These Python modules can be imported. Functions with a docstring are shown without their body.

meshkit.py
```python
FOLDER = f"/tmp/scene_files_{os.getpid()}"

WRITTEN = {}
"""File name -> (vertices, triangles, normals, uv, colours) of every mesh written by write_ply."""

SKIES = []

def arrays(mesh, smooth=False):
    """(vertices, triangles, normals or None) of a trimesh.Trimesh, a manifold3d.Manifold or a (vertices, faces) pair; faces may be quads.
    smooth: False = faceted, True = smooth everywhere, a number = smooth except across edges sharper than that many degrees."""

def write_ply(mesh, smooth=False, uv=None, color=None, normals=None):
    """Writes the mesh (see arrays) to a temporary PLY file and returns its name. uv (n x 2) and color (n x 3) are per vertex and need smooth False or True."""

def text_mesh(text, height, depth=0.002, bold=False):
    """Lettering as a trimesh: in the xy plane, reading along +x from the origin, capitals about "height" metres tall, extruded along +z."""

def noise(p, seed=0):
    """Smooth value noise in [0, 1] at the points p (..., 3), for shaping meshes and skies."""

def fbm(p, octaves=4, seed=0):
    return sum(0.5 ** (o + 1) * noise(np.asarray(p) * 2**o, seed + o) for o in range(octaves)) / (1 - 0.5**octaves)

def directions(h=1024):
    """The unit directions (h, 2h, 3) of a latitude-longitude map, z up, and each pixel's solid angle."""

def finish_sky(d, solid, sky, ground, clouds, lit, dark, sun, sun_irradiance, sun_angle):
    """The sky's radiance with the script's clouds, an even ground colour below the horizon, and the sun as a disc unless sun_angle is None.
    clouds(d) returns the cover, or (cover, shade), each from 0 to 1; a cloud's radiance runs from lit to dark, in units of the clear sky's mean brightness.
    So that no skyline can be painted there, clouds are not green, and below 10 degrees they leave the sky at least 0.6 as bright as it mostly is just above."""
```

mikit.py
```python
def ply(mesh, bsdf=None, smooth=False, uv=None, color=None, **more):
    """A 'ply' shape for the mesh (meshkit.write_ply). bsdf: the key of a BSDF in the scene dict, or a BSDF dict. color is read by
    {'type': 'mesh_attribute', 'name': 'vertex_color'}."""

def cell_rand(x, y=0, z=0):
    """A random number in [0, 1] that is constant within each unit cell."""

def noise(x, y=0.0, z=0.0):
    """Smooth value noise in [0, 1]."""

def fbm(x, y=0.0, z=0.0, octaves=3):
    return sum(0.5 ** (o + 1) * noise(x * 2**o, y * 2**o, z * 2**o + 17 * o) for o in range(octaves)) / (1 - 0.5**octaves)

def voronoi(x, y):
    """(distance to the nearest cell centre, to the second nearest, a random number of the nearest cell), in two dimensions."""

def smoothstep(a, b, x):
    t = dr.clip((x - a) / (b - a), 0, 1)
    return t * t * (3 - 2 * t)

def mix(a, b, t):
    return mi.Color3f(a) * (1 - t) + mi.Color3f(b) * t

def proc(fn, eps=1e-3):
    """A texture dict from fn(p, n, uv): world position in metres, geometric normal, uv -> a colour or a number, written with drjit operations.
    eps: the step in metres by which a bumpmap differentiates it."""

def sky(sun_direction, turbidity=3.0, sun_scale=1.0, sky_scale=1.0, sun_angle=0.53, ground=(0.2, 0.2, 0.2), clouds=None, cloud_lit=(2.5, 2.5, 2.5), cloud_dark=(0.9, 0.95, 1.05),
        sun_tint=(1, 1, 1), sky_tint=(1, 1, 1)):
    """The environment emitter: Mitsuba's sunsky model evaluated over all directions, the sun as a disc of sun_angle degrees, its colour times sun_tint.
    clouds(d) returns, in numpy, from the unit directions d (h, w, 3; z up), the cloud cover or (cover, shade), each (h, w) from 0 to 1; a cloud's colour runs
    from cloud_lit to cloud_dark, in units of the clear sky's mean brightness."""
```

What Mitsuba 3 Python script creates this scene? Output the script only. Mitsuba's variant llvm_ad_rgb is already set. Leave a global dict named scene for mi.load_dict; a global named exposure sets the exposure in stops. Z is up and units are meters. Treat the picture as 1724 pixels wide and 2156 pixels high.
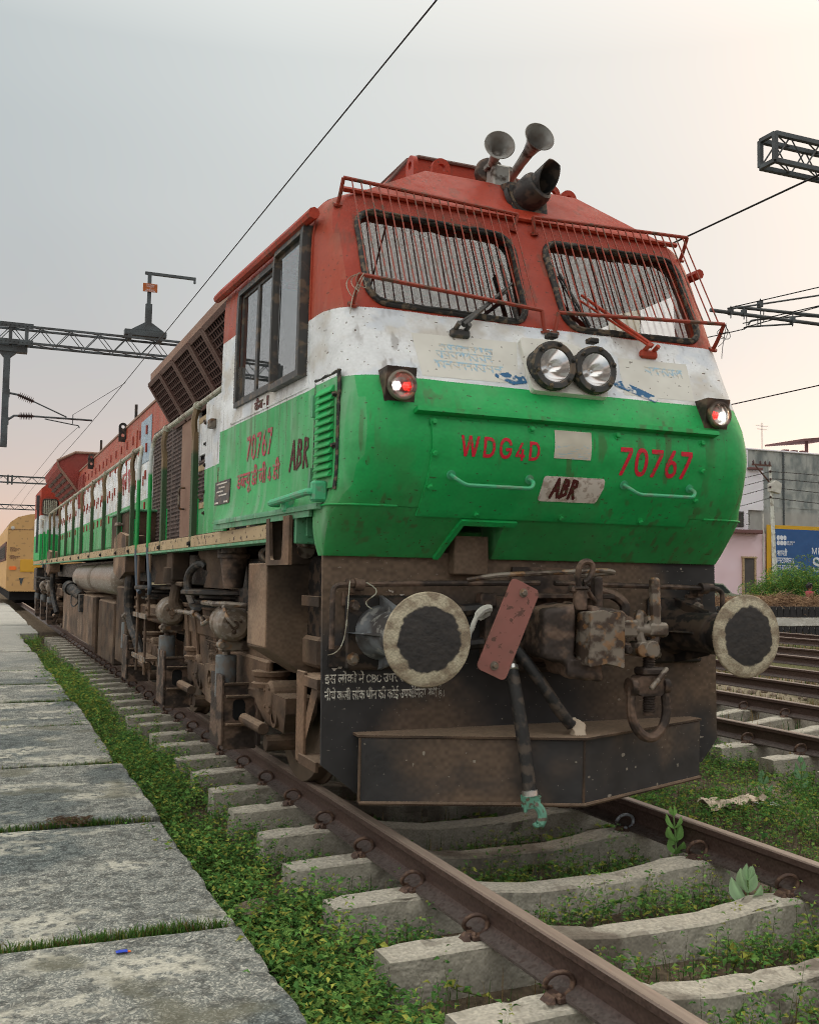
import math, random
import numpy as np, trimesh, manifold3d as m3, mitsuba as mi, drjit as dr
import mikit, meshkit
from mikit import noise, fbm, voronoi, smoothstep, mix, proc
from shapely.geometry import Polygon, LineString, Point, box as sbox
from shapely import affinity
from shapely.ops import unary_union
rng = np.random.default_rng(7); random.seed(7)
T = mi.ScalarTransform4f
scene, labels = {}, {}
PI = math.pi

# ------------------------------------------------------------------ camera, sky, exposure
def camera_matrix():
    yaw, pitch, roll = math.radians(22.97), math.radians(3.67), math.radians(0.87)
    f = np.array([math.sin(yaw)*math.cos(pitch), math.cos(yaw)*math.cos(pitch), math.sin(pitch)])
    r = np.cross(f, [0, 0, 1]); r /= np.linalg.norm(r); u = np.cross(r, f)
    return f, -math.sin(roll)*r + math.cos(roll)*u
_f, _u = camera_matrix()
CAM = np.array([-3.0193, -4.5500, 1.3777])
scene['camera'] = {'type': 'perspective', 'fov': 43.48, 'fov_axis': 'x', 'near_clip': 0.05, 'far_clip': 3000.0,
                   'to_world': T().look_at(origin=CAM.tolist(), target=(CAM+_f).tolist(), up=_u.tolist())}
SUN = np.array([0.78, 0.30, 0.55]); SUN /= np.linalg.norm(SUN)
def clouds(d):
    # a hazy veil: thin and warm towards the horizon and the veiled sun, paler overhead, with faint banks
    c = d @ SUN; z = np.clip(d[..., 2], 0, 1); b = meshkit.fbm(d*[1.6, 1.6, 4.5], 4, 5)-.5
    a = .02+.30*np.clip((c-.48)/.52, 0, 1)**1.1+.95*np.clip((z-.46)/.54, 0, 1)**.9+1.0*np.clip(.2-c, 0, 1)  # brightness added overhead and opposite the sun to light the locomotive front
    thin = np.maximum(.90*np.exp(-z/.19)*np.clip(1.2-.78*c, .3, 1), .22*np.clip((c-.6)/.4, 0, 1))
    return 1-thin, np.clip(1.0-a+.10*b, 0, 1)
scene['sky'] = mikit.sky(SUN.tolist(), turbidity=7, sun_scale=0.05, sun_angle=24, clouds=clouds, cloud_lit=(3.6, 3.5, 3.2), cloud_dark=(1.0, 1.13, 1.17), ground=(0.2, 0.19, 0.17), sun_tint=(1, .92, .8), sky_tint=(1.5,.93,.66), sky_scale=1.0)
exposure = 2.0

# ------------------------------------------------------------------ names
def numbered(k):
    if k not in used: used.add(k); return k
    i = 1
    while f'{k}_{i:03d}' in used: i += 1
    k = f'{k}_{i:03d}'; used.add(k); return k
used = set()
def thing(name, label, cat, group=None, kind=None):
    k = numbered(name); labels[k] = {'label': label}
    if cat: labels[k]['category'] = cat
    if group: labels[k]['group'] = group
    if kind: labels[k]['kind'] = kind
    return k
def add(name, mesh, mat, parent=None, smooth=30, label=None, kind=None, color=None, split=False, **kw):
    if split:
        for m in mesh: k = add(name, m, mat, parent, smooth, label, kind)
        return k
    k = numbered((parent + '__' if parent else '') + name)
    if isinstance(mesh, list): mesh = cat(mesh)
    scene[k] = ply(mesh, mat, smooth, color=color, **kw)
    if label or kind:
        labels[k] = {}
        if label: labels[k]['label'] = label
        if kind: labels[k]['kind'] = kind
    return k
def put(name, shape, mat_to_world, parent=None):
    k = numbered((parent + '__' if parent else '') + name)
    scene[k] = {**shape, 'to_world': mat_to_world}; return k
def ply(mesh, m, smooth=30, **kw): return mikit.ply(mesh, 'mat_'+m, smooth, **kw)
def solo(name, mesh, mat, label, catg, group=None, kind=None, smooth=30, color=None):
    k = thing(name, label, catg, group, kind)
    if isinstance(mesh, list): mesh = cat(mesh)
    scene[k] = ply(mesh, mat, smooth, color=color); return k

# ------------------------------------------------------------------ mesh helpers
def cat(ms):
    ms = [m for m in ms if m is not None]
    return ms[0] if len(ms) == 1 else trimesh.util.concatenate(ms)
def hull(p): return trimesh.convex.convex_hull(np.asarray(p, float))
def box(x0, x1, y0, y1, z0, z1, c=.004):
    x0, x1 = min(x0, x1), max(x0, x1); y0, y1 = min(y0, y1), max(y0, y1); z0, z1 = min(z0, z1), max(z0, z1)
    c = min(c, (x1-x0)/3, (y1-y0)/3, (z1-z0)/3)
    if c <= 0.0005:
        m = trimesh.creation.box((x1-x0, y1-y0, z1-z0)); m.apply_translation(((x0+x1)/2, (y0+y1)/2, (z0+z1)/2)); return m
    P = []
    for X, sx in ((x0, 1), (x1, -1)):
        for Y, sy in ((y0, 1), (y1, -1)):
            for Z, sz in ((z0, 1), (z1, -1)):
                P += [(X, Y+sy*c, Z+sz*c), (X+sx*c, Y, Z+sz*c), (X+sx*c, Y+sy*c, Z)]
    return hull(P)
def rot(axis, deg, at=(0, 0, 0)): return trimesh.transformations.rotation_matrix(math.radians(deg), axis, at)
def tr(m, *mats, t=None):
    m = m.copy()
    for M in mats: m.apply_transform(M)
    if t is not None: m.apply_translation(t)
    return m
def bend(pts, rad=.05, k=5):
    pts = [np.asarray(p, float) for p in pts]; out = [pts[0]]
    for a, b, c in zip(pts, pts[1:], pts[2:]):
        u, v = a-b, c-b; lu, lv = np.linalg.norm(u), np.linalg.norm(v); r = min(rad, lu*.45, lv*.45)
        p, q = b+u/lu*r, b+v/lv*r
        for t in np.linspace(0, 1, k): out.append((1-t)**2*p+2*t*(1-t)*b+t*t*q)
    out.append(pts[-1]); return np.array(out)
def spline(pts, n=40):
    from scipy.interpolate import CubicSpline
    pts = np.asarray(pts, float); s = np.r_[0, np.cumsum(np.linalg.norm(np.diff(pts, axis=0), axis=1))]
    return CubicSpline(s, pts)(np.linspace(0, s[-1], n))
def tube(pts, r, n=8, closed=False):
    p = np.asarray(pts, float); m = len(p); r = np.broadcast_to(r, (m,))
    t = np.roll(p, -1, 0)-np.roll(p, 1, 0) if closed else np.gradient(p, axis=0)
    t /= np.linalg.norm(t, axis=1, keepdims=True)+1e-12
    a = np.cross(t[0], [0, 0, 1.] if abs(t[0][2]) < .9 else [1., 0, 0]); a /= np.linalg.norm(a); A = [a]
    for i in range(1, m):
        a = A[-1]-t[i]*(A[-1] @ t[i]); A.append(a/(np.linalg.norm(a)+1e-12))
    A = np.array(A); B = np.cross(t, A); g = np.arange(n)*2*PI/n
    v = (p[:, None]+r[:, None, None]*(np.cos(g)[None, :, None]*A[:, None]+np.sin(g)[None, :, None]*B[:, None])).reshape(-1, 3)
    I, J = np.meshgrid(np.arange(m if closed else m-1), np.arange(n), indexing='ij'); J2 = (J+1) % n; I2 = (I+1) % m
    q = np.stack([I*n+J, I*n+J2, I2*n+J2, I2*n+J], -1).reshape(-1, 4); f = np.vstack([q[:, [0, 1, 2]], q[:, [0, 2, 3]]])
    if not closed:
        v = np.vstack([v, p[0], p[-1]]); j = np.arange(n); j2 = (j+1) % n; o = (m-1)*n
        f = np.vstack([f, np.stack([j2, j, j*0+m*n], 1), np.stack([o+j, o+j2, j*0+m*n+1], 1)])
    return trimesh.Trimesh(v, f, process=False)
def rod(a, b, r, n=8): return tube([a, b], r, n)
def frame_to(d):
    d = np.asarray(d, float)/np.linalg.norm(d); x = np.cross([0, 0, 1.] if abs(d[2]) < .9 else [0, 1., 0], d); x /= np.linalg.norm(x)
    M = np.eye(4); M[:3, 0], M[:3, 1], M[:3, 2] = x, np.cross(d, x), d; return M
def lathe(prof, at, d, n=24):
    """prof: (radius, height) pairs along direction d from the point at."""
    g = np.arange(n)*2*PI/n; pr = np.asarray(prof, float); m = len(pr)
    v = np.stack([pr[:, :1]*np.cos(g), pr[:, :1]*np.sin(g), np.repeat(pr[:, 1:], n, 1)], -1).reshape(-1, 3)
    I, J = np.meshgrid(np.arange(m-1), np.arange(n), indexing='ij'); J2 = (J+1) % n
    q = np.stack([I*n+J, I*n+J2, (I+1)*n+J2, (I+1)*n+J], -1).reshape(-1, 4)
    me = trimesh.Trimesh(v, np.vstack([q[:, [0, 1, 2]], q[:, [0, 2, 3]]]), process=False)
    me.merge_vertices(); me.update_faces(me.nondegenerate_faces())
    M = frame_to(d); M[:3, 3] = at; me.apply_transform(M); return me
def cyl(a, b, r, n=16, c=.004):
    a, b = np.asarray(a, float), np.asarray(b, float); L = np.linalg.norm(b-a); c = min(c, r*.4, L*.3)
    return lathe([(0, 0), (r-c, 0), (r, c), (r, L-c), (r-c, L), (0, L)], a, b-a, n)
def prism(poly, a, b, axis):
    if not hasattr(poly, 'exterior') and not hasattr(poly, 'geoms'): poly = Polygon(poly)
    m = cat([trimesh.creation.extrude_polygon(g, b-a, engine='earcut') for g in getattr(poly, 'geoms', [poly])])
    v = m.vertices.copy(); v[:, 2] += a
    m.vertices = {'x': v[:, [2, 0, 1]], 'y': v[:, [0, 2, 1]], 'z': v}[axis]
    if axis == 'y': m.invert()
    return m
def rpoly(pts, r, n=6): return Polygon(pts).buffer(-r, quad_segs=n).buffer(r, quad_segs=n)
def bolt(at, d, r=.018, h=.02): return cat([lathe([(0, 0), (r*1.5, 0), (r*1.5, .004), (0, .004)], at, d, 12), lathe([(0, .004), (r, .004), (r, h-.003), (r-.003, h), (0, h)], at, d, 6)])
def man(m): return m3.Manifold(m3.Mesh(np.asarray(m.vertices, np.float32), np.asarray(m.faces, np.uint32)))
def unman(M):
    q = M.to_mesh(); return trimesh.Trimesh(q.vert_properties[:, :3], q.tri_verts, process=False)
def grid_mesh(P):
    a, b = P.shape[:2]; I, J = np.meshgrid(np.arange(a-1), np.arange(b-1), indexing='ij')
    q = np.stack([I*b+J, (I+1)*b+J, (I+1)*b+J+1, I*b+J+1], -1).reshape(-1, 4)
    return trimesh.Trimesh(P.reshape(-1, 3), np.vstack([q[:, [0, 1, 2]], q[:, [0, 2, 3]]]), process=False)
def lump(m, amp, fr, seed=0):
    m = m.copy(); v = np.asarray(m.vertices); n = np.stack([meshkit.noise(v*fr+k*31.7, seed+k)-.5 for k in range(3)], 1)
    m.vertices = v+2*amp*n; return m
def rough_box(x0, x1, y0, y1, z0, z1, c=.012, step=.12, amp=.004, fr=14, seed=0):
    m = box(x0, x1, y0, y1, z0, z1, c).subdivide_to_size(step); m.merge_vertices(); return lump(m, amp, fr, seed)
GLYPH = {}
def glyphs(key):
    """Painted Devanagari lettering: outlines kept as points, x right, y up."""
    out = []
    for p in GLYPH[key].split(';'):
        rings = [[tuple(map(float, c.split(','))) for c in r.split(' ')] for r in p.split('|')]
        out.append(Polygon(rings[0], rings[1:]).buffer(0))
    return unary_union(out)
def flat_text(text, h, bold=True, sx=1.0):
    m = meshkit.text_mesh(text, h, .002, bold); m.apply_translation([-m.bounds[0][0], -m.bounds[0][1], 0]); m.apply_scale([sx, 1, 1]); return m
def fit_flat(g, w, h, t=.002):
    x0, y0, x1, y1 = g.bounds; g = affinity.scale(affinity.translate(g, -x0, -y0), w/(x1-x0), h/(y1-y0), origin=(0, 0))
    return cat([trimesh.creation.extrude_polygon(q, t, engine='earcut') for q in getattr(g, 'geoms', [g])])

GLYPH['cab'] = '189,87 190,88 219,87 218,0 189,1;140,37 141,46 168,45 167,36;0,69 1,79 52,79 52,81 48,83 41,83 36,81 33,85 32,91 37,94 34,100 34,104 39,106 48,106 57,102 64,91 67,79 132,79 133,69 123,67 123,16 112,15 111,28 104,26 93,26 84,30 78,38 77,43 78,51 83,59 95,64 111,63 111,68 47,68 47,56 53,58 60,58 64,57 70,52 73,44 72,31 66,19 57,22 56,27 61,35 61,43 58,47 53,47 47,41 47,15 36,15 36,29 28,26 16,27 7,34 4,43 5,52 11,60 21,64 36,63 36,68|102,52 109,42 111,42 111,52 107,53|89,47 90,40 94,37 100,37 92,49|16,48 17,40 21,37 30,38 36,43 36,52 30,53 19,52'
GLYPH['wd'] = '500,80 501,90 536,90 534,95 534,105 537,111 543,115 556,116 564,112 571,101 574,90 585,89 585,80 575,79 575,26 564,26 564,79 550,79 549,64 527,64 525,63 525,59 527,57 541,58 549,55 555,47 555,38 550,30 540,26 528,26 513,32 503,41 502,44 506,48 511,50 517,43 525,38 539,37 542,38 543,44 542,46 532,47 528,45 524,45 516,52 513,59 514,68 519,73 525,75 538,75 538,79|547,103 546,95 548,90 562,90 560,99 555,105 548,105;435,38 435,46 454,77 456,83 458,85 467,85 468,82 449,48 461,47 461,63 471,64 472,47 479,46 479,38 472,37 472,27 462,26 461,37;315,80 316,90 367,90 365,95 365,105 369,112 377,116 387,116 392,114 399,107 405,90 416,89 416,80 406,79 406,26 395,26 395,79 382,79 382,27 371,26 370,62 359,62 363,53 363,45 360,39 351,34 343,34 337,36 329,43 318,65 319,69 328,71 331,62 339,48 344,45 349,45 351,46 351,54 341,64 344,72 370,73 370,79|377,103 379,90 393,90 390,101 386,105 379,105;215,80 216,90 251,90 249,95 249,105 252,111 258,115 271,116 279,112 286,101 289,90 300,89 300,80 290,79 290,26 279,26 279,79 265,79 264,64 242,64 240,63 240,59 242,57 256,58 264,55 270,47 270,38 265,30 255,26 243,26 228,32 218,41 217,44 221,48 226,50 232,43 240,38 254,37 257,38 258,44 257,46 247,47 243,45 239,45 231,52 228,59 229,68 234,73 240,75 253,75 253,79|261,103 263,90 277,90 274,101 270,105 263,105;0,80 1,90 199,90 200,80 190,79 190,30 201,25 208,18 213,9 207,4 204,4 193,17 186,20 178,20 174,17 174,13 178,11 190,13 193,3 185,0 176,0 170,2 164,9 163,19 165,24 169,28 178,31 178,41 171,39 161,39 153,42 147,48 143,60 136,57 131,46 121,49 121,53 123,57 122,59 113,60 110,57 110,51 112,47 128,33 128,31 122,25 119,25 104,39 100,45 98,52 99,61 103,67 112,71 120,71 129,67 142,71 142,64 146,64 153,67 154,69 154,76 152,79 96,79 96,26 94,26 93,28 93,39 86,37 75,37 69,39 62,45 59,54 61,65 65,70 77,75 93,74 93,79 50,79 49,64 26,64 25,60 27,57 41,58 49,55 55,47 54,35 47,28 40,26 28,26 13,32 3,41 2,44 6,48 11,50 17,43 25,38 39,37 42,38 43,44 42,46 32,47 28,45 24,45 16,52 13,59 14,68 19,73 25,75 38,75 38,79|157,55 162,50 169,50 175,52 178,55 178,79 165,79 165,64 159,57 157,57|84,63 91,53 93,53 93,63 89,64|71,58 72,51 76,48 82,48 74,60'
GLYPH['s1'] = '851,79 851,88 999,87 998,79 989,79 988,26 979,26 979,60 973,59 969,55 966,46 957,48 959,58 955,60 949,60 945,58 944,51 946,46 961,32 961,29 957,25 954,25 942,36 942,38 938,41 934,51 935,60 940,66 947,69 955,69 966,64 971,68 979,69 979,79 923,79 923,28 928,27 932,23 934,19 934,10 930,4 921,0 910,0 903,2 895,7 887,15 886,17 887,19 894,22 902,13 910,9 921,9 925,13 925,17 922,20 914,20 909,18 906,27 888,27 872,35 862,45 855,56 855,62 857,65 865,66 868,63 871,64 872,69 871,79|895,61 896,53 900,51 907,51 912,53 913,55 913,65 898,64|870,52 879,41 888,36 904,35 912,38 913,40 913,44 907,42 898,42 891,45 886,51 885,62 887,67 895,73 908,74 913,73 913,79 881,79 881,63 878,57 874,53;766,79 766,88 814,88 812,96 807,104 804,105 794,104 792,109 792,112 796,114 805,114 811,112 818,104 823,88 834,88 834,79 824,79 824,26 815,26 815,51 797,50 786,52 786,49 789,45 804,32 804,30 799,25 797,25 778,44 770,56 770,62 772,65 779,66 784,63 786,64 787,69 786,79|795,60 809,59 814,60 815,62 815,79 796,79 797,69;599,79 599,88 749,88 750,80 741,79 741,65 739,61 735,56 726,51 737,39 747,32 747,30 742,25 738,26 716,48 711,56 711,62 715,66 721,66 725,63 730,65 732,73 730,79 700,79 700,26 690,26 690,43 682,40 673,40 666,43 663,46 660,53 660,79 647,79 648,72 647,66 642,58 649,46 648,35 640,27 627,26 620,29 613,35 604,50 602,58 610,61 616,46 622,38 628,35 637,36 639,41 638,47 633,54 624,55 624,63 634,64 638,69 637,76 633,79|669,79 670,53 674,49 685,50 690,54 690,79;528,48 528,61 530,68 533,74 541,81 546,83 561,83 569,79 575,72 577,64 568,64 566,70 563,73 558,75 548,75 540,69 537,62 538,44 540,40 548,34 559,34 566,39 568,45 577,45 575,37 566,28 561,26 546,26 541,28 533,35;480,83 506,83 513,80 517,76 519,65 518,61 512,56 518,52 521,45 521,39 519,33 515,29 507,26 480,26|489,35 506,34 511,37 512,45 509,49 505,51 489,51|489,60 503,59 506,60 510,65 509,72 505,75 489,75;422,48 422,61 424,68 427,74 435,81 440,83 455,83 463,79 469,72 471,64 462,64 460,70 457,73 452,75 442,75 434,69 431,62 432,44 438,36 442,34 453,34 460,39 462,45 471,45 469,37 460,28 455,26 440,26 435,28 427,35;340,79 340,88 380,88 378,96 373,104 370,105 360,104 358,109 359,113 362,114 375,113 382,107 386,100 389,88 401,87 400,79 391,79 391,26 381,26 381,50 362,50 362,45 359,41 351,42 345,48 344,50 345,58 352,59 352,79|362,60 381,59 381,79 362,79;132,79 132,88 205,88 203,96 198,104 195,105 185,104 183,113 187,114 196,114 203,111 210,102 214,88 303,88 301,96 296,104 293,105 283,104 281,109 281,113 294,114 298,113 305,107 310,97 312,88 323,88 323,79 313,79 313,26 304,26 304,79 267,79 267,64 274,67 281,67 289,63 292,58 293,54 292,41 286,30 278,34 283,46 283,54 280,58 272,57 267,51 267,26 258,26 258,41 249,37 240,37 233,40 229,44 227,48 226,57 230,67 242,73 251,73 258,71 258,79 216,79 215,26 206,26 206,79 192,79 191,27 181,26 181,60 175,59 171,55 168,46 166,46 159,48 161,58 157,60 150,60 146,56 146,50 150,43 163,32 163,29 159,25 156,25 140,41 136,51 137,60 142,66 149,69 161,68 167,64 173,68 181,69 181,79|236,58 238,48 243,46 249,46 257,51 258,54 258,70 256,70 256,63 244,64 240,63;0,79 0,88 115,88 115,79 105,79 105,26 96,26 96,51 78,50 73,52 67,52 67,49 70,45 85,32 85,30 80,25 78,25 55,49 51,56 51,62 55,66 60,66 64,63 67,64 68,74 66,79 40,79 40,64 17,64 15,63 15,57 17,55 32,56 38,54 44,48 45,45 44,35 40,30 34,28 34,26 42,24 39,16 35,16 18,26 12,26 7,28 5,30 6,38 14,39 20,34 25,34 34,37 35,43 30,47 23,47 15,45 8,51 5,57 5,65 10,71 16,73 30,73 30,79|76,60 90,59 95,60 96,62 96,79 77,79 78,69'
GLYPH['s2'] = '1553,14 1554,76 1562,75 1562,14;1483,67 1483,76 1515,76 1514,79 1509,82 1500,82 1497,80 1495,81 1493,86 1493,89 1495,90 1507,91 1512,90 1508,94 1497,93 1495,101 1499,103 1508,103 1514,101 1521,93 1526,77 1528,76 1537,76 1537,67 1527,67 1527,52 1502,52 1499,50 1501,44 1521,44 1525,42 1531,34 1531,25 1529,21 1525,17 1518,14 1515,17 1514,23 1517,23 1521,26 1522,30 1521,33 1516,36 1507,36 1500,33 1498,28 1500,19 1514,7 1508,0 1494,12 1489,21 1489,33 1493,39 1490,44 1490,54 1493,58 1497,60 1518,61 1518,67;1334,67 1334,76 1419,76 1417,82 1417,92 1423,100 1428,102 1441,101 1447,95 1454,96 1458,91 1456,84 1454,83 1455,76 1466,76 1466,67 1456,67 1456,14 1447,14 1447,67 1431,67 1431,52 1406,52 1403,50 1405,44 1425,44 1429,42 1435,34 1435,25 1433,21 1429,17 1422,14 1419,17 1418,23 1421,23 1425,26 1426,30 1425,33 1420,36 1411,36 1404,33 1402,28 1404,19 1418,7 1411,0 1398,12 1393,21 1393,33 1397,39 1394,44 1394,54 1397,58 1401,60 1422,61 1422,67 1381,67 1381,15 1371,14 1371,43 1356,43 1355,35 1351,32 1344,34 1338,42 1338,49 1341,52 1371,52 1371,67|1427,82 1429,76 1446,76 1441,90 1437,93 1430,93 1427,90;966,67 966,76 1138,76 1136,84 1131,92 1128,93 1118,92 1116,101 1120,102 1129,102 1136,99 1143,90 1148,76 1161,76 1160,88 1161,92 1166,98 1176,102 1188,102 1197,100 1208,94 1219,84 1224,76 1317,76 1317,67 1307,67 1307,14 1298,14 1298,67 1282,67 1282,14 1272,15 1272,46 1255,46 1249,43 1248,36 1251,29 1262,20 1262,18 1257,13 1255,13 1242,26 1238,36 1239,45 1245,52 1250,54 1272,55 1272,67 1228,67 1227,14 1218,14 1218,67 1202,67 1202,35 1198,31 1194,31 1189,34 1184,42 1185,49 1192,51 1192,67 1173,67 1173,14 1164,14 1164,67 1148,67 1148,14 1139,14 1139,67 1123,67 1123,14 1114,14 1113,30 1105,27 1095,27 1086,31 1081,37 1078,45 1078,50 1086,52 1089,55 1089,63 1087,67 1067,67 1067,14 1057,14 1057,31 1049,28 1040,28 1033,31 1030,34 1027,41 1027,67 1013,67 1015,60 1014,54 1009,46 1016,34 1015,23 1007,15 994,14 987,17 980,23 971,38 969,46 977,49 983,34 989,26 995,23 1004,24 1006,29 1005,35 1000,42 991,43 991,51 1001,52 1005,57 1004,64 1000,67|1170,87 1173,76 1212,77 1203,87 1188,93 1179,93 1173,91|1089,44 1092,38 1097,36 1105,36 1113,41 1113,67 1098,67 1099,54 1097,49|1036,67 1037,41 1041,37 1052,38 1057,42 1057,67;801,67 801,76 882,76 880,84 875,92 872,93 862,92 860,101 864,102 873,102 880,99 887,90 892,76 926,76 922,86 924,96 928,100 934,102 943,102 949,100 947,91 943,93 935,93 932,89 933,81 936,76 949,76 949,67 939,67 939,52 916,52 914,50 914,45 916,43 931,44 937,42 943,36 944,33 943,23 939,18 933,16 933,14 941,12 938,4 934,4 917,14 911,14 904,18 904,24 907,27 913,27 920,22 929,23 933,25 934,31 932,34 922,35 914,33 907,39 904,45 904,53 909,59 915,61 929,61 929,67 892,67 892,14 883,14 883,67 846,67 846,52 853,55 860,55 868,51 870,48 872,42 871,29 865,18 859,20 857,24 862,33 862,42 859,46 853,46 846,39 846,14 837,14 837,29 828,25 816,26 808,32 805,41 807,52 810,56 821,61 830,61 837,59 837,67|815,46 817,36 822,34 828,34 836,39 837,42 837,58 835,58 835,51 823,52 819,51;683,67 683,76 737,76 735,82 735,92 741,100 746,102 756,102 761,100 768,92 773,76 784,76 784,67 774,67 774,14 765,14 765,67 728,67 728,52 735,55 742,55 750,51 752,48 754,42 753,29 747,18 741,20 739,24 744,33 744,42 741,46 735,46 728,39 728,14 719,14 719,29 710,25 698,26 690,32 687,41 689,52 692,56 703,61 712,61 719,59 719,67|745,90 747,76 764,76 759,90 755,93 748,93|697,46 699,36 704,34 710,34 718,39 719,42 719,58 717,58 717,51 705,52 701,51;530,67 530,76 566,76 564,82 564,92 570,100 575,102 585,102 590,100 597,92 602,76 666,76 667,68 657,66 657,15 647,14 647,43 632,43 631,35 627,32 620,34 614,42 614,49 617,52 647,52 647,67 603,67 603,14 594,14 594,67 578,67 578,14 568,14 568,31 560,28 551,28 544,31 541,34 538,41 538,67|574,90 576,76 593,76 588,90 584,93 577,93|547,47 549,39 552,37 560,37 566,40 568,43 568,67 547,67;347,67 347,76 513,76 514,75 513,67 482,67 482,52 489,55 496,55 501,53 507,46 508,35 503,20 499,18 493,22 498,33 498,42 495,46 487,45 482,39 482,14 473,14 473,29 464,25 452,26 444,32 441,41 443,52 446,56 457,61 466,61 473,59 473,67 430,67 430,14 421,14 421,67 406,67 405,14 396,14 396,48 390,47 386,43 383,34 374,36 376,46 371,48 363,47 361,43 361,38 363,34 378,20 378,17 374,13 371,13 355,29 351,39 352,48 357,54 364,57 376,56 382,52 388,56 396,57 396,67|451,46 453,36 458,34 464,34 472,39 473,42 473,58 471,58 471,51 459,52 455,51;400,97 403,100 409,101 412,93 416,89 425,88 430,91 433,97 433,101 437,101 443,98 439,87 434,82 426,79 417,79 410,82 405,87;159,67 159,76 283,76 281,92 287,100 292,102 302,102 307,100 314,92 319,76 330,76 330,67 320,67 320,14 311,14 311,67 296,67 295,14 286,14 286,48 280,47 276,43 273,34 264,36 266,46 262,48 256,48 252,46 251,39 253,34 268,20 268,17 264,13 261,13 245,29 241,39 242,48 247,54 254,57 266,56 272,52 278,56 286,57 286,67 230,67 230,14 221,14 221,67 206,67 206,14 196,14 196,28 187,25 174,26 166,32 163,41 165,52 171,58 179,61 196,60 196,67|291,90 293,76 310,76 305,90 301,93 294,93|173,45 175,36 179,34 190,35 196,40 196,52 181,52 176,50;0,67 0,76 34,76 32,82 32,92 38,100 43,102 53,102 58,100 65,92 70,76 122,76 120,84 115,92 112,93 102,92 101,94 100,97 101,101 113,102 119,100 124,95 128,88 131,76 142,76 142,67 132,67 132,14 123,14 123,28 114,25 105,25 98,28 92,36 93,50 82,50 82,59 117,59 116,50 105,49 101,43 101,39 104,35 114,34 121,38 123,41 123,67 71,67 71,14 62,14 62,67 47,67 47,15 37,14 37,43 22,43 21,35 17,32 10,34 4,42 4,49 7,52 37,52 37,67|42,90 44,76 61,76 56,90 52,93 45,93'
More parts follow.
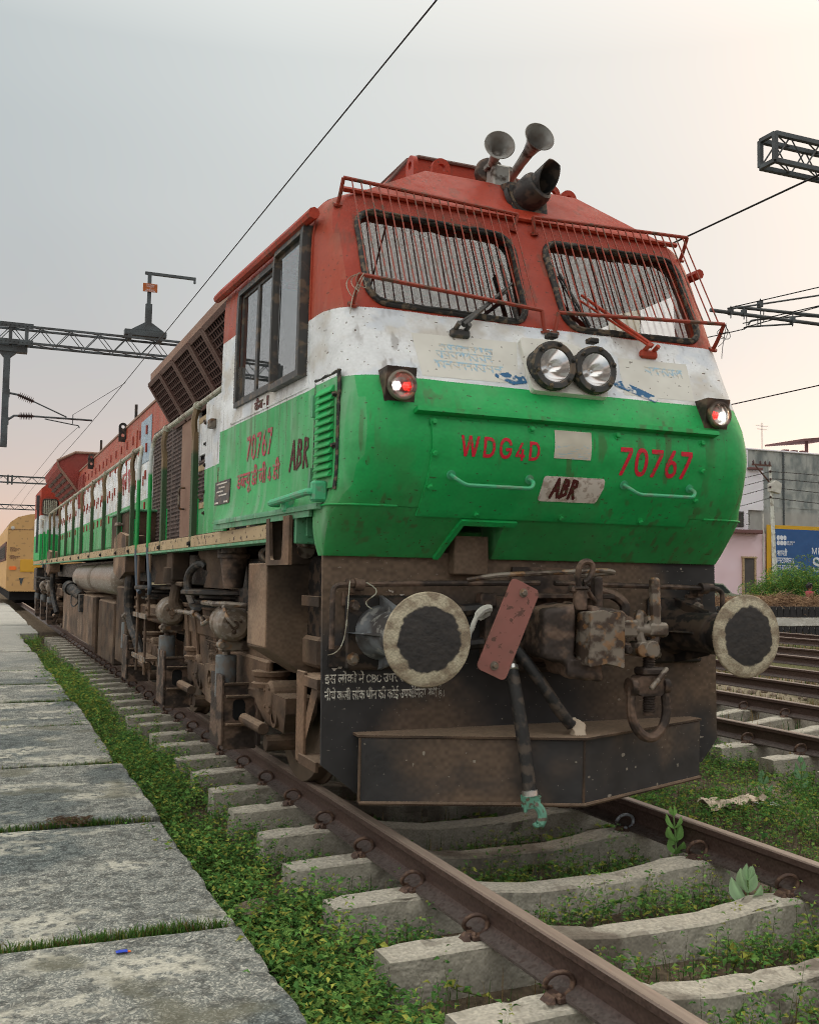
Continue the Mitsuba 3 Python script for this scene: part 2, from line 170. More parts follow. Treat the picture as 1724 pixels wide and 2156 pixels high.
GLYPH['b1'] = '0,25 2,34 12,35 17,32 22,36 13,38 4,45 2,51 4,60 13,66 21,66 29,63 36,54 37,41 32,29 26,23 35,15 40,6 30,1 15,20 5,20|14,52 18,48 25,48 20,55 14,55;37,54 37,65 159,65 157,70 158,83 161,87 169,91 179,91 187,87 194,76 197,65 208,64 208,55 198,54 198,1 187,1 186,54 173,54 172,1 162,1 161,3 161,33 145,33 139,29 141,19 153,8 147,0 144,0 133,11 127,24 126,1 123,2 123,30 110,30 109,22 101,19 97,21 90,30 90,38 94,41 123,41 122,54 81,54 81,1 70,1 70,54 57,54 57,2 46,1 45,54|169,78 171,65 185,65 182,76 178,80 171,80|126,29 128,29 131,38 139,43 161,44 161,54 126,54'
GLYPH['b2'] = '436,13 437,23 446,31 440,42 442,53 449,58 461,58 465,56 469,51 470,43 467,37 459,29 468,20 470,27 479,26 475,11 482,1 472,1 469,4 462,1 448,1 443,3|446,13 449,9 454,8 463,12 451,25 445,20|450,42 452,37 456,38 461,43 461,48 458,50 450,49;334,55 335,63 415,63 416,55 406,53 406,2 396,1 396,30 381,30 380,22 376,19 369,21 363,29 363,36 366,39 396,39 396,54 354,54 353,2 343,1 343,54;298,24 298,30 301,33 309,33 315,30 323,40 322,43 320,37 306,40 300,50 302,59 311,64 322,63 327,60 332,53 333,40 329,30 322,22 336,6 328,1 315,18 312,20 302,20|309,53 315,46 323,46 322,51 317,55 311,55;0,54 0,63 296,63 296,54 288,53 288,39 296,42 296,33 288,26 288,1 279,1 279,16 270,12 258,13 250,19 247,28 249,39 252,43 263,48 279,46 279,54 238,54 238,40 236,36 232,31 223,26 244,7 244,5 237,0 213,23 208,31 208,37 212,41 218,41 222,38 227,40 229,47 228,53 194,54 194,36 181,35 174,32 170,26 170,19 175,12 180,10 191,10 201,15 204,6 191,1 179,1 172,3 163,11 160,25 166,38 175,43 184,44 184,54 140,54 139,34 157,35 157,26 155,25 130,27 133,20 148,7 148,5 141,0 122,19 114,31 116,40 130,39 130,54 112,54 112,1 110,1 110,30 95,30 94,22 90,19 83,21 77,29 77,36 80,39 110,39 110,54 46,54 45,39 52,42 59,42 69,35 71,29 70,16 64,5 58,7 56,11 61,20 61,29 58,33 52,33 45,26 45,1 36,1 36,16 27,12 15,13 7,19 4,28 6,39 9,43 20,48 36,46 36,54|257,33 259,23 264,21 270,21 278,26 279,45 277,45 277,38 261,38|14,33 16,23 21,21 27,21 35,26 36,45 34,45 34,38 18,38'
GLYPH['b3'] = '460,54 460,63 778,63 778,54 768,54 768,1 759,1 759,26 730,27 733,20 748,7 743,0 722,19 714,31 716,40 730,39 730,54 703,54 703,1 693,2 693,17 685,14 675,14 663,21 659,28 658,37 666,39 669,42 669,50 666,54 647,54 647,1 638,1 638,54 624,54 622,1 613,1 613,35 607,34 603,30 600,21 591,23 593,33 583,35 579,33 578,26 580,21 595,7 595,4 591,0 588,0 572,16 568,26 569,35 574,41 581,44 593,43 599,39 605,43 613,44 613,54 565,54 565,1 563,1 563,18 555,15 546,15 536,21 533,28 533,54 518,54 518,1 509,1 509,26 491,25 480,27 483,20 498,7 498,5 491,0 472,19 464,31 466,40 480,39 480,54|739,35 758,35 759,54 740,54 741,44|669,31 677,23 685,23 693,28 693,54 678,54 679,41 677,36|542,34 544,26 547,24 555,24 561,27 563,30 563,54 542,54|489,35 508,35 509,54 490,54 491,44;251,34 252,38 259,40 265,27 271,20 281,18 285,20 284,30 280,34 273,34 273,43 282,44 284,46 284,53 281,55 274,55 264,52 262,58 263,61 272,64 286,63 292,58 294,45 290,37 305,38 305,54 298,54 298,63 444,62 443,54 435,54 435,40 431,33 420,26 431,14 441,7 436,0 432,1 410,23 405,31 405,37 409,41 415,41 419,38 424,40 426,48 424,54 394,54 394,39 369,38 369,33 372,30 390,30 394,28 399,21 398,9 393,4 385,1 366,3 357,8 349,16 349,19 356,23 364,14 373,10 385,10 389,13 388,21 377,22 370,20 361,28 359,33 360,42 363,45 371,48 384,48 384,54 340,54 339,1 330,1 330,54 315,54 315,1 305,1 305,29 295,28 295,18 292,13 283,9 275,9 267,12 259,20;0,54 0,63 232,62 231,54 222,54 221,1 212,1 212,35 206,34 202,30 199,21 190,23 192,33 182,35 178,33 177,26 179,21 194,7 194,4 190,0 187,0 175,11 167,26 168,35 173,41 180,44 188,44 199,39 204,43 212,44 212,54 158,54 158,40 156,36 152,31 143,26 164,7 164,5 157,0 133,23 128,31 128,37 132,41 138,41 142,38 147,40 149,48 147,54 118,54 117,1 108,1 108,30 93,30 92,22 88,19 81,21 75,29 75,36 78,39 108,39 108,54 65,54 65,2 55,1 55,37 41,37 46,27 44,15 38,10 27,9 16,15 3,39 4,42 12,44 21,23 27,18 33,18 36,20 36,27 34,32 26,38 29,46 55,46 55,54'

# ------------------------------------------------------------------ materials
def mat(name, color, rough=.6, metal=0., bump=None, bscale=.002, spec=.4, beps=2e-3, **kw):
    c = {'type': 'rgb', 'value': list(color)} if not callable(color) else proc(color)
    b = {'type': 'principled', 'base_color': c, 'roughness': rough if not callable(rough) else proc(rough), 'metallic': metal, 'specular': spec, **kw}
    if bump: b = {'type': 'bumpmap', 'arbitrary': proc(bump, beps), 'scale': bscale, 'bsdf': b}
    scene['mat_'+name] = {'type': 'twosided', 'bsdf': b}; return name
C3 = mi.Color3f
def speck(p, f, lo, hi):
    if lo >= .78: return smoothstep(lo, hi, noise(p.x*f, p.y*f, p.z*f))
    return smoothstep(.5+(lo-.5)*.55, .5+(hi-.5)*.55, fbm(p.x*f, p.y*f, p.z*f, 4))
GRN, RED, WHT = (.010, .36, .088), (.33, .032, .014), (.70, .73, .76)
def paint(p, col, side):
    """Sun-chalked, streaked and dusty paint. side: how faded the colour is."""
    n = fbm(p.x*3, p.y*3, p.z*3, 4); st = fbm(p.x*14, p.y*14, p.z*1.2, 3); fine = noise(p.x*90, p.y*90, p.z*90)
    c = col*(.80+.35*n)*(.92+.16*fine)
    c = mix(c, c*.55+C3(.13, .20, .15), side*.55)
    c = mix(c, C3(.30, .44, .33), side*smoothstep(.40, .72, st)*.7)
    run = smoothstep(.54, .70, fbm(p.x*26+4, p.y*26, p.z*.9, 3))*smoothstep(.45, .62, fbm(p.x*2+11, p.y*2, p.z*2, 2))
    c = mix(c, C3(.085, .052, .032), run*.45)
    dust = smoothstep(.52, .8, fbm(p.x*6+9, p.y*6, p.z*4, 3))*.2
    c = mix(c, C3(.10, .066, .044), dust)
    c = mix(c, C3(.05, .032, .022), speck(p, 60, .86, .93)*.7)
    return c
def livery(red_z, green_z, side, pillar=None):
    def f(p, n, uv):
        w = .006*(noise(p.x*7, p.y*7, 3.)-.5)
        rz = red_z
        if pillar: rz = dr.select(p.y > pillar[0], pillar[1], red_z)
        s = dr.select(dr.abs(n.x) > .6, side, side*.12)
        g = paint(p, C3(*GRN), s); r = paint(p, C3(*RED), s*.35)
        r = mix(r, C3(.42, .085, .04), s*.4)
        wh = paint(p, C3(*WHT), .0)
        grime = smoothstep(.42, .72, fbm(p.x*5+3, p.y*5, p.z*5, 4))
        wh = mix(wh, C3(.47, .44, .39), grime*.8)
        wh = mix(wh, C3(.08, .06, .045), speck(p, 60, .87, .92)*.7)
        wh = mix(wh, C3(.55, .62, .72), smoothstep(.55, .62, fbm(p.x*4+20, p.y*4, p.z*5, 4))*.5)
        c = dr.select(p.z+w > rz, r, dr.select(p.z+w > green_z, wh, g))
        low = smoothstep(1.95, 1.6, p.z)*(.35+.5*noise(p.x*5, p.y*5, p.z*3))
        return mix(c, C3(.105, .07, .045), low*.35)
    return f
def paint_rough(p, n, uv): return .34+.3*fbm(p.x*5, p.y*5, p.z*5, 3)
def orange_peel(p, n, uv): return fbm(p.x*8, p.y*8, p.z*8, 3)+1.6*fbm(p.x*2.6+5, p.y*2.6, p.z*2.6, 2)+.05*noise(p.x*80, p.y*80, p.z*80)
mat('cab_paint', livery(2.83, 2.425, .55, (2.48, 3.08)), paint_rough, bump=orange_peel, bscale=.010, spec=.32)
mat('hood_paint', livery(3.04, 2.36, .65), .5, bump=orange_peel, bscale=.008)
mat('green_paint', lambda p, n, uv: paint(p, C3(*GRN), .04), paint_rough, spec=.32, bump=orange_peel, bscale=.010)
mat('pale_green_paint', lambda p, n, uv: paint(p, C3(.05, .27, .13), .5), .5)
mat('bright_green_paint', lambda p, n, uv: mix(mix(C3(.012, .30, .07), C3(.55, .6, .6), smoothstep(2.15, 2.2, p.z)), C3(.05, .12, .3), smoothstep(1.78, 1.7, p.z)*.8)*(.8+.3*noise(p.x*30, p.y*30, p.z*30)), .4)
mat('rail_green_paint', lambda p, n, uv: mix(C3(.06, .38, .19), C3(.16, .24, .17), speck(p, 30, .5, .8)*.6), .45)
mat('red_paint', lambda p, n, uv: paint(p, C3(.33, .036, .015), .0)*(.95+.25*noise(p.x*4, p.y*4, p.z*4)), paint_rough, spec=.3)
mat('bar_paint', lambda p, n, uv: mix(C3(.26, .036, .018), C3(.10, .05, .03), speck(p, 26, .5, .8)), .5)
mat('handrail_paint', lambda p, n, uv: mix(C3(.42, .42, .34), C3(.12, .08, .05), speck(p, 22, .45, .8)*.8), .5)
mat('letter_red', lambda p, n, uv: mix(C3(.58, .014, .04), C3(.05, .13, .05), speck(p, 70, .66, .8)*.6), .5)
mat('letter_faded_red', lambda p, n, uv: mix(C3(.42, .045, .08), C3(.12, .3, .17), speck(p, 55, .5, .75)*.8), .6)
mat('letter_maroon', lambda p, n, uv: mix(C3(.075, .012, .012), C3(.05, .12, .05), speck(p, 60, .66, .8)*.5), .6)
mat('letter_white', lambda p, n, uv: mix(C3(.58, .57, .52), C3(.07, .055, .045), dr.minimum(speck(p, 80, .45, .75)*.9+smoothstep(-.78, -.6, p.x)*.5, 1)), .8)
mat('plate_white', lambda p, n, uv: mix(C3(.60, .56, .52), C3(.32, .25, .20), speck(p, 40, .45, .75)*.7), .6)
mat('sticker', lambda p, n, uv: mix(mix(C3(.60, .58, .50), C3(.42, .39, .32), fbm(p.x*9, p.y*9, p.z*9, 3)), C3(.25, .45, .6), smoothstep(.70, .8, noise(p.x*60, 1., p.z*160))*smoothstep(2.13, 2.10, p.z)*.6), .6)
mat('poster_ghost', lambda p, n, uv: mix(mix(C3(.66, .66, .62), C3(.53, .52, .48), fbm(p.x*7, p.y*7, p.z*7, 4)), C3(.08, .06, .045), speck(p, 55, .86, .91)*.7), .7)
mat('blue_print', lambda p, n, uv: mix(C3(.30, .48, .62), C3(.50, .47, .40), speck(p, 60, .40, .7)), .7)
mat('blue_smear', lambda p, n, uv: mix(C3(.03, .12, .26), C3(.60, .60, .58), smoothstep(.5, .62, fbm(p.x*25, p.y*25, p.z*25, 3))), .7)
def dust_black(p, n, uv):
    b = C3(.030, .029, .031)*(.6+.8*fbm(p.x*7, p.y*7, p.z*7, 3))
    t = smoothstep(.44, .66, fbm(p.x*1.7+5, p.y*2, p.z*1.3, 4)+.22*n.z)
    t = dr.maximum(t, smoothstep(.42, .12, dr.sqrt(dr.square((p.x+.62)/1.1)+dr.square((p.z-.50)*1.1))+.35*(fbm(p.x*5, p.y*5, p.z*5, 4)-.5))*.8)
    t = dr.maximum(t, smoothstep(.42, .10, dr.sqrt(dr.square((p.x-.72)/1.3)+dr.square((p.z-.75)*.9))+.35*(fbm(p.x*5+8, p.y*5, p.z*5, 4)-.5))*.7)
    c = mix(b, C3(.14, .094, .064)*(.65+.7*noise(p.x*50, p.y*50, p.z*50)), t*.9)
    return mix(c, C3(.30, .27, .23), speck(p, 24, .915, .935)*.8+speck(p, 70, .93, .96)*.5)
mat('dusty_black', dust_black, .7, bump=lambda p, n, uv: fbm(p.x*40, p.y*40, p.z*40, 3), bscale=.003)
def dust_brown(p, n, uv):
    c = mix(C3(.092, .057, .037), C3(.035, .024, .018), smoothstep(.3, .7, fbm(p.x*4, p.y*4, p.z*4, 4)))
    c = mix(c, C3(.22, .16, .115), smoothstep(.1, .9, n.z)*.7)
    return mix(c, C3(.17, .12, .085), smoothstep(.5, .75, fbm(p.x*2+4, p.y*2, p.z*2, 3))*.6)*(.8+.4*noise(p.x*70, p.y*70, p.z*70))
mat('dusty_brown', dust_brown, .8, bump=lambda p, n, uv: fbm(p.x*35, p.y*35, p.z*35, 3), bscale=.003)
mat('dust_and_side_light', lambda p, n, uv: dust_brown(p, n, uv)*1.9, .85, bump=lambda p, n, uv: fbm(p.x*35, p.y*35, p.z*35, 3), bscale=.003)  # brighter dusty brown; on the sandbox it paints in light from the left
mat('grease_dark', lambda p, n, uv: mix(C3(.016, .014, .014), C3(.06, .042, .032), speck(p, 16, .4, .75)), .5)
mat('cast_steel', lambda p, n, uv: mix(C3(.045, .034, .03), C3(.15, .10, .075), speck(p, 11, .35, .75))*(.7+.5*noise(p.x*60, p.y*60, p.z*60)), .6, .3, bump=lambda p, n, uv: fbm(p.x*30, p.y*30, p.z*30, 3), bscale=.004)
mat('worn_steel', lambda p, n, uv: mix(mix(C3(.22, .19, .16), C3(.07, .05, .04), speck(p, 14, .35, .7)), C3(.30, .16, .07), speck(p, 22, .6, .8)*.6), .5, .35)
mat('damper_blue', lambda p, n, uv: mix(C3(.125, .14, .15), C3(.13, .10, .08), speck(p, 18, .4, .8)*.7), .5)
mat('casing_metal', lambda p, n, uv: mix(mix(C3(.20, .22, .24), C3(.07, .065, .065), smoothstep(.35, .65, fbm(p.x*7, p.y*7, p.z*7, 4))), C3(.42, .42, .40), speck(p, 20, .62, .85)*.5), .4, .3)
mat('tank_metal', lambda p, n, uv: mix(mix(C3(.20, .17, .14), C3(.13, .09, .06), fbm(p.x*5, p.y*5, p.z*5, 3)), C3(.35, .33, .32), speck(p, 40, .55, .85)*.4), .38, .25)
mat('bright_metal', (.6, .6, .6), .25, .9)
mat('beige_paint', lambda p, n, uv: mix(mix(C3(.46, .36, .22), C3(.30, .20, .11), fbm(p.x*6, p.y*6, p.z*2, 4)), C3(.07, .05, .035), speck(p, 24, .72, .85)), .6)
mat('dark_mesh', lambda p, n, uv: mix(C3(.07, .052, .05), C3(.14, .10, .09), speck(p, 20, .4, .8)), .7)
mat('black_void', (.006, .006, .007), .9)
mat('maroon_paint', lambda p, n, uv: mix(C3(.10, .042, .036), C3(.15, .10, .085), fbm(p.x*5, p.y*5, p.z*5, 3)), .6)
mat('roof_dust', lambda p, n, uv: mix(C3(.30, .20, .15), C3(.19, .10, .075), fbm(p.x*3, p.y*3, p.z*3, 4)), .7)
mat('interior', (.06, .07, .07), .8)
mat('cream_board', (.62, .54, .38), .7)
mat('rubber', lambda p, n, uv: mix(C3(.018, .018, .019), C3(.07, .055, .045), speck(p, 20, .45, .8)), .55)
mat('gasket', lambda p, n, uv: mix(C3(.022, .022, .022), C3(.12, .09, .06), speck(p, 35, .5, .8)), .6, bump=lambda p, n, uv: fbm(p.x*40, p.y*40, p.z*40, 3), bscale=.006)
mat('frame_metal', lambda p, n, uv: mix(C3(.055, .055, .055), C3(.13, .10, .075), speck(p, 20, .5, .85)), .45, .3)
mat('horn_metal', lambda p, n, uv: mix(C3(.34, .34, .32), C3(.06, .04, .03), speck(p, 14, .45, .8)), .45, .5)
mat('bell_inside', lambda p, n, uv: mix(C3(.34, .36, .36), C3(.12, .08, .06), fbm(p.x*18, p.y*18, p.z*18, 3)), .5, .3)
mat('steel_grey', lambda p, n, uv: mix(C3(.07, .085, .095), C3(.045, .05, .055), speck(p, 3, .3, .8)), .5)
mat('pole_paint', lambda p, n, uv: mix(C3(.55, .57, .53), C3(.30, .28, .24), speck(p, 6, .5, .8)), .6)
mat('insulator', (.05, .028, .028), .25)
mat('wire', (.012, .012, .013), .5, .5)
mat('reflector', (.85, .85, .86), .12, 1.0)
scene['mat_lamp_glass'] = {'type': 'thindielectric', 'int_ior': 1.5}
scene['mat_window_glass'] = {'type': 'thindielectric', 'int_ior': 1.75}
scene['mat_side_glass'] = {'type': 'thindielectric', 'int_ior': 2.5}
def buffer_face(cx):
    def f(p, n, uv):
        a = dr.atan2(p.z-1.08, p.x-cx); r = dr.sqrt(dr.square(p.x-cx)+dr.square(p.z-1.08))
        e = r+.03*(fbm(p.x*16+cx*9, 2., p.z*16, 3)-.5)+.012*(noise(p.x*55, 1., p.z*55)-.5)
        ring = mix(C3(.44, .40, .30), C3(.15, .105, .07), dr.clip(smoothstep(.3, .75, fbm(p.x*20, 3., p.z*20, 5))+.5*smoothstep(.20, .235, r), 0, 1)*.75)
        ring = ring*(.75+.5*noise(p.x*150, 3., p.z*150))
        grease = mix(C3(.018, .018, .02), C3(.045, .04, .038), fbm(p.x*35, 1., p.z*35, 3))
        return mix(grease, ring, smoothstep(.158, .172, e))
    return f
for i, cx in enumerate((-.975, .975)):
    mat(f'buffer_face_{"ab"[i]}', buffer_face(cx), .65, bump=lambda p, n, uv: fbm(p.x*60, p.y*60, p.z*60, 3), bscale=.004)
# permanent way and ground
def concrete(p, n, uv):
    c = mix(C3(.38, .355, .30), C3(.25, .23, .195), fbm(p.x*5, p.y*5, p.z*5, 4))
    c = c*(.55+.55*noise(p.x*110, p.y*110, p.z*110)+.35*noise(p.x*45, p.y*45, p.z*45))
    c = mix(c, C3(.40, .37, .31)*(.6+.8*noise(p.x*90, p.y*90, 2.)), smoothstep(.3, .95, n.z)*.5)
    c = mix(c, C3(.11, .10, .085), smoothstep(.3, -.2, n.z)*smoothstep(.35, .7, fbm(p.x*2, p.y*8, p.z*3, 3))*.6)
    oil = smoothstep(.55, .72, fbm(p.x*2.2+3, p.y*2.6, 4., 4))*smoothstep(.66, .5, dr.abs(p.x))
    return mix(c, C3(.07, .05, .036), dr.clip(oil*.75, 0, 1)+speck(p, 7, .74, .86)*.35)
def pebbly(p, n, uv): return noise(p.x*75, p.y*75, p.z*75)+.5*noise(p.x*170, p.y*170, p.z*170)
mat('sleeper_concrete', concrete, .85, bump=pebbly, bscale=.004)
def slab(p, n, uv):
    v = voronoi(p.x*105+2.2*noise(p.x*45, p.y*45, 0.), p.y*95+2.2*noise(p.x*45, p.y*45, 7.))
    big = fbm(p.x*1.1, p.y*1.5, 2., 5)
    c = mix(C3(.15, .16, .15), C3(.43, .42, .37), v[2]*v[2])
    c = mix(c, C3(.085, .09, .085), smoothstep(.3, .65, v[0])*.65)
    c = mix(c, c*.55, smoothstep(.45, .7, fbm(p.x*22, p.y*22, 3., 3)))
    c = mix(c, c*C3(.56, .62, .66), smoothstep(.50, .62, big))
    lime = smoothstep(.55, .72, fbm(p.x*2.2+7, p.y*4, 5., 5))*smoothstep(.3, .6, fbm(p.x*28, p.y*30, 2., 3))
    c = mix(c, C3(.46, .44, .37)*(.75+.5*noise(p.x*110, p.y*110, 0.)), lime*.8)
    c = mix(c, C3(.11, .105, .07), smoothstep(.66, .8, fbm(p.x*3, p.y*3, 9., 4))*.6)
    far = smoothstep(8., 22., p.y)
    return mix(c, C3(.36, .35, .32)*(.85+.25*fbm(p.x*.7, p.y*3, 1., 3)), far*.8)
mat('platform_slab', slab, .85, bump=lambda p, n, uv: noise(p.x*85, p.y*85, p.z*85)+.6*noise(p.x*40, p.y*40, p.z*40), bscale=.004)
def soil(p, n, uv):
    c = mix(C3(.11, .082, .055), C3(.055, .042, .028), fbm(p.x*4, p.y*4, 0., 4))
    pale = smoothstep(.46, .62, fbm(p.x*.9+2, p.y*.9, 4., 4))*smoothstep(.9, 1.3, p.x)
    c = mix(c, C3(.36, .29, .23), pale*.7)
    green = smoothstep(.42, .62, fbm(p.x*.35+8, p.y*.35, 2., 4))*smoothstep(6., 12., p.x)
    c = mix(c, C3(.13, .13, .055), green*.8)
    return c*(.6+.8*noise(p.x*45, p.y*45, 0.))
mat('soil', soil, .95, bump=lambda p, n, uv: noise(p.x*40, p.y*40, 0.)+.5*noise(p.x*90, p.y*90, 0.), bscale=.02)
def railcol(p, n, uv):
    c = mix(C3(.055, .034, .031), C3(.095, .060, .050), fbm(p.x*9, p.y*3, p.z*30, 4))
    c = mix(c, C3(.10, .085, .08), smoothstep(-.12, -.155, p.z)*.7)
    top = smoothstep(.55, .95, n.z)*smoothstep(-.02, -.004, p.z)
    c = mix(c, C3(.05, .028, .022), speck(p, 45, .6, .8)*.5)
    c = c*(.7+.6*noise(p.x*90, p.y*90, p.z*90))
    return mix(c, C3(.33, .26, .215)*(.75+.4*fbm(p.x*70, p.y*5, 0., 3)), top*.85)
mat('rail_steel', railcol, .55, .25, bump=lambda p, n, uv: fbm(p.x*50, p.y*50, p.z*50, 3), bscale=.0015)
mat('clip_rust', lambda p, n, uv: mix(C3(.07, .042, .034), C3(.14, .085, .06), speck(p, 40, .4, .8)), .65, .2)
mat('clip_silver', lambda p, n, uv: mix(C3(.30, .33, .38), C3(.10, .08, .07), speck(p, 40, .4, .8)), .45, .5)
mat('liner', (.34, .34, .33), .6)
mat('shed_stone', lambda p, n, uv: mix(C3(.30, .24, .19), C3(.12, .09, .07), fbm(p.x*20, p.y*20, p.z*20, 3)), .9)
mat('cloth', lambda p, n, uv: mix(C3(.60, .52, .42), C3(.35, .27, .2), fbm(p.x*14, p.y*14, p.z*14, 3)), .9)
mat('blue_wrapper', (.02, .06, .5), .3); mat('orange_print', (.75, .18, .04), .3); mat('white_rag', (.62, .64, .66), .8)
mat('twig', (.085, .05, .028), .9)
mat('straw', lambda p, n, uv: mix(C3(.24, .15, .085), C3(.13, .075, .045), speck(p, 5, .3, .7)), .9)
def leafmat(name):
    scene['mat_'+name] = {'type': 'principledthin', 'base_color': {'type': 'mesh_attribute', 'name': 'vertex_color'}, 'roughness': .5, 'diff_trans': .7, 'spec_trans': 0.}
leafmat('leaf')
def wall_grey(p, n, uv):
    c = mix(C3(.36, .38, .37), C3(.17, .195, .20), smoothstep(.3, .7, fbm(p.x*2.2, p.y*1.3, p.z*1.1, 5)))
    c = mix(c, C3(.13, .14, .14), smoothstep(.5, .8, fbm(p.x*4+4, p.y, p.z*.5, 4))*.5)
    return mix(c, C3(.36, .355, .34), smoothstep(6.0, 5.6, p.z)*.7)
mat('grey_plaster', wall_grey, .9)
mat('pink_plaster', lambda p, n, uv: mix(C3(.74, .60, .68), C3(.66, .48, .52), fbm(p.x*.8, p.y, p.z*.8, 4)), .9)
mat('white_plaster', (.72, .71, .78), .9)
mat('maroon_ledge', (.15, .075, .075), .8)
mat('door_grey', lambda p, n, uv: mix(C3(.055, .05, .05), C3(.10, .09, .085), fbm(p.x*3, p.y, p.z*3, 3)), .8)
mat('board_blue', lambda p, n, uv: mix(C3(.018, .075, .23), C3(.03, .10, .27), fbm(p.x*2, p.y, p.z*2, 3)), .6)
mat('board_yellow', (.55, .32, .02), .6)
mat('board_white', (.62, .66, .74), .7)
mat('coach_yellow', lambda p, n, uv: mix(mix(C3(.52, .32, .13), C3(.44, .26, .11), fbm(p.x*1.5, p.y, p.z*1.5, 4)), C3(.25, .15, .08), speck(p, 9, .8, .9)*.6), .55)
mat('coach_maroon', (.10, .045, .035), .6)
mat('coach_orange', (.75, .16, .03), .4); mat('coach_plate', (.55, .30, .03), .5)
mat('sign_orange', (.36, .10, .03), .7)
mat('white_wash', lambda p, n, uv: mix(C3(.62, .62, .58), C3(.35, .34, .31), fbm(p.x*4, p.y*4, p.z*4, 3)), .85)
mat('tar_black', (.022, .022, .024), .8)
mat('car_paint', (.30, .34, .27), .35); mat('car_glass', (.04, .05, .05), .1)
mat('skin', (.24, .12, .075), .6); mat('hair', (.012, .010, .009), .6); mat('kurta', (.36, .06, .08), .9); mat('trousers', (.06, .06, .1), .9)
for nme, col, e in (('lamp_white', (1, .96, .9), 9.), ('lamp_red', (1, .03, .02), 5.)):
    scene['mat_'+nme] = {'type': 'twosided', 'bsdf': {'type': 'diffuse', 'reflectance': {'type': 'rgb', 'value': list(col)}}}
mat('plate_pink', lambda p, n, uv: mix(mix(C3(.30, .115, .10), C3(.22, .10, .085), fbm(p.x*9, p.y*9, p.z*9, 3)), C3(.08, .045, .035), speck(p, 30, .68, .85)*.8), .6)
mat('hose_green', lambda p, n, uv: mix(C3(.10, .26, .19), C3(.10, .08, .06), speck(p, 40, .5, .8)), .5)
mat('bogie_brown', lambda p, n, uv: dust_brown(p, n, uv)*1.25, .85, bump=lambda p, n, uv: fbm(p.x*30, p.y*30, p.z*30, 3), bscale=.004)
mat('spring_brown', lambda p, n, uv: dust_brown(p, n, uv)*.85, .85, bump=lambda p, n, uv: fbm(p.x*30, p.y*30, p.z*30, 3), bscale=.003)
mat('fuel_brown', lambda p, n, uv: mix(dust_brown(p, n, uv)*1.5, C3(.06, .045, .035), smoothstep(.5, .8, fbm(p.x*9, p.y*9, p.z*.8, 3))*.6), .7)
mat('wheel_steel', lambda p, n, uv: mix(C3(.06, .042, .032), C3(.12, .085, .06), fbm(p.x*9, p.y*9, p.z*9, 3)), .6, .3)
mat('notice_blue', lambda p, n, uv: mix(C3(.20, .30, .42), C3(.40, .46, .50), fbm(p.x*7, p.y*7, p.z*7, 4)), .6)
mat('hinge_red', (.28, .045, .03), .5)
mat('screen_grey', lambda p, n, uv: mix(C3(.14, .115, .10), C3(.07, .055, .05), fbm(p.x*5, p.y*5, p.z*5, 3)), .7)
mat('mesh_maroon', (.11, .06, .055), .6)
mat('flare_red', lambda p, n, uv: mix(C3(.30, .038, .03), C3(.16, .05, .04), fbm(p.x*2, p.y*2, p.z*2, 4)), .7)
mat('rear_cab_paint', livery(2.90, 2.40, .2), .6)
mat('window_pale', (.42, .44, .36), .2)
mat('rail_two_tone', lambda p, n, uv: mix(mix(mix(C3(.40, .40, .33), C3(.14, .09, .06), speck(p, 22, .5, .8)*.7), mix(C3(.014, .30, .07), C3(.50, .55, .55), smoothstep(2.38, 2.42, p.z)), smoothstep(2.70, 2.64, p.z)), C3(.05, .07, .10), smoothstep(1.68, 1.62, p.z)), .45)
mat('stanchion_paint', lambda p, n, uv: mix(mix(C3(.02, .085, .032), C3(.22, .15, .08), smoothstep(2.36, 2.42, p.z)), C3(.07, .05, .035), dr.clip(fbm(p.x*9, p.y*9, p.z*5, 3)*.9, 0, 1)*.7), .6)
mat('stem_pale', (.14, .22, .08), .6)

# ------------------------------------------------------------------ the setting: ground, platform
GZ = -.37
gx = np.r_[-60, -30, -12, np.arange(-6, 12.01, .2), 16, 24, 40, 70, 130, 300, 700]
gy = np.r_[-30, -12, -6, np.arange(-3.5, 14.01, .2), 18, 24, 34, 50, 80, 140, 300, 900]
X, Y = np.meshgrid(gx, gy, indexing='ij')
Z = np.full_like(X, GZ)+.05*(meshkit.fbm(np.stack([X*2.1, Y*2.1, X*0], -1), 4, 3)-.5)*(np.abs(X) < 11)
Z = np.where(X < -2.2, GZ-.1, Z)
scene['ground'] = ply(grid_mesh(np.stack([X, Y, Z], -1)), 'soil', True)
labels['ground'] = {'label': 'brown soil with pale sandy patches between and beside the tracks', 'category': 'ground', 'kind': 'structure'}
labels['sky'] = {'label': 'hazy sky, warm at the right and blue grey at the left', 'category': 'sky', 'kind': 'structure'}
PZ = -.12
labels['platform'] = {'label': 'low platform of worn concrete slabs along the left of the locomotive', 'category': 'platform', 'kind': 'structure'}
labels['platform__slab'] = {}
del labels['platform__slab']
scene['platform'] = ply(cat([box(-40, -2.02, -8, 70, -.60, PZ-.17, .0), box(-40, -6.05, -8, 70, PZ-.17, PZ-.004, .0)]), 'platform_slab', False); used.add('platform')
ys = [-6.35, -4.30, -2.22, -.12, 1.94, 3.93, 6.10, 8.16, 10.1, 12.1, 14.1, 16.1, 18.2, 20.2, 22.3, 24.4, 26.5, 28.6, 30.7, 33, 35, 37, 39, 41, 43, 45, 47, 49]
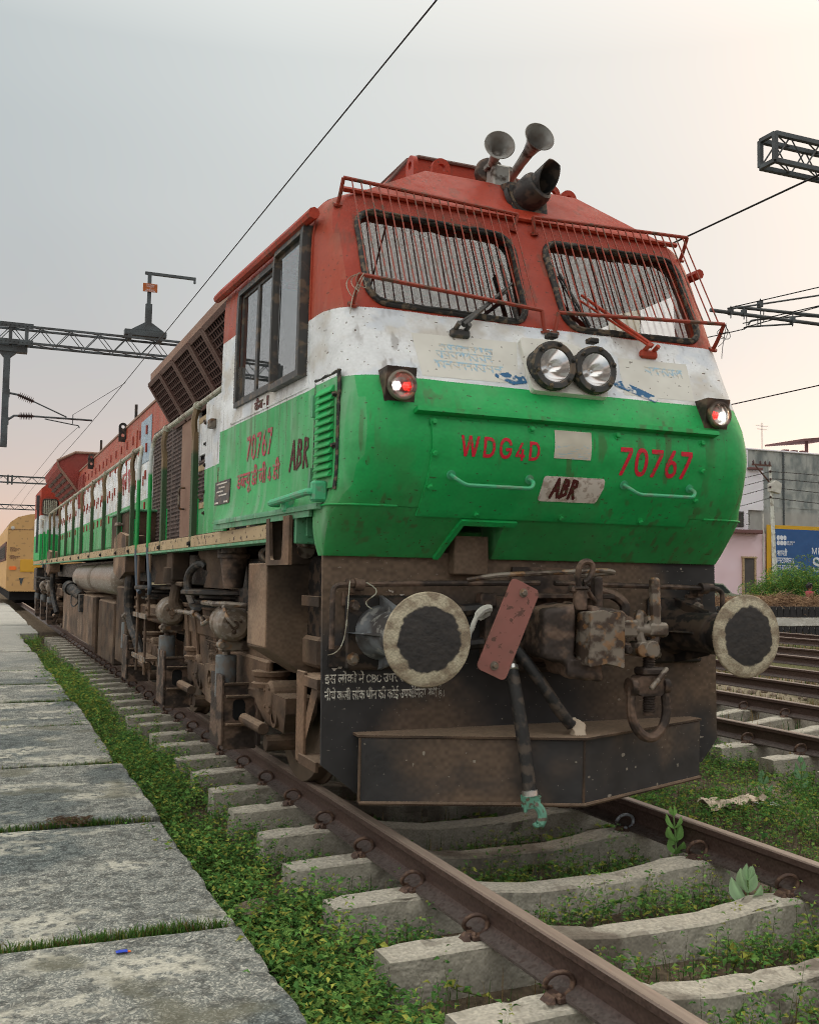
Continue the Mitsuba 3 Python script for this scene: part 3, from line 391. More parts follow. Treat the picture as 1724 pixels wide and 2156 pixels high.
for i, (a, b) in enumerate(zip(ys, ys[1:])):
    r_ = np.random.default_rng(100+i)
    for c, (x0, x1) in enumerate(((-3.62, (-1.885 if a < 21.5 else -1.45)+r_.uniform(-.035, .03)), (-6.0, -3.66))):
        g = .05 if i < 6 else .03
        cor = [(x0, a+g), (x1-.02*r_.random(), a+g+.03*r_.random()), (x1+.02*r_.random(), b-.03*r_.random()), (x0, b)]
        pl = Polygon(cor).buffer(-.03).buffer(.03, quad_segs=4)
        n = 60 if b < 9 else 12
        ring = np.array([pl.exterior.interpolate(t, normalized=True).coords[0] for t in np.linspace(0, 1, 4*n, endpoint=False)])
        q = np.stack([ring[:, 0]*6, ring[:, 1]*6, ring[:, 0]*0], -1); edge = ring[:, 0] > x1-.2
        ring[:, 0] -= np.where(edge, .045*meshkit.fbm(q*.5, 2, i)-.015+.05*np.clip(meshkit.fbm(q*2.2, 3, i+9)-.58, 0, 1), 0)
        ring[:, 1] += .02*(meshkit.fbm(q*2, 3, i+4)-.5)
        if ring[0, 0] == ring[1, 0] == ring[2, 0] and ring[0, 1] > ring[1, 1]: ring = ring[::-1]
        pl2 = Polygon(ring); pl2 = pl2 if pl2.exterior.is_ccw else Polygon(ring[::-1])
        ring = np.array(pl2.exterior.coords[:-1]); ins = np.array(Polygon(ring).exterior.coords[:-1])
        cen = ring.mean(0); d = ring-np.roll(ring, 1, 0); nn = np.stack([d[:, 1], -d[:, 0]], 1); nn = nn+np.roll(nn, -1, 0); nn /= np.linalg.norm(nn, axis=1, keepdims=True)+1e-9
        zt = PZ+.006*r_.normal()
        lay = [(0, -.15), (0, -.02), (.006, -.007), (.018, 0)]
        V = np.vstack([np.c_[ring-nn*o, np.full(len(ring), zt+z)] for o, z in lay]); N = len(ring)
        F = []
        for L in range(3):
            i0 = np.arange(N); i1 = (i0+1) % N
            F += [np.stack([L*N+i0, L*N+i1, (L+1)*N+i1], 1), np.stack([L*N+i0, (L+1)*N+i1, (L+1)*N+i0], 1)]
        top = trimesh.creation.triangulate_polygon(Polygon(V[3*N:, :2]).buffer(0), engine='earcut')
        tm = trimesh.Trimesh(np.c_[top[0], np.full(len(top[0]), zt)], top[1], process=False)
        if tm.face_normals[:, 2].mean() < 0: tm.invert()
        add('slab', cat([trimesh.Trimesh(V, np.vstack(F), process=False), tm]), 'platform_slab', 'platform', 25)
# ------------------------------------------------------------------ tracks
def rail_profile():
    h = [(-.075, -.172), (.075, -.172), (.075, -.160), (.030, -.145), (.009, -.125), (.008, -.060), (.018, -.045), (.036, -.036), (.036, -.008), (.028, -.001), (.012, .001)]
    return Polygon(h+[(-x, z) for x, z in h[::-1] if z > -.172])
def make_rail(cx, y0, y1, label, group=None, mats='rail_steel'):
    m = prism(affinity.translate(rail_profile(), cx), y0, y1, 'y'); k = thing('rail', label, 'rail', group)
    scene[k] = ply(m, mats, 35); return k
def sleeper_mesh(seed, n=26):
    r_ = np.random.default_rng(seed); xs = np.linspace(-1.375, 1.375, n); rings = []
    for x in xs:
        ax = abs(x); dip = .045*np.clip((.62-ax)/.35, 0, 1)**.8+.01*np.clip((ax-1.0)/.3, 0, 1); zt = -.176-dip
        wt, wb = .092-.010*(ax < .5), .118-.012*(ax < .5); c = .010; e = .010 if ax > 1.37 else 0
        rings.append([(x, -wb, -.42), (x, -wt-.004+e, zt-c), (x, -wt+c+e, zt-e*.6), (x, wt-c-e, zt-e*.6), (x, wt+.004-e, zt-c), (x, wb, -.42)])
    P = np.array(rings); m = grid_mesh(P); v0, v1 = np.arange(6), (n-1)*6+np.arange(6)
    f = [[v0[0], v0[i+1], v0[i]] for i in range(1, 5)]+[[v1[0], v1[i], v1[i+1]] for i in range(1, 5)]
    m = trimesh.Trimesh(m.vertices, np.vstack([m.faces, f]), process=False); m.fix_normals()
    m.merge_vertices(); m = m.subdivide_to_size(.07); m.merge_vertices(); v = np.asarray(m.vertices).copy(); ch = np.clip(meshkit.fbm(v*[9, 22, 22]+seed*7, 3, seed)-.62, 0, 1)*.10*(v[:, 2] > -.30); v[:, 1] -= np.sign(v[:, 1])*ch; v[:, 2] -= ch*.7; v[:, 0] -= np.sign(v[:, 0])*ch*(np.abs(v[:, 0]) > 1.3); m.vertices = v; return lump(m, .0014, 12, seed)
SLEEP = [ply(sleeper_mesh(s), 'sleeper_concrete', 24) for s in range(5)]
def clip_mesh():
    g = np.linspace(-PI*.5, PI*1.72, 40); p = np.stack([np.linspace(-.05, .04, 40)+.012*np.sin(g), .022-.052*np.cos(g), .060+.047*np.sin(g)], 1)
    return tube(p, .0115, 8)
def shoulder_mesh(): return cat([box(-.045, .045, -.020, .024, -.014, .020, .008), hull([(-.03, -.06, -.01), (.03, -.06, -.01), (-.03, -.03, .02), (.03, -.03, .02), (-.04, -.03, -.01), (.04, -.03, -.01)])])
CLIP = {m: ply(clip_mesh(), m, True) for m in ('clip_rust', 'clip_silver')}
SHOULDER = ply(shoulder_mesh(), 'clip_rust', 30)
LINER = ply(hull([(-.05, .022, .004), (.05, .022, .004), (-.05, .07, .008), (.05, .07, .008), (-.05, .022, .014), (.05, .022, .014), (-.05, .07, .016), (.045, .08, .016)]), 'liner', 30)
def make_sleepers(cx, gx, ylist, lab, group, full, seed=0):
    r_ = np.random.default_rng(seed)
    for i, y in enumerate(ylist):
        k = thing('sleeper', lab(i) if callable(lab) else lab, 'sleeper', group)
        jx, ja = r_.uniform(-.03, .03), r_.uniform(-.6, .6)
        scene[k] = {**SLEEP[i % 5], 'to_world': T().translate([cx+jx, y, r_.uniform(-.004, .004)]).rotate([0, 0, 1], ja)}
        for sx in gx:
            for out in (-1, 1):
                if not full and (out if sx > cx else -out) > 0 and y > 4: continue
                d = T().translate([sx+out*.088, y+.01, -.172])
                # local y points to the rail; local x runs along the track
                M = d @ T().rotate([0, 0, 1], 90*out) @ T().rotate([0, 0, 1], r_.uniform(-5, 5)) @ T().scale([1.0, .9, .85])
                put('rail_clip', CLIP['clip_silver' if full and (i, out, sx > cx) == (4, -1, True) else 'clip_rust'], M, k)
                put('shoulder', SHOULDER, M, k)
                if y < 8: put('liner', LINER, M, k)
RX = .874
ORD = ['first', 'second', 'third', 'fourth', 'fifth', 'sixth', 'seventh', 'eighth', 'ninth', 'tenth', 'eleventh', 'twelfth', 'thirteenth', 'fourteenth', 'fifteenth', 'sixteenth', 'seventeenth', 'eighteenth', 'nineteenth']+[f'{n}th' for n in range(20, 60)]
make_rail(-RX, -6, 62, 'near left rail under the locomotive, rusty brown with a worn running edge')
make_rail(RX, -6, 62, 'right rail under the locomotive, rusty brown, darker on its inner side')
Y0, SP = -1.173, .696
make_sleepers(0, (-RX, RX), [Y0+SP*j for j in range(-1, 34)], lambda i: (f'concrete sleeper under the locomotive rails, {ORD[i]} from the bottom edge of the picture'), 'sleepers of the locomotive track', True, 1)
TR2 = (4.06, 5.84)
make_rail(TR2[0], -4, 60, 'nearer rail of the empty track to the right of the locomotive')
make_rail(TR2[1], -4, 60, 'farther rail of the empty track to the right of the locomotive')
make_sleepers(4.95, TR2, [1.35+.70*j for j in range(0, 9)], lambda i: f'pale concrete sleeper of the empty second track, {ORD[i]} from the right edge', 'sleepers of the empty second track', False, 2)
for xs, nm in (((7.6, 9.33), 'third'), ((11.55, 13.3), 'fourth'), ((16.3, 18.0), 'fifth')):
    for q, x in zip(('nearer', 'farther'), xs):
        make_rail(x, 2, 90, f'{q} rail of the {nm} track counted from the locomotive')

# ------------------------------------------------------------------ locomotive: cab shell and nose
from scipy.interpolate import PchipInterpolator
LOCO = thing('locomotive', 'red white and green diesel locomotive with dusty black bumper plate facing the viewer', 'locomotive')
def L(name, mesh, m, sub=None, smooth=30, label=None, **kw): return add(name, mesh, m, sub or LOCO, smooth, label, **kw)
_zp = [1.40, 1.49, 1.62, 1.75, 1.95, 2.12, 2.28, 2.40, 2.86, 3.45, 3.56, 3.62, 3.70, 3.90]
_yp = [.735, .655, .535, .41, .295, .255, .285, .345, .565, .835, .885, .905, .935, 1.13]
yfront = PchipInterpolator(_zp, _yp)
hwid = PchipInterpolator([1.49, 1.75, 1.82, 2.0, 2.6, 3.30, 3.42, 3.50, 3.56, 3.60, 3.66, 3.70, 3.80, 3.90], [1.30, 1.336, 1.312, 1.30, 1.295, 1.285, 1.272, 1.245, 1.19, 1.09, .95, .875, .71, .54])
crad = PchipInterpolator([1.49, 1.75, 2.0, 2.5, 3.4, 3.56, 3.64, 3.9], [.10, .22, .20, .21, .17, .12, .05, .05])
cdep = PchipInterpolator([1.49, 1.75, 2.0, 2.5, 3.4, 3.56, 3.64, 3.9], [.025, .12, .19, .21, .17, .12, .05, .05])
def ring(z, inset=0., yback=2.9, taper=.028, dy=0.):
    hw, yf, r, b = float(hwid(z))-inset, float(yfront(z))+inset+dy, float(crad(z)), float(cdep(z)); pts = []
    def sx(x, y): return x*(1+taper*max(y-.5, 0)) if z < 3.55 else x*(1+taper*max(y-.5, 0)*max(0, (3.8-z)/.25))
    for y in np.linspace(yback-inset, yf+b, 10): pts.append((sx(-hw, y), y))
    for t in np.linspace(0, PI/2, 9)[1:]: pts.append((-hw+r-r*math.cos(t), yf+b-b*math.sin(t)))
    for x in np.linspace(-(hw-r), hw-r, 18)[1:-1]: pts.append((x, yf))
    for t in np.linspace(PI/2, 0, 9): pts.append((hw-r+r*math.cos(t), yf+b-b*math.sin(t)))
    for y in np.linspace(yf+b, yback-inset, 10)[1:]: pts.append((sx(hw, y), y))
    return np.c_[np.array(pts), np.full(len(pts), z)]
def loft(zs, **kw):
    R = np.array([ring(z, **kw) for z in zs]); n = R.shape[1]; m = len(zs); v = R.reshape(-1, 3)
    I, J = np.meshgrid(np.arange(m-1), np.arange(n), indexing='ij'); J2 = (J+1) % n
    q = np.stack([I*n+J, I*n+J2, (I+1)*n+J2, (I+1)*n+J], -1).reshape(-1, 4)
    f = [q[:, [0, 1, 2]], q[:, [0, 2, 3]]]
    for b, s in ((0, -1), ((m-1)*n, 1)):
        t = trimesh.creation.triangulate_polygon(Polygon(R[0 if b == 0 else -1][:, :2]), engine='earcut'); 
        idx = np.array([np.argmin(np.abs(R[0 if b == 0 else -1][:, :2]-p).sum(1)) for p in t[0]])[t[1]]+b
        f.append(idx if s > 0 else idx[:, ::-1])
    me = trimesh.Trimesh(v, np.vstack(f), process=True); me.fix_normals(); return me
def onfront(x, z, off=0.):
    x, z = np.asarray(x, float), np.asarray(z, float); d = yfront.derivative()(z); s = 1/np.sqrt(1+d*d)
    return np.stack([x, yfront(z)-off*s, z+off*d*s], -1)
def conform(m, off=.003, size=.035):
    """A flat mesh in (x, z, thickness) laid on the nose, its back off metres proud."""
    m = m.copy(); m.merge_vertices(); m = m.subdivide_to_size(size); v = np.asarray(m.vertices)
    m.vertices = onfront(v[:, 0], v[:, 1], off+v[:, 2]); m.fix_normals(); return m
zs = np.unique(np.round(np.r_[np.arange(1.75, 3.40, .05), np.arange(3.40, 3.62, .02), 3.62], 3))
outer, inner = man(loft(zs)), man(loft(np.r_[1.80, np.arange(1.85, 3.4, .1), 3.45, 3.52, 3.60], inset=.05))
def winpoly(s): return rpoly([(s*.105, 3.445), (s*.133, 2.845), (s*1.105, 2.863), (s*1.10, 3.462)], .11)
shell = outer-inner
for s in (-1, 1):
    shell = shell-man(prism(winpoly(s), -.2, 1.35, 'y'))
    shell = shell-man(box(s*1.15, s*1.6, 1.02, 2.46, 2.57, 3.34, 0))
CAB = L('cab', unman(shell), 'cab_paint', smooth=26)
hp = [(s*x, y, z) for s in (-1, 1) for x, y, z in ((1.06, .875, 3.585), (.55, 1.122, 3.886), (.53, 1.14, 3.896), (1.06, 2.9, 3.585), (.55, 2.9, 3.886), (.53, 2.9, 3.896))]
L('roof_hump', hull(hp), 'cab_paint', smooth=12)
# lower apron with the notch for the coupler bracket
ap = man(loft(np.r_[1.49, 1.495, 1.55, 1.6, 1.65, 1.7, 1.748], yback=.765, taper=0))
ap = ap-man(loft(np.r_[1.46, 1.5, 1.6, 1.66], yback=.99, taper=0, inset=.03)) if False else ap
notch = prism([(-.645, 1.40), (-.572, 1.682), (-.315, 1.682), (-.30, 1.40)], .2, .90, 'y')
L('apron', unman(ap-man(notch)), 'cab_paint', smooth=32)
lip = [(-.665, 1.487), (-.592, 1.70), (-.28, 1.70)]
L('notch_flange', cat([conform(prism([(-.675, 1.495), (-.598, 1.705), (-.572, 1.682), (-.645, 1.495)], 0, .02, 'z'), .001), conform(prism([(-.598, 1.682), (-.60, 1.706), (-.26, 1.706), (-.26, 1.682)], 0, .025, 'z'), .001)]), 'green_paint')
L('bracket_box', box(-.56, -.35, .60, .80, 1.40, 1.615, .006), 'dusty_brown')
L('seam_strip', tube(ring(1.752, inset=-.004)[8:19], .006, 6), 'green_paint')
L('seam_strip', tube(ring(1.752, inset=-.004)[-19:-8], .006, 6), 'green_paint')
# hatch, rain strip, letters, plates
hat = Polygon([(-.872, 2.20), (.872, 2.20), (.885, 2.03), (.872, 1.713), (-.872, 1.713), (-.858, 2.03)])
HATCH = L('hatch', conform(trimesh.creation.extrude_polygon(hat, .012, engine='earcut'), .001), 'green_paint')
st = conform(trimesh.creation.extrude_polygon(sbox(-.96, 2.222, .955, 2.245), .055, engine='earcut'), 0)
L('rain_strip', st, 'green_paint')
for x, z in ((-.856, 2.181), (-.846, 2.028), (-.842, 1.862), (-.281, 2.183), (.268, 2.186), (.852, 2.181), (.863, 2.026), (.862, 1.862), (-.526, 1.735), (.006, 1.735), (.54, 1.735)):
    p = onfront(x, z, .012); q = onfront(x, z, 1.); L('bolt', bolt(p, q-p, .015, .02), 'green_paint', HATCH)
def decal(m, x, z, matn, name, t=.0145): 
    m = m.copy(); m.apply_translation([x, z, 0]); return L(name, conform(m, t, .03), matn, HATCH)
x = -.700
for ch, h in (('W', .098), ('D', .098), ('G', .098), ('4', .086), ('D', .092)):
    t = flat_text(ch, h, True, .82); w = t.bounds[1][0]; decal(t, x, 2.022 if ch != '4' else 2.018, 'letter_red', 'letter'); x += w+.026
x = .288
for ch in '70767':
    t = flat_text(ch, .142, True, .80); w = t.bounds[1][0]; decal(t, x, 1.975, 'letter_red', 'letter'); x += w+.022
decal(trimesh.creation.extrude_polygon(rpoly([(-.185, 1.818), (-.178, 1.948), (.212, 1.950), (.215, 1.90), (.19, 1.820)], .018), .002, engine='earcut'), 0, 0, 'plate_white', 'name_plate')
def strokes(paths, w, t=.002):
    u = unary_union([LineString(p).buffer(w/2, quad_segs=4) for p in paths]); return cat([trimesh.creation.extrude_polygon(g, t, engine='earcut') for g in getattr(u, 'geoms', [u])])
def hand_abr(h):
    A = [[(0, 0), (.34, 1), (.47, .02)], [(.17, .38), (.43, .40)]]
    B = [[(.66, .0), (.80, .98)], [(.80, .98), (1.02, .92), (1.04, .68), (.73, .54)], [(.73, .54), (1.0, .48), (1.02, .2), (.66, .02)]]
    R = [[(1.26, .0), (1.38, .96)], [(1.38, .96), (1.62, .90), (1.62, .66), (1.32, .5)], [(1.36, .5), (1.62, .0)]]
    return [[(x*h, y*h) for x, y in p] for p in A+B+R]
decal(strokes(hand_abr(.092), .018), -.115, 1.843, 'letter_maroon', 'letter', .018)
decal(trimesh.creation.extrude_polygon(sbox(-.138, 2.043, .096, 2.19), .002, engine='earcut'), 0, 0, 'sticker', 'sticker')
def handle(x0, x1, z, name='handle'):
    a, b = onfront(x0, z, .014), onfront(x1, z, .014); na, nb = onfront(x0, z, .075), onfront(x1, z, .075); dz = np.array([0, -.02, -.035])
    m = [tube(bend([a, na, na+dz+[.05, 0, 0], nb+dz-[.03, 0, 0], nb, b], .03, 5), .0105, 8), lathe([(0, 0), (.026, 0), (.026, .006), (0, .008)], a, na-a, 12), lathe([(0, 0), (.026, 0), (.026, .006), (0, .008)], b, nb-b, 12)]
    L(name, m, 'rail_green_paint', HATCH)
handle(-.735, -.268, 1.925); handle(.342, .795, 1.925)
# faded posters on the white band
for poly, nm in ((Polygon([(-.890, 2.70), (-.874, 2.445), (-.297, 2.452), (-.24, 2.715)]), 'a'), (Polygon([(.43, 2.69), (.93, 2.70), (.90, 2.45), (.40, 2.45)]), 'b')):
    PO = L('faded_poster', conform(trimesh.creation.extrude_polygon(poly, .0012, engine='earcut'), .0004), 'poster_ghost')
    r_ = np.random.default_rng(5 if nm == 'a' else 8); sc = []
    x0, x1 = (-.80, -.42) if nm == 'a' else (.58, .86)
    for row, (z, hh, col) in enumerate(((2.62, .035, 1), (2.565, .05, 1), (2.505, .05, 1)) if nm == 'a' else ((2.60, .06, 1),)):
        x = x0+r_.uniform(0, .08)
        while x < x1:
            w = r_.uniform(.02, .05); sc += [[(x, z+hh*.8), (x+w, z+hh*.8)], [(x+w*.7, z+hh*.8), (x+w*.7, z)], [(x, z+hh*.5), (x+w*.5, z+hh*r_.random()), (x+w*.6, z+hh*.2)]]; x += w*1.1
    L('blue_print', conform(strokes(sc, .007, .0008), .002, .05), 'blue_print', PO)
for pts in ([(-.36, 2.50), (-.27, 2.53), (-.25, 2.47), (-.33, 2.455), (-.42, 2.49)], [(.36, 2.51), (.48, 2.47), (.60, 2.43), (.62, 2.445), (.48, 2.50), (.40, 2.525)]):
    L('paint_smear', conform(trimesh.creation.extrude_polygon(Polygon(pts).buffer(.012), .001, engine='earcut'), .0026, .04), 'blue_smear')
# windscreens
for s in (-1, 1):
    g = winpoly(s); ringp = np.array([g.exterior.interpolate(t, normalized=True).coords[0] for t in np.linspace(0, 1, 120, endpoint=False)])
    p = onfront(ringp[:, 0], ringp[:, 1], .004)
    tri = trimesh.creation.triangulate_polygon(g.buffer(.012), engine='earcut'); gm = trimesh.Trimesh(np.c_[tri[0], np.zeros(len(tri[0]))], tri[1], process=False).subdivide_to_size(.12)
    v = np.asarray(gm.vertices); gm.vertices = onfront(v[:, 0], v[:, 1], -.022)
    W_ = L('windscreen', gm, 'window_glass', smooth=True)
    q = p+.006*(np.stack([meshkit.noise(p*25+k*9) for k in range(3)], 1)-.5)
    L('gasket', [tube(q, .020, 8, True), tube(onfront(ringp[:, 0]*.985+s*.009, ringp[:, 1]*.992+.025, .02)+.012*(np.stack([meshkit.noise(p*18+k*5) for k in range(3)], 1)-.5), .009, 6, True)], 'gasket', W_, True)
# interior
L('cab_interior', [box(-1.24, 1.24, 2.70, 2.76, 1.85, 3.5, 0), box(-1.2, 1.2, 1.0, 1.35, 1.9, 2.62, .03), box(-.9, -.45, 1.7, 2.2, 1.86, 2.5, .05), box(-.88, -.47, 2.12, 2.24, 2.4, 3.0, .04)], 'interior')
L('sun_board', prism([(.30, 2.84), (.60, 2.95), (.60, 2.87), (.625, 2.87), (.625, 3.05), (.86, 3.12), (.86, 2.84)], .86, .866, 'y'), 'cream_board')
L('sun_visor', [prism([(-.28, 3.42), (-.06, 3.42), (-.06, 3.16), (-.32, 3.14)], .93, .94, 'y')], 'black_void')
# gutters and roof edge
gut = [onfront(x, 3.585, .012) for x in np.linspace(-1.16, 1.16, 25)]
L('brow_gutter', tube(gut, .016, 6), 'red_paint')
for s in (-1, 1):
    yy = np.linspace(.86, 3.0, 14)
    L('drip_rail', tube([(s*(1.285*(1+.028*(y-.5))+.035), y, 3.415+.012*(y-.86)) for y in yy], [.034]*13+[.03], 8), 'red_paint')
# grilles
def grille(side, tl, tr_, bl, br, inner_post):
    a, b, c, d = map(np.array, (tl, tr_, bl, br)); G = None
    sg = np.sign(side)
    def foot(p, q, nm=0): return cat([tube(bend([p, q], .02), .012, 6), lathe([(0, 0), (.03, 0), (.03, .012), (0, .012)], q, p-q, 12)])
    ta, tb = (a, b); xi = b if side < 0 else a
    G = L('window_grille', tube([a, b], .012, 8), 'bar_paint'); L('bottom_rail', tube([c, d], .012, 8), 'bar_paint', G)
    n = 20
    for k in range(n):
        t = (k+.9)/(n+.6); L('bar', rod(a*(1-t)+b*t, c*(1-t)+d*t, .0046, 6), 'bar_paint', G, True)
    for p, q in inner_post: L('bracket', [tube(bend([p, (np.array(p)*.45+np.array(q)*.55)+[0, 0, -.012], q], .04), .012, 8), lathe([(0, 0), (.028, 0), (.028, .014), (0, .016)], q, np.array(p)-q, 12)], 'bar_paint', G)
def F_(x, z, o=.0): return onfront(x, z, o)
tl, trr, bl, brr = F_(-1.185, 3.59, .10), F_(-.055, 3.575, .06), F_(-1.20, 2.915, .14), F_(-.055, 2.905, .06)
grille(-1, tl, trr+[.0, 0, 0], bl, brr, ((tl, F_(-1.19, 3.50, -.03)), (bl, F_(-1.20, 2.84, -.02)), (trr, F_(-.075, 3.49, 0)), (brr, F_(-.03, 2.80, 0))))
tl, trr, bl, brr = F_(.055, 3.575, .06), F_(1.185, 3.59, .10), F_(.055, 2.905, .06), F_(1.20, 2.915, .14)
grille(1, tl, trr, bl, brr, ((trr, F_(1.19, 3.50, -.03)), (brr, F_(1.20, 2.84, -.02)), (tl, F_(.075, 3.49, 0)), (bl, F_(.03, 2.80, 0))))
r_ = np.random.default_rng(3)
for base, n in ((F_(-1.2, 2.915, .14), 7), (F_(1.2, 2.915, .14), 5)):
    L('loose_wire', [tube(spline([base+r_.normal(0, .008, 3), base+r_.normal(0, .025, 3)+[0, 0, -.05], base+r_.normal(0, .025, 3)+[0, 0, -.10-.10*(i == 0)]], 12), .0022, 4) for i in range(n)], 'handrail_paint' if n == 7 else 'wire')
# wipers
def wiper(px, pz, ex, ez, bl0, bl1, m):
    b0 = F_(px, pz, .01); e = F_(ex, ez, .06); p = F_(px, pz, .07)
    W_ = L('wiper', [box(px-.06, px+.06, b0[1]-.03, b0[1]+.01, pz-.035, pz+.015, .012), rod(F_(px-.03, pz, .0), F_(px-.03, pz, .085), .014), rod(F_(px+.035, pz, .0), F_(px+.035, pz, .08), .014),
        tube([p, p*.6+e*.4, e], [.016, .013, .008], 6), tube([F_(px-.035, pz, .075), e+[-.01, 0, -.035]], .007, 6)], m)
    L('blade', [tube([F_(*bl0, .035), F_(*bl1, .035)], .009, 6), tube([F_(*bl0, .012), F_(*bl1, .012)], .006, 4)], 'rubber', W_)
wiper(-.60, 2.735, -.215, 3.06, (-.235, 3.20), (-.215, 2.84), 'frame_metal'); wiper(.655, 2.745, .25, 3.05, (.155, 3.20), (.27, 2.86), 'red_paint')
# headlamps
HP = L('headlamp_plate', conform(trimesh.creation.extrude_polygon(rpoly([(-.235, 2.725), (.02, 2.735), (.20, 2.70), (.275, 2.60), (.255, 2.40), (-.235, 2.40)], .02), .035, engine='earcut'), 0), 'poster_ghost')
HD = np.array([-.02, -1, .02])
for x in (-.112, .155):
    c = np.array([x, .43, 2.555]); K = L('headlight', lathe([(0, 0), (.118, 0), (.122, .03), (.122, .10), (.134, .105), (.138, .115), (.138, .14), (.128, .15), (.098, .15), (.092, .142), (.092, .13)], c, HD, 40), 'gasket')
    e = c+HD*.152
    L('rim', lathe([(.094, -.006), (.10, .0), (.128, .002), (.130, -.01)], e, HD, 40), 'frame_metal', K)
    L('reflector', lathe([(.012, -.09), (.03, -.085), (.06, -.06), (.08, -.03), (.092, -.005)], e, HD, 40), 'reflector', K, True)
    L('bulb', lathe([(0, -.05), (.010, -.055), (.012, -.075), (.012, -.09)], e, HD, 12), 'bright_metal', K)
    L('lens', lathe([(0, 0), (.05, -.002), (.094, -.006)], e, HD, 40), 'lamp_glass', K, True)
    L('clamp', [bolt(e+np.array([.118*math.cos(a), -.004, .118*math.sin(a)]), HD, .009, .014) for a in np.linspace(.3, .3+2*PI, 6, endpoint=False)]+[box(x-.03, x+.03, .30, .36, 2.715, 2.745, .006), box(x-.02, x+.02, .30, .37, 2.42, 2.46, .006)], 'gasket', K)
# marker lights: square plate, round hood, white and red lamps lit
for s in (-1, 1):
    cx, cz = (.985 if s > 0 else -1.035), 2.362
    M = np.eye(4); tlt = math.degrees(math.atan2(.05, .12))
    base = hull(np.vstack([np.stack([onfront(cx+a*.086, cz+b*.098, -.02) for a in (-1, 1) for b in (-1, 1)]), np.array([(cx+a*.082, .272-.018*b, cz+b*.096) for a in (-1, 1) for b in (-1, 1)])]))
    K = L('marker_light', base, 'cast_steel')
    c = np.array([cx, .268, cz]); d = np.array([0, -1, 0.])
    L('hood', lathe([(.060, 0), (.078, 0), (.079, .022), (.076, .032), (.066, .034), (.061, .028), (.058, .0), (.054, -.002)], c, d, 36), 'worn_steel', K)
    L('bowl', lathe([(0, .002), (.045, .004), (.060, .02)], c, d, 32), 'horn_metal', K)
    for t, lm in ((-1, 'lamp_white'), (1, 'lamp_red')):
        col = {'lamp_white': (26, 25, 23), 'lamp_red': (7, .15, .1)}[lm]; o = t*.027*(1 if s < 0 else -1)
        ks = [lathe([(0, .004), (.0065, .002), (.0075, 0), (0, -.001)], c+[o+.0155*math.cos(a)*rr, -.012, .0155*math.sin(a)*rr-.004], d, 8) for a, rr in [(0, 0)]+[(i*PI/3, 1) for i in range(6)]]
        kk = L('lamp', ks, lm, K, True)
        scene[kk]['emitter'] = {'type': 'area', 'radiance': {'type': 'rgb', 'value': list(col)}}
        L('lens', lathe([(0, .012), (.015, .009), (.024, .002), (.025, 0)], c+[o, -.012, -.004], d, 20), 'lamp_glass', K, True)
# roof: raised hatch, horns, exhaust pipe, lifting eyes
rp = [(-.84, 3.66), (-.42, 4.20), (-.34, 4.235), (.34, 4.235), (.42, 4.20), (.84, 3.66)]
L('roof_hatch', hull([(x, 1.72, z) for x, z in rp]+[(x, 3.4, z) for x, z in rp]), 'red_paint')
L('roof_hatch_edge', [tube([(-.84, 1.71, 3.66), (-.42, 1.71, 4.202), (-.34, 1.71, 4.237), (.34, 1.71, 4.237), (.42, 1.71, 4.202), (.84, 1.71, 3.66)], .013, 6), tube([(-.42, 1.71, 4.202), (-.42, 3.4, 4.202)], .013, 6)], 'maroon_paint')
for x, y in ((-.25, 2.2), (.55, 1.9)): L('roof_grab', tube(bend([(x, y, 4.2), (x, y, 4.30), (x, y+.3, 4.30), (x, y+.3, 4.2)], .03), .009, 6), 'red_paint')
def eye(c, r, t, axis): 
    pr = Point(0, 0).buffer(r).union(sbox(-r, -r*1.6, r, 0)).difference(Point(0, 0).buffer(r*.42)); m = prism(pr, -t/2, t/2, axis); m.apply_translation(c); return m
for c in ((-.58, 1.25, 3.96), (-.36, 1.3, 4.0), (.47, 1.32, 3.97), (.60, 1.32, 3.955)): L('lifting_eye', eye(c, .062, .03, 'y' if c[0] > -.5 else 'x'), 'red_paint')
def horn(c, d, Lh, rb):
    d = np.array(d, float)/np.linalg.norm(d); prof = [(.0, -Lh), (.03, -Lh), (.032, -Lh*.5), (.038, -Lh*.3), (.052, -Lh*.16), (rb*.78, -Lh*.05), (rb, 0), (rb+.004, .004), (rb, .006)]
    K = L('horn', lathe(prof, c, d, 40), 'horn_metal'); L('bell', lathe([(rb*.99, .004), (rb*.74, -Lh*.05), (.045, -Lh*.16), (.03, -Lh*.3), (.0, -Lh*.34)], c, d, 40), 'bell_inside', K, True)
    L('diaphragm', lathe([(0, -.05), (.05, -.05), (.085, -.04), (.095, -.02), (.095, .02), (.085, .04), (.05, .05), (0, .05)], np.array(c)-d*(Lh+.02), d, 28), 'cast_steel', K)
horn((-.115, .96, 4.065), (-.28, -1, .16), .30, .094); horn((.150, .93, 4.155), (-.06, -1, .26), .52, .098)
L('horn_bracket', [box(-.07, .05, 1.12, 1.28, 3.84, 4.02, .01), rod((-.03, 1.2, 3.85), (-.03, 1.22, 4.02), .03), box(-.09, .09, 1.16, 1.36, 4.0, 4.04, .008)], 'horn_metal')
def hollow(pts, R, r, n=28):
    a, b = map(np.array, pts); d = (b-a)/np.linalg.norm(b-a); Lh = np.linalg.norm(b-a); return lathe([(0, 0), (R, 0), (R, Lh), (r, Lh), (r, .02), (0, .02)], a, d, n)
vb = np.array([.085, 1.02, 3.765]); vd = np.array([.30, -.78, .40]); vd /= np.linalg.norm(vd)
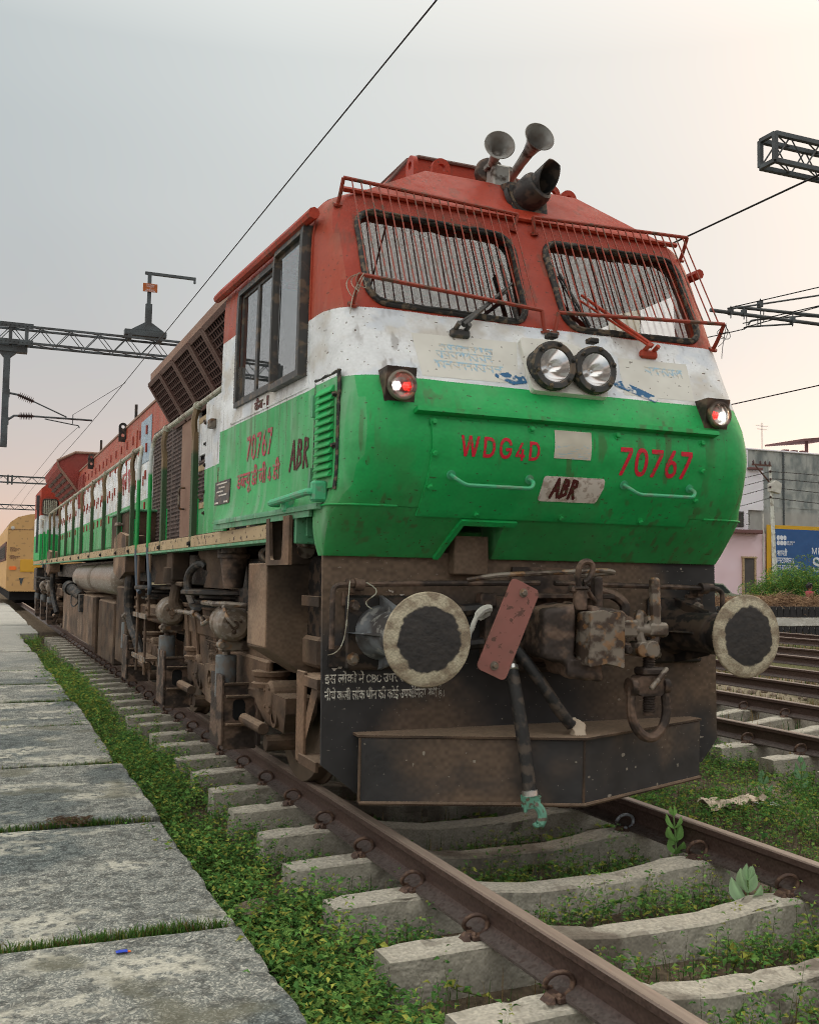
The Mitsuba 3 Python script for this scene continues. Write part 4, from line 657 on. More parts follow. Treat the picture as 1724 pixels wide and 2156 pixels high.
cutp = man(hollow((vb, vb+vd*.30), .080, .072))-man(tr(box(-.3, .3, -.3, .3, 0, .5, 0), t=[0, 0, 0]).apply_transform(frame_to(vd*.55+np.array([.1, -.75, -.9])*.7)).apply_translation(vb+vd*.235))
EX = L('vent_pipe', unman(cutp), 'rubber')
L('vent_collar', [lathe([(.0, 0), (.105, 0), (.11, .02), (.11, .12), (.10, .15), (.084, .16)], vb, vd, 24), lathe([(0, 0), (.135, 0), (.135, .03), (.1, .035)], vb-vd*.03, vd, 24)], 'grease_dark', EX)
L('vent_box', hull([(-.02, .985, 3.60), (.22, .985, 3.60), (-.03, .99, 3.86), (.23, .99, 3.86), (-.02, 1.2, 3.62), (.22, 1.2, 3.62), (-.02, 1.2, 3.9), (.22, 1.2, 3.9), (-.02, .93, 3.59), (.22, .93, 3.59)]), 'gasket', EX)
# cab side: window, louvre door, letters, trim
def sidex(y, z=2.2): return -(float(hwid(z))*(1+.028*max(y-.5, 0)))
def onside(m, off=.003):
    """A flat mesh in (x = -(y of the world), height, thickness) hung on the left cab side."""
    m = m.copy(); m.merge_vertices(); m = m.subdivide_to_size(.08); v = np.asarray(m.vertices)
    m.vertices = np.stack([np.array([sidex(-a, b) for a, b in v[:, :2]])-off-v[:, 2], -v[:, 0], v[:, 1]], 1); m.fix_normals(); return m
def sidebox(y0, y1, z0, z1, t, off=0.): return onside(trimesh.creation.extrude_polygon(sbox(-y1, z0, -y0, z1), t, engine='earcut'), off)
for s in (-1, 1):
    def sb(*a, **k):
        m = sidebox(*a, **k)
        if s > 0: m.apply_transform(np.diag([-1, 1, 1, 1.])); m.invert()
        return m
    W_ = L('side_window', [sb(1.0, 2.48, 3.33, 3.37, .02), sb(1.0, 2.48, 2.54, 2.575, .02), sb(2.44, 2.49, 2.575, 3.33, .02), sb(2.46, 2.485, 2.575, 3.33, .03, off=-.12)], 'frame_metal')
    fr = [sb(1.0, 1.045, 2.515, 3.39, .055), sb(1.56, 1.59, 2.515, 3.39, .045), sb(1.045, 1.56, 3.355, 3.39, .05), sb(1.045, 1.56, 2.515, 2.552, .05)]
    L('sliding_frame', fr, 'frame_metal', W_)
    L('sliding_frame', [sb(2.02, 2.07, 2.575, 3.33, .01, off=-.015), sb(1.60, 2.44, 2.575, 2.60, .01, off=-.015), sb(1.60, 2.44, 3.305, 3.33, .01, off=-.015), sb(2.40, 2.44, 2.6, 3.305, .01, off=-.015)], 'frame_metal', W_)
    for a, b, o in ((1.055, 1.56, .02), (1.60, 2.02, -.012), (2.07, 2.40, -.012)):
        P = np.array([[[sidex(y, z)-o, y, z] for z in (2.56, 3.34)] for y in (a, b)]); g = grid_mesh(P)
        if s > 0: g.apply_transform(np.diag([-1, 1, 1, 1.]))
        L('pane', g, 'side_glass', W_, False)
    L('window_border', [sb(.955, .968, 2.44, 3.43, .006), sb(.955, 2.6, 2.44, 2.452, .006)], 'cab_paint')
D_ = L('louvre_door', sidebox(.475, .80, 1.84, 2.44, .014), 'cab_paint')
for k in range(12):
    z = 1.905+k*.0405
    prof = np.array([[0, 0], [.024, -.006], [.026, .0], [.004, .034]])
    P = np.array([[[sidex(y, z)-.014-o, y, z+dz] for o, dz in prof] for y in (.505, .74)]); m = grid_mesh(P); 
    L('slat', cat([m, trimesh.Trimesh(np.vstack([P[0], P[1]]), [[0, 1, 2], [0, 2, 3], [4, 6, 5], [4, 7, 6]], process=False)]), 'green_paint' if z < 2.39 else 'cab_paint', D_, False)
L('door_seal', [tube([(sidex(.465, z)-.006+.004*meshkit.noise(np.array([[z*30, 1, 1]]))[0], .465+.008*meshkit.noise(np.array([[z*20, 2, 3]]))[0], z) for z in np.linspace(1.83, 2.46, 30)], .011, 6), tube([(sidex(y, 2.45)-.006, y, 2.45+.004*math.sin(y*40)) for y in np.linspace(.46, .83, 14)], .009, 6), tube([(sidex(.825, z)-.004, .825, z) for z in np.linspace(1.84, 2.44, 14)], .007, 6)], 'gasket', D_)
for z in (1.90, 2.30): L('hinge', sidebox(.80, .83, z-.05, z+.07, .03), 'pale_green_paint', D_)
for z in (2.06, 2.33): L('latch', bolt((sidex(.49, z)-.014, .49, z), (-1, 0, 0), .012, .02), 'gasket', D_)
for key, y1, y0, z0, z1, m in (('cab', 2.02, 1.71, 2.435, 2.535, 'letter_maroon'), ('wd', 2.38, 1.44, 1.925, 2.10, 'letter_faded_red')):
    t = fit_flat(glyphs(key), y1-y0, z1-z0); t.apply_translation([-y1, z0, 0]); L('lettering', onside(t, .002), m)
t = flat_text('70767', .155, True, .80); t.apply_scale([.56/t.bounds[1][0], 1, 1]); t.apply_translation([-2.17, 2.135, 0]); L('lettering', onside(t, .002), 'letter_faded_red')
t = strokes([[(x*1.0-y*.28*.155 if False else x, y) for x, y in p] for p in hand_abr(.165)], .022); t.apply_scale([.31/(1.62*.165), 1, 1]); t.apply_translation([-1.25, 1.995, 0]); L('lettering', onside(t, .002), 'letter_maroon')
PL = L('builder_plate', sidebox(2.55, 2.95, 1.885, 2.055, .008), 'frame_metal')
pr = [sbox(-2.90+.06*(k % 2), 2.03-k*.028, -2.62-.05*((k*7) % 3), 2.03-k*.028+.010) for k in range(4)]+[sbox(-2.93, 1.893, -2.83, 1.905), sbox(-2.68, 1.893, -2.58, 1.905)]
L('print', [onside(trimesh.creation.extrude_polygon(p, .001, engine='earcut'), .009) for p in pr], 'letter_white' if False else 'plate_white', PL)
L('side_handle', [tube(bend([(-1.36, .60, 1.82), (-1.42, .60, 1.82), (-1.43, 1.30, 1.80), (-1.37, 1.32, 1.80)], .05), .02, 10), box(-1.40, -1.32, .56, .63, 1.77, 1.88, .012), box(-1.40, -1.33, 1.10, 1.17, 1.74, 1.83, .012)], 'rail_green_paint')
L('cab_ledge', [sidebox(.6, 2.72, 1.735, 1.765, .03), sidebox(.75, 2.8, 1.70, 1.735, .016)], 'pale_green_paint')

# ------------------------------------------------------------------ locomotive: bumper plate, plough, buffers, coupler, hoses
sk = Polygon([(-1.30, 1.52), (1.30, 1.52), (1.315, .40), (1.20, .262), (-1.06, .20), (-1.285, .38)])
L('bumper_plate', prism(sk, .685, .705, 'y'), 'dusty_black')
L('frame_block', box(-1.12, 1.12, .72, 3.6, .95, 1.50, .02), 'grease_dark')
hwp = 1.105
PLG = L('plough', [hull([(s*hwp, .585, .53), (0, .150, .53), (s*hwp, .595, .195), (0, .160, .195), (s*hwp, .60, .53), (0, .165, .53), (s*hwp, .61, .195), (0, .175, .195)]) for s in (-1, 1)], 'dusty_black', smooth=False)
L('plough_shelf', [hull([(s*(hwp+.005), .69, .535), (s*(hwp+.012), .585, .535), (0, .125, .535), (0, .69, .535), (s*(hwp+.005), .69, .547), (s*(hwp+.012), .585, .547), (0, .125, .547), (0, .69, .547)]) for s in (-1, 1)], 'dusty_brown', PLG, False)
L('plough_lip', [tube([(-hwp, .59, .192), (0, .152, .192), (hwp, .59, .192)], .011, 6), tube([(-hwp, .587, .53), (-hwp, .592, .195)], .008, 6), rod((0, .150, .53), (0, .158, .195), .007, 6)], 'dusty_brown', PLG)
# buffers
def buffer(i, cx):
    c = np.array([cx, 0, 1.08]); d = np.array([0, 1., 0])
    B = L('buffer', lathe([(.0, -.004), (.10, -.002), (.20, .006), (.228, .014), (.232, .022), (.228, .034), (.16, .05), (.10, .07), (0, .07)], c, d, 64), f'buffer_face_{"ab"[i]}', label='left buffer with pale flaking rim and black greased face' if i == 0 else 'right buffer with pale flaking rim and round black grease mark')
    L('plunger', lathe([(.098, .06), (.098, .30), (0, .30)], c, d, 36), 'grease_dark', B)
    L('casing', [lathe([(0, .26), (.102, .26), (.118, .265), (.122, .28), (.122, .30), (.118, .315), (.118, .55), (.14, .60), (.15, .66), (0, .66)], c, d, 36)]+[hull([(cx+.1*math.cos(a)-.012*math.sin(a), .32, 1.08+.1*math.sin(a)+.012*math.cos(a)), (cx+.1*math.cos(a)+.012*math.sin(a), .32, 1.08+.1*math.sin(a)-.012*math.cos(a)), (cx+.13*math.cos(a), .34, 1.08+.13*math.sin(a)), (cx+.20*math.cos(a)-.012*math.sin(a), .66, 1.08+.2*math.sin(a)), (cx+.20*math.cos(a)+.012*math.sin(a), .66, 1.08+.2*math.sin(a)), (cx, .66, 1.08)]) for a in (PI, 0, PI/2, -PI/2)], 'casing_metal' if i == 0 else 'grease_dark', B)
    L('flange', [box(cx-.20, cx+.20, .645, .686, .88, 1.28, .02)], 'grease_dark', B)
    for a in (45, 135, 225, 315): L('nut', bolt((cx+.235*math.cos(math.radians(a))*.95, .645, 1.08+.165*math.sin(math.radians(a))*1.2), (0, -1, 0), .024, .04), 'worn_steel', B)
buffer(0, -.975); buffer(1, .975)
L('buffer_lug', [hull([(x, y, z) for x in (-1.26, -1.17) for y in (.655, .69) for z in (.90, 1.01)]), cyl((-1.215, .65, .965), (-1.215, .66, .965), .02)], 'grease_dark')
# uncoupling rods along the plate
for s in (-1, 1):
    pts = bend([(s*1.275, .58, 1.00), (s*1.275, .58, 1.335), (s*.95, .58, 1.345), (s*.05, .55, 1.36)], .05, 6)
    R_ = L('uncoupling_rod', tube(pts, .0155, 8), 'cast_steel')
    L('rod_bracket', [lathe([(.018, 0), (.034, 0), (.034, .05), (.018, .05)], (s*1.13-.025, .58, 1.34), (1, 0, 0), 16), box(s*1.13-.02, s*1.13+.02, .60, .69, 1.29, 1.36, .006), box(s*1.13-.06, s*1.13+.06, .66, .688, 1.22, 1.30, .005), rod((s*1.16, .58, 1.345), (s*1.2, .58, 1.345), .024)], 'cast_steel', R_)
L('loose_wire', [tube(spline([(-1.19, .55, 1.36), (-1.2, .545, 1.25), (-1.21, .55, 1.1), (-1.24, .56, 1.0), (-1.30, .56, .97)], 20), .003, 4), tube(spline([(-1.10, .55, 1.35), (-1.06, .54, 1.28), (-1.10, .54, 1.25), (-1.07, .54, 1.21)], 12), .003, 4)], 'handrail_paint')
for t, z, w in ((('s1'), .795, .56), (('s2'), .715, .70)):
    g = fit_flat(glyphs(t), w, .085 if t == 's1' else .078, .0015); v = np.asarray(g.vertices).copy(); g.vertices = np.stack([v[:, 0]-1.275, .6845-v[:, 2], v[:, 1]+z-.005], 1); g.invert(); L('lettering', g, 'letter_white')
r_ = np.random.default_rng(12)
L('paint_splash', [prism(Polygon([(x+r_.uniform(-.02, .02), z+r_.uniform(-.012, .012)) for _ in range(5)]).convex_hull, .6832, .6848, 'y') for x, z in ((-1.19, .895), (-1.14, .93), (-1.22, .88), (-.9, 1.30), (-.84, 1.28), (.10, .47), (.05, .73), (-.12, .66))], 'plate_white')
# coupler
cp = trimesh.Trimesh
body = man(hull([(x, y, z) for x, z in ((-.17, .99), (.17, .99), (.17, 1.22), (-.17, 1.22)) for y in (.35, .75)]))
for pts in ([(-.24, .17, .97), (-.24, .17, 1.22), (-.08, .12, .92), (-.08, .12, 1.25), (-.20, .45, .97), (-.20, .45, 1.22), (0, .45, .9), (0, .45, 1.26)],
            [(.02, .10, .96), (.02, .10, 1.24), (.22, .14, .98), (.22, .14, 1.22), (.30, .20, 1.0), (.30, .20, 1.20), (.2, .5, 1.0), (.2, .5, 1.2), (0, .4, .95), (0, .4, 1.26)],
            [(.20, .16, 1.14), (.36, .20, 1.13), (.20, .16, 1.21), (.36, .20, 1.17), (.2, .3, 1.14), (.34, .3, 1.14), (.2, .3, 1.23), (.34, .3, 1.18)],
            [(.10, .16, .93), (.33, .18, .98), (.10, .16, 1.02), (.33, .18, 1.04), (.1, .32, .93), (.3, .3, .98), (.1, .32, 1.03), (.3, .3, 1.05)],
            [(-.12, .12, .86), (-.12, .12, .96), (.08, .10, .84), (.08, .10, .96), (-.1, .4, .88), (.1, .4, .86), (-.1, .4, 1.0), (.1, .4, 1.0)]):
    body = body+man(hull(pts))
cm = unman(body.refine_to_length(.03)); cm.merge_vertices(); trimesh.smoothing.filter_taubin(cm, iterations=14); cm = lump(cm, .005, 22, 3)
CP = L('coupler', cm, 'cast_steel', smooth=45)
kn = unman(man(prism(rpoly([(-.045, .93), (.06, .945), (.175, .915), (.18, 1.20), (.15, 1.215), (.07, 1.205), (.06, 1.222), (-.035, 1.21)], .012), .03, .16, 'y')).refine_to_length(.025)); kn.merge_vertices()
v = np.asarray(kn.vertices).copy(); v[:, 1] += .55*(v[:, 0]-.07)**2*6*.3; kn.vertices = v
L('knuckle', lump(kn, .003, 20, 5), 'worn_steel', CP, 40)
L('knuckle_pin', [cyl((-.02, .17, 1.22), (-.02, .17, 1.33), .038), cyl((-.02, .17, 1.33), (-.02, .17, 1.345), .05), cyl((.20, .13, 1.02), (.225, .06, 1.01), .024)], 'cast_steel', CP, split=True)
L('lock_lifter', [tube(spline([(-.03, .16, 1.34), (-.045, .15, 1.40), (-.02, .14, 1.475), (.03, .14, 1.47), (.03, .14, 1.41), (-.01, .15, 1.37)], 24), .017, 8), box(-.075, .03, .15, .21, 1.31, 1.35, .01), box(.10, .15, .2, .26, 1.22, 1.40, .01), rod((-.01, .16, 1.36), (.13, .22, 1.24), .012)], 'cast_steel', CP)
L('coupler_bar', [tube(bend([(-.55, .46, 1.37), (-.40, .40, 1.40), (.18, .24, 1.435), (.27, .26, 1.425), (.27, .36, 1.42), (.1, .42, 1.40)], .06, 6), .014, 8)], 'worn_steel', CP)
L('coupler_pocket', [box(-.36, .40, .60, .69, .90, 1.28, .01), box(-.20, .36, .40, .69, 1.275, 1.30, .004), box(-.23, .23, .50, .69, .86, .90, .01), box(-.40, -.30, .58, .66, 1.22, 1.30, .01), hull([(-.18, .66, 1.30), (.30, .66, 1.30), (-.16, .66, 1.45), (.26, .66, 1.45), (-.18, .68, 1.30), (.30, .68, 1.30), (-.16, .68, 1.45), (.26, .68, 1.45)])], 'cast_steel', CP)
L('chain_hook', [tube(spline([(.30, .62, 1.30), (.40, .5, 1.30), (.47, .46, 1.22), (.42, .47, 1.14), (.35, .5, 1.17)], 26), [.03]*18+[.024]*8, 8)], 'cast_steel', CP)
# screw coupling hanging from the hook
SX, SY = .435, .20
SC = L('screw_coupling', [tube(bend([(SX-.005, SY+.02, 1.16), (SX-.055, SY, 1.21), (SX-.06, SY-.01, 1.05), (SX, SY-.02, 1.0)], .04), .028, 8), tube(bend([(SX+.02, SY+.02, 1.16), (SX+.055, SY, 1.18), (SX+.05, SY-.01, 1.05), (SX, SY-.02, 1.0)], .04), .026, 8), cyl((SX-.06, SY-.06, 1.005), (SX-.06, SY+.06, 1.005), .042), cyl((SX-.005, SY-.065, 1.005), (SX-.005, SY+.02, 1.005), .048), box(SX-.20, SX-.07, SY-.03, SY+.05, 1.07, 1.165, .012), cyl((SX-.09, SY, 1.11), (SX+.10, SY, 1.11), .035)], 'worn_steel')
L('screw', [cyl((SX+.005, SY-.01, .99), (SX+.005, SY-.01, .64), .030)]+[lathe([(.028, 0), (.037, .006), (.028, .012)], (SX+.005, SY-.01, .66+k*.0135), (0, 0, 1), 16) for k in range(24)], 'cast_steel', SC)
L('tommy_bar', [cyl((SX+.05, SY-.01, 1.13), (SX+.04, SY-.01, 1.40), .030, 12, .012), box(SX+.0, SX+.12, SY-.045, SY+.045, 1.07, 1.15, .015), cyl((SX-.05, SY-.10, .795), (SX+.09, SY-.06, .90), .014)], 'worn_steel', SC, split=True)
L('trunnion', [box(SX-.06, SX+.09, SY-.06, SY+.05, .86, .905, .012), hull([(SX+sx*.10, SY+sy*.03, z) for sx in (-1, 1) for sy in (-1, 1) for z in (.77, .84)]+[(SX+sx*.06, SY+sy*.05, z) for sx in (-1, 1) for sy in (-1, 1) for z in (.75, .86)]), cyl((SX-.13, SY-.01, .80), (SX-.09, SY-.01, .80), .052), cyl((SX+.09, SY-.01, .80), (SX+.13, SY-.01, .80), .045)], 'cast_steel', SC)
sh = spline([(SX-.11, SY-.01, .80), (SX-.115, SY-.01, .70), (SX-.085, SY-.015, .58), (SX+.005, SY-.02, .52), (SX+.095, SY-.015, .58), (SX+.12, SY-.01, .70), (SX+.11, SY-.01, .80)], 40)
L('shackle', tube(sh, .027, 10), 'cast_steel', SC)
# tilted red plate, cocks and hoses
pl = prism(rpoly([(-.09, -.255), (.09, -.255), (.09, .255), (-.09, .255)], .028), -.005, .005, 'y'); pl.apply_transform(rot([0, 1, 0], 24)); pl.apply_translation([-.447, .18, 1.12])
RP = L('swing_plate', pl, 'red_paint', label='dull pink red swing plate tilted beside the coupler'); scene[RP] = ply(pl, 'plate_pink', 30)
for t in (-.205, .205): 
    p = tr(trimesh.Trimesh([[0, -.006, t]], []), rot([0, 1, 0], 24)).vertices[0]+np.array([-.447, .18, 1.12]); L('bolt', bolt(p, (0, -1, 0), .016, .018), 'worn_steel', RP)
L('cock', [tube(spline([(-.60, .32, 1.06), (-.575, .32, 1.15), (-.53, .33, 1.205), (-.47, .34, 1.22)], 14), [.006]*3+[.014]*5+[.022]*6, 8), rod((-.52, .36, 1.18), (-.46, .40, 1.20), .026)], 'white_wash')
L('air_pipe', [rod((-.66, .60, 1.19), (-.40, .56, 1.21), .036), rod((-.62, .62, 1.0), (-.38, .6, 1.02), .032)], 'grease_dark')
def hose(pts, r, n=40): return tube(spline(pts, n), r, 12)
H = L('brake_hose', hose([(-.37, .40, 1.0), (-.372, .30, .92), (-.36, .24, .75), (-.335, .20, .5), (-.318, .17, .27)], .036), 'rubber')
L('hose_coupling', [lathe([(.038, 0), (.043, .004), (.043, .03), (.038, .034)], (-.319, .172, .29), (.02, -.03, -.23), 16), lathe([(.038, 0), (.043, .004), (.043, .025), (.038, .03)], (-.370, .30, .915), (0, -.06, -.1), 16)], 'bright_metal', H)
L('hose_head', [hull([(-.315+a*.045, .165+b*.03, .262) for a in (-1, 1) for b in (-1, 1)]+[(-.315+a*.038, .165+b*.03, .20) for a in (-1, 1) for b in (-1, 1)]), tube(spline([(-.30, .15, .22), (-.275, .13, .19), (-.275, .12, .14), (-.30, .12, .115), (-.315, .13, .13)], 16), [.024]*12+[.012]*4, 8), tube([(-.345, .16, .24), (-.355, .15, .18)], [.02, .008], 6)], 'hose_green', H)
H = L('brake_hose', hose([(-.30, .48, 1.05), (-.265, .34, .95), (-.16, .27, .78), (-.06, .25, .64), (-.02, .25, .60)], .033), 'rubber')
L('hose_cap', [lump(hull(np.array([(-.035, .23, .64), (.03, .23, .63), (-.03, .29, .64), (.03, .29, .63), (-.01, .22, .545), (.06, .22, .55), (.05, .30, .55), (.0, .28, .54), (.075, .25, .60)])).subdivide().subdivide(), .012, 30, 2)], 'cloth', H, 40)

# ------------------------------------------------------------------ locomotive: left running gear and body (the right side mirrors the body)
L('solebar', box(-1.10, 1.10, 3.4, 27.2, 1.28, 1.57, .01), 'grease_dark')
L('light_blocking_core', [box(-.62, .62, 1.1, 8.6, .55, 1.3, .02), box(-.62, .62, 18.8, 27.4, .45, 1.3, .02)], 'black_void')  # added black boxes that stop light passing through the underbody
for s in (-1, 1):
    L('sill_beam', box(s*1.30, s*1.385, 1.52, 27.5, 1.60, 1.69, .004), 'beige_paint')
    L('sill_flange', box(s*1.26, s*1.392, 1.5, 27.5, 1.578, 1.597, .002), 'pale_green_paint')
L('walkway', box(-1.36, 1.36, 2.9, 27.4, 1.688, 1.70, 0), 'dusty_brown')
# footstep well behind the bumper plate
ST = L('step_ladder', [box(-1.215, -1.195, 1.24, 1.39, .29, .82, .004), box(-1.215, -.95, 1.0, 1.40, .77, .80, .004), box(-1.215, -1.195, 1.0, 1.40, .74, .80, .003), hull([(-1.20, 1.38, .34), (-1.19, 1.38, .34), (-1.2, 1.10, .80), (-1.19, 1.1, .8), (-1.2, 1.3, .34), (-1.19, 1.0, .8)])], 'dust_and_side_light')
for z in (.315, 1.235): L('step', [box(-1.22, -.95, .97, 1.30, z, z+.025, .003), box(-1.225, -1.205, .97, 1.30, z-.03, z+.03, .003)], 'dusty_brown', ST)
L('apron_return', [box(-1.36, -1.12, 1.0, 1.04, 1.56, 1.74, .006), box(-1.30, -1.16, .985, 1.0, 1.60, 1.71, .004)], 'pale_green_paint')
# sandbox with its lifted flap hole
fr = Polygon([(1.02, 1.44), (1.51, 1.44), (1.51, 1.72), (1.02, 1.72)]).difference(rpoly([(1.16, 1.47), (1.41, 1.47), (1.45, 1.735), (1.14, 1.735)], .04))
L('sandbox_frame', [prism(fr, -1.392, -1.372, 'x')], 'dust_and_side_light')
SB = L('sandbox', hull([(-1.375, y, z) for y, z in ((1.50, 1.455), (1.95, 1.455), (1.95, .93), (1.50, .94))]+[(-.80, y, z) for y, z in ((1.50, 1.455), (1.95, 1.455), (1.95, .70), (1.50, .70))]+[(-1.10, 1.50, .76), (-1.10, 1.95, .76)]), 'dusty_brown', smooth=False)
L('sandbox_lit_face', box(-1.383, -1.373, 1.51, 1.945, .945, 1.452, .004), 'dust_and_side_light', SB)  # paler left face, side light put into its colour
L('sandbox_plate', box(-1.36, -.82, 1.485, 1.505, 1.45, 1.72, .002), 'dusty_brown', SB)
L('filler_pipe', [rod((-1.15, 1.46, 1.54), (-1.15, 2.4, 1.52), .055, 14), lathe([(0, 0), (.075, 0), (.075, .05), (.055, .06)], (-1.15, 2.2, 1.525), (0, 1, 0), 6), lump(box(-1.25, -1.1, 1.2, 1.4, 1.55, 1.60, .01).subdivide(), .03, 9, 1)], 'worn_steel')
# wheels
def wheelset(y):
    for s in (-1, 1):
        L('wheel', lathe([(.0, .07), (.12, .08), (.15, .05), (.40, .055), (.43, .02), (.44, .0), (.5455, .0), (.5465, .004), (.548, .09), (.575, .105), (.576, .122), (.56, .13), (.44, .13), (.43, .10), (.15, .10), (0, .10)], (s*(.838+.09), y, .5475), (-s, 0, 0), 48), 'wheel_steel')
    L('axle', rod((-.8, y, .547), (.8, y, .547), .09, 14), 'grease_dark')
def bogie(yo, first):
    for dy in (2.22, 4.07, 5.92): wheelset(yo+dy)
    B = L('bogie_frame', [prism(Polygon([(yo+1.9, 1.10), (yo+2.5, 1.10), (yo+5.5, 1.10), (yo+6.6, 1.08), (yo+6.6, .80), (yo+5.35, .80), (yo+5.05, .62), (yo+4.9, .42), (yo+4.15, .30), (yo+3.75, .28), (yo+3.5, .33), (yo+3.35, .60), (yo+3.0, .78), (yo+1.9, .80)]), -1.13, -1.03, 'x'), box(-1.15, -1.0, yo+1.2, yo+8.3, .84, 1.02, .02)]
        , 'bogie_brown', label='front bogie frame casting with raised maker letters' if first else None)
    L('rib', [hull([(-1.13, yo+y, 1.06), (-1.17, yo+y, 1.06), (-1.17, yo+y+.12, 1.06), (-1.145, yo+y2, .5), (-1.13, yo+y2, .40), (-1.13, yo+y2+.2, .40)]) for y, y2 in ((4.75, 4.55), (5.1, 4.95))]+[box(-1.16, -1.12, yo+1.95, yo+6.5, 1.07, 1.11, .008), box(-1.15, -1.10, yo+2.3, yo+3.3, .50, .80, .02)], 'bogie_brown', B)
    L('motor_nose', [prism(Polygon([(yo+3.55, .30), (yo+4.2, .32), (yo+4.3, .62), (yo+3.5, .66)]).difference(Point(yo+3.72, .47).buffer(.085)).difference(Point(yo+4.08, .50).buffer(.08)), -1.16, -1.12, 'x'), cyl((-1.13, yo+3.72, .47), (-1.165, yo+3.72, .47), .028), cyl((-1.13, yo+4.08, .5), (-1.165, yo+4.08, .5), .026)], 'bogie_brown', B)
    if first:
        for txt, y1, z, h in (('SIMPLEX', 4.30, .835, .075), ('SL2005', 4.28, .735, .06), ('C1 1121', 4.20, .655, .055)):
            t = meshkit.text_mesh(txt, h, .012, True); t.apply_translation([-t.bounds[0][0], 0, 0]); t.apply_scale([(.42 if h > .07 else .38)/t.bounds[1][0], 1, 1]); v = np.asarray(t.vertices).copy(); t.vertices = np.stack([-1.131-v[:, 2], y1+yo-v[:, 0], z+v[:, 1]], 1); L('cast_letters', t, 'bogie_brown', B)
        L('letter_frame', [box(-1.145, -1.13, 3.82, 4.34, .925, .935, .002), box(-1.145, -1.13, 3.82, 4.34, .81, .82, .002), box(-1.145, -1.13, 4.33, 4.345, .81, .935, .002), box(-1.145, -1.13, 3.82, 3.835, .81, .935, .002)], 'bogie_brown', B)
    # axlebox guards with dampers
    for k, (y, dy) in enumerate(((2.82, 3.0), (5.25, 5.5), (7.75, 8.2))):
        y += yo; dy = dy+yo
        G = L('axle_guard', [box(-1.325, -1.085, y-.02, y, .13, .60, .004), box(-1.345, -1.325, y-.03, y+.34, .16, .66, .003), box(-1.10, -1.07, y-.10, y+.30, .16, .66, .003), hull([(-1.325, y, .60), (-1.085, y, .60), (-1.325, y+.30, .20), (-1.085, y+.3, .2), (-1.325, y, .16), (-1.085, y, .16), (-1.1, y+.3, .55), (-1.3, y+.3, .55)])], 'cast_steel')
        L('shelf', [box(-1.315, -1.09, y-.075, y-.02, z, z+.018, .003) for z in (.30, .50)]+[box(-1.325, -1.085, y-.04, y-.02, .585, .605, .003)], 'dusty_brown', G)
        L('slot', prism(rpoly([(-1.26, .335), (-1.17, .335), (-1.17, .485), (-1.26, .485)], .035), y-.024, y-.019, 'y'), 'black_void', G)
        L('axle_box', [hull([(x, y-b, z) for x in (-1.16, -.95) for b in (.25, 1.02) for z in (.50, .60)]+[(x, y-b, .36) for x in (-1.12, -.95) for b in (.42, .85)]), lathe([(0, 0), (.13, 0), (.135, .03), (.115, .04), (.115, .07), (.135, .08), (.135, .11), (0, .11)], (-1.10, y-.45, .615), (0, 0, 1), 20), cyl((-1.17, y-.62, .56), (-.95, y-.62, .56), .115, 24, .02), cyl((-1.2, y-.12, .36), (-1.2, y-.65, .36), .04, 14), cyl((-1.16, y-.55, .25), (-.95, y-.55, .25), .055, 16), rod((-1.12, y-.02, .56), (-1.12, y-.35, .58), .035, 10), lathe([(.05, 0), (.075, .0), (.075, .03), (.05, .03)], (-1.125, y-.72, .45), (-1, 0, 0), 18)]+[bolt((-1.16, y-.62+.08*math.cos(a), .56+.08*math.sin(a)), (-1, 0, 0), .012, .02) for a in (.6, 2.2, 3.8, 5.4)], 'bogie_brown', G)
        D = L('damper', cyl((-1.27, dy, .48), (-1.27, dy, .79), .078, 24, .008), 'damper_blue')
        L('damper_eye', [cyl((-1.27, dy, .52), (-1.27, dy, .26), .06, 20), lathe([(.045, 0), (.062, .004), (.062, .05), (.045, .054)], (-1.30, dy+.02, .87), (1, 0, 0), 20), rod((-1.27, dy, .78), (-1.27, dy, .84), .03), box(-1.34, -1.12, dy-.12, dy-.02, .82, .91, .012), cyl((-1.34, dy-.06, .87), (-1.34, dy-.16, .87), .024)], 'worn_steel', D, split=True)
    # spring seats
    for k, y in enumerate((3.75, 6.35)):
        y += yo
        S = L('spring_seat', [hull([(x, y+a*w, z) for x in (-1.22, -.95) for a in (-1, 1) for w, z in ((.62, 1.58), (.62, 1.55))]+[(x, y+a*.30, 1.40) for x in (-1.20, -.95) for a in (-1, 1)]), hull([(x, y+a*w, z) for x in (-1.20, -.95) for a in (-1, 1) for w, z in ((.30, 1.40), (.46, 1.27))])], 'spring_brown')
        L('spring_plate', [lathe([(0, 0), (.50, 0), (.52, .01), (.52, .035), (.5, .045), (0, .045)], (-.95, y, 1.215), (0, 0, 1), 40), lathe([(0, 0), (.44, 0), (.45, .02), (.40, .03), (.41, .055), (.37, .07), (.37, .09), (0, .09)], (-.95, y, 1.12), (0, 0, 1), 40)], 'grease_dark', S)
    # brake cylinders
    for k, y in enumerate((2.95, 5.45)):
        y += yo
        Q = L('brake_cylinder', lathe([(0, 0), (.09, .0), (.115, .02), (.13, .10), (.135, .12), (.135, .22), (.145, .225), (.145, .245), (.13, .25), (.13, .55), (0, .55)], (-1.27, y-.18, 1.02), (.12, 1, 0), 32), 'tank_metal')
        L('cylinder_cap', [lathe([(0, -.01), (.03, -.01), (.035, .01), (0, .02)], (-1.27, y-.185, 1.02), (.12, 1, 0), 20)]+[bolt((-1.27+.05*math.cos(a), y-.178, 1.02+.05*math.sin(a)), (0, -1, 0), .012, .015) for a in (0.5, 2.6, 4.7)], 'dusty_brown', Q)
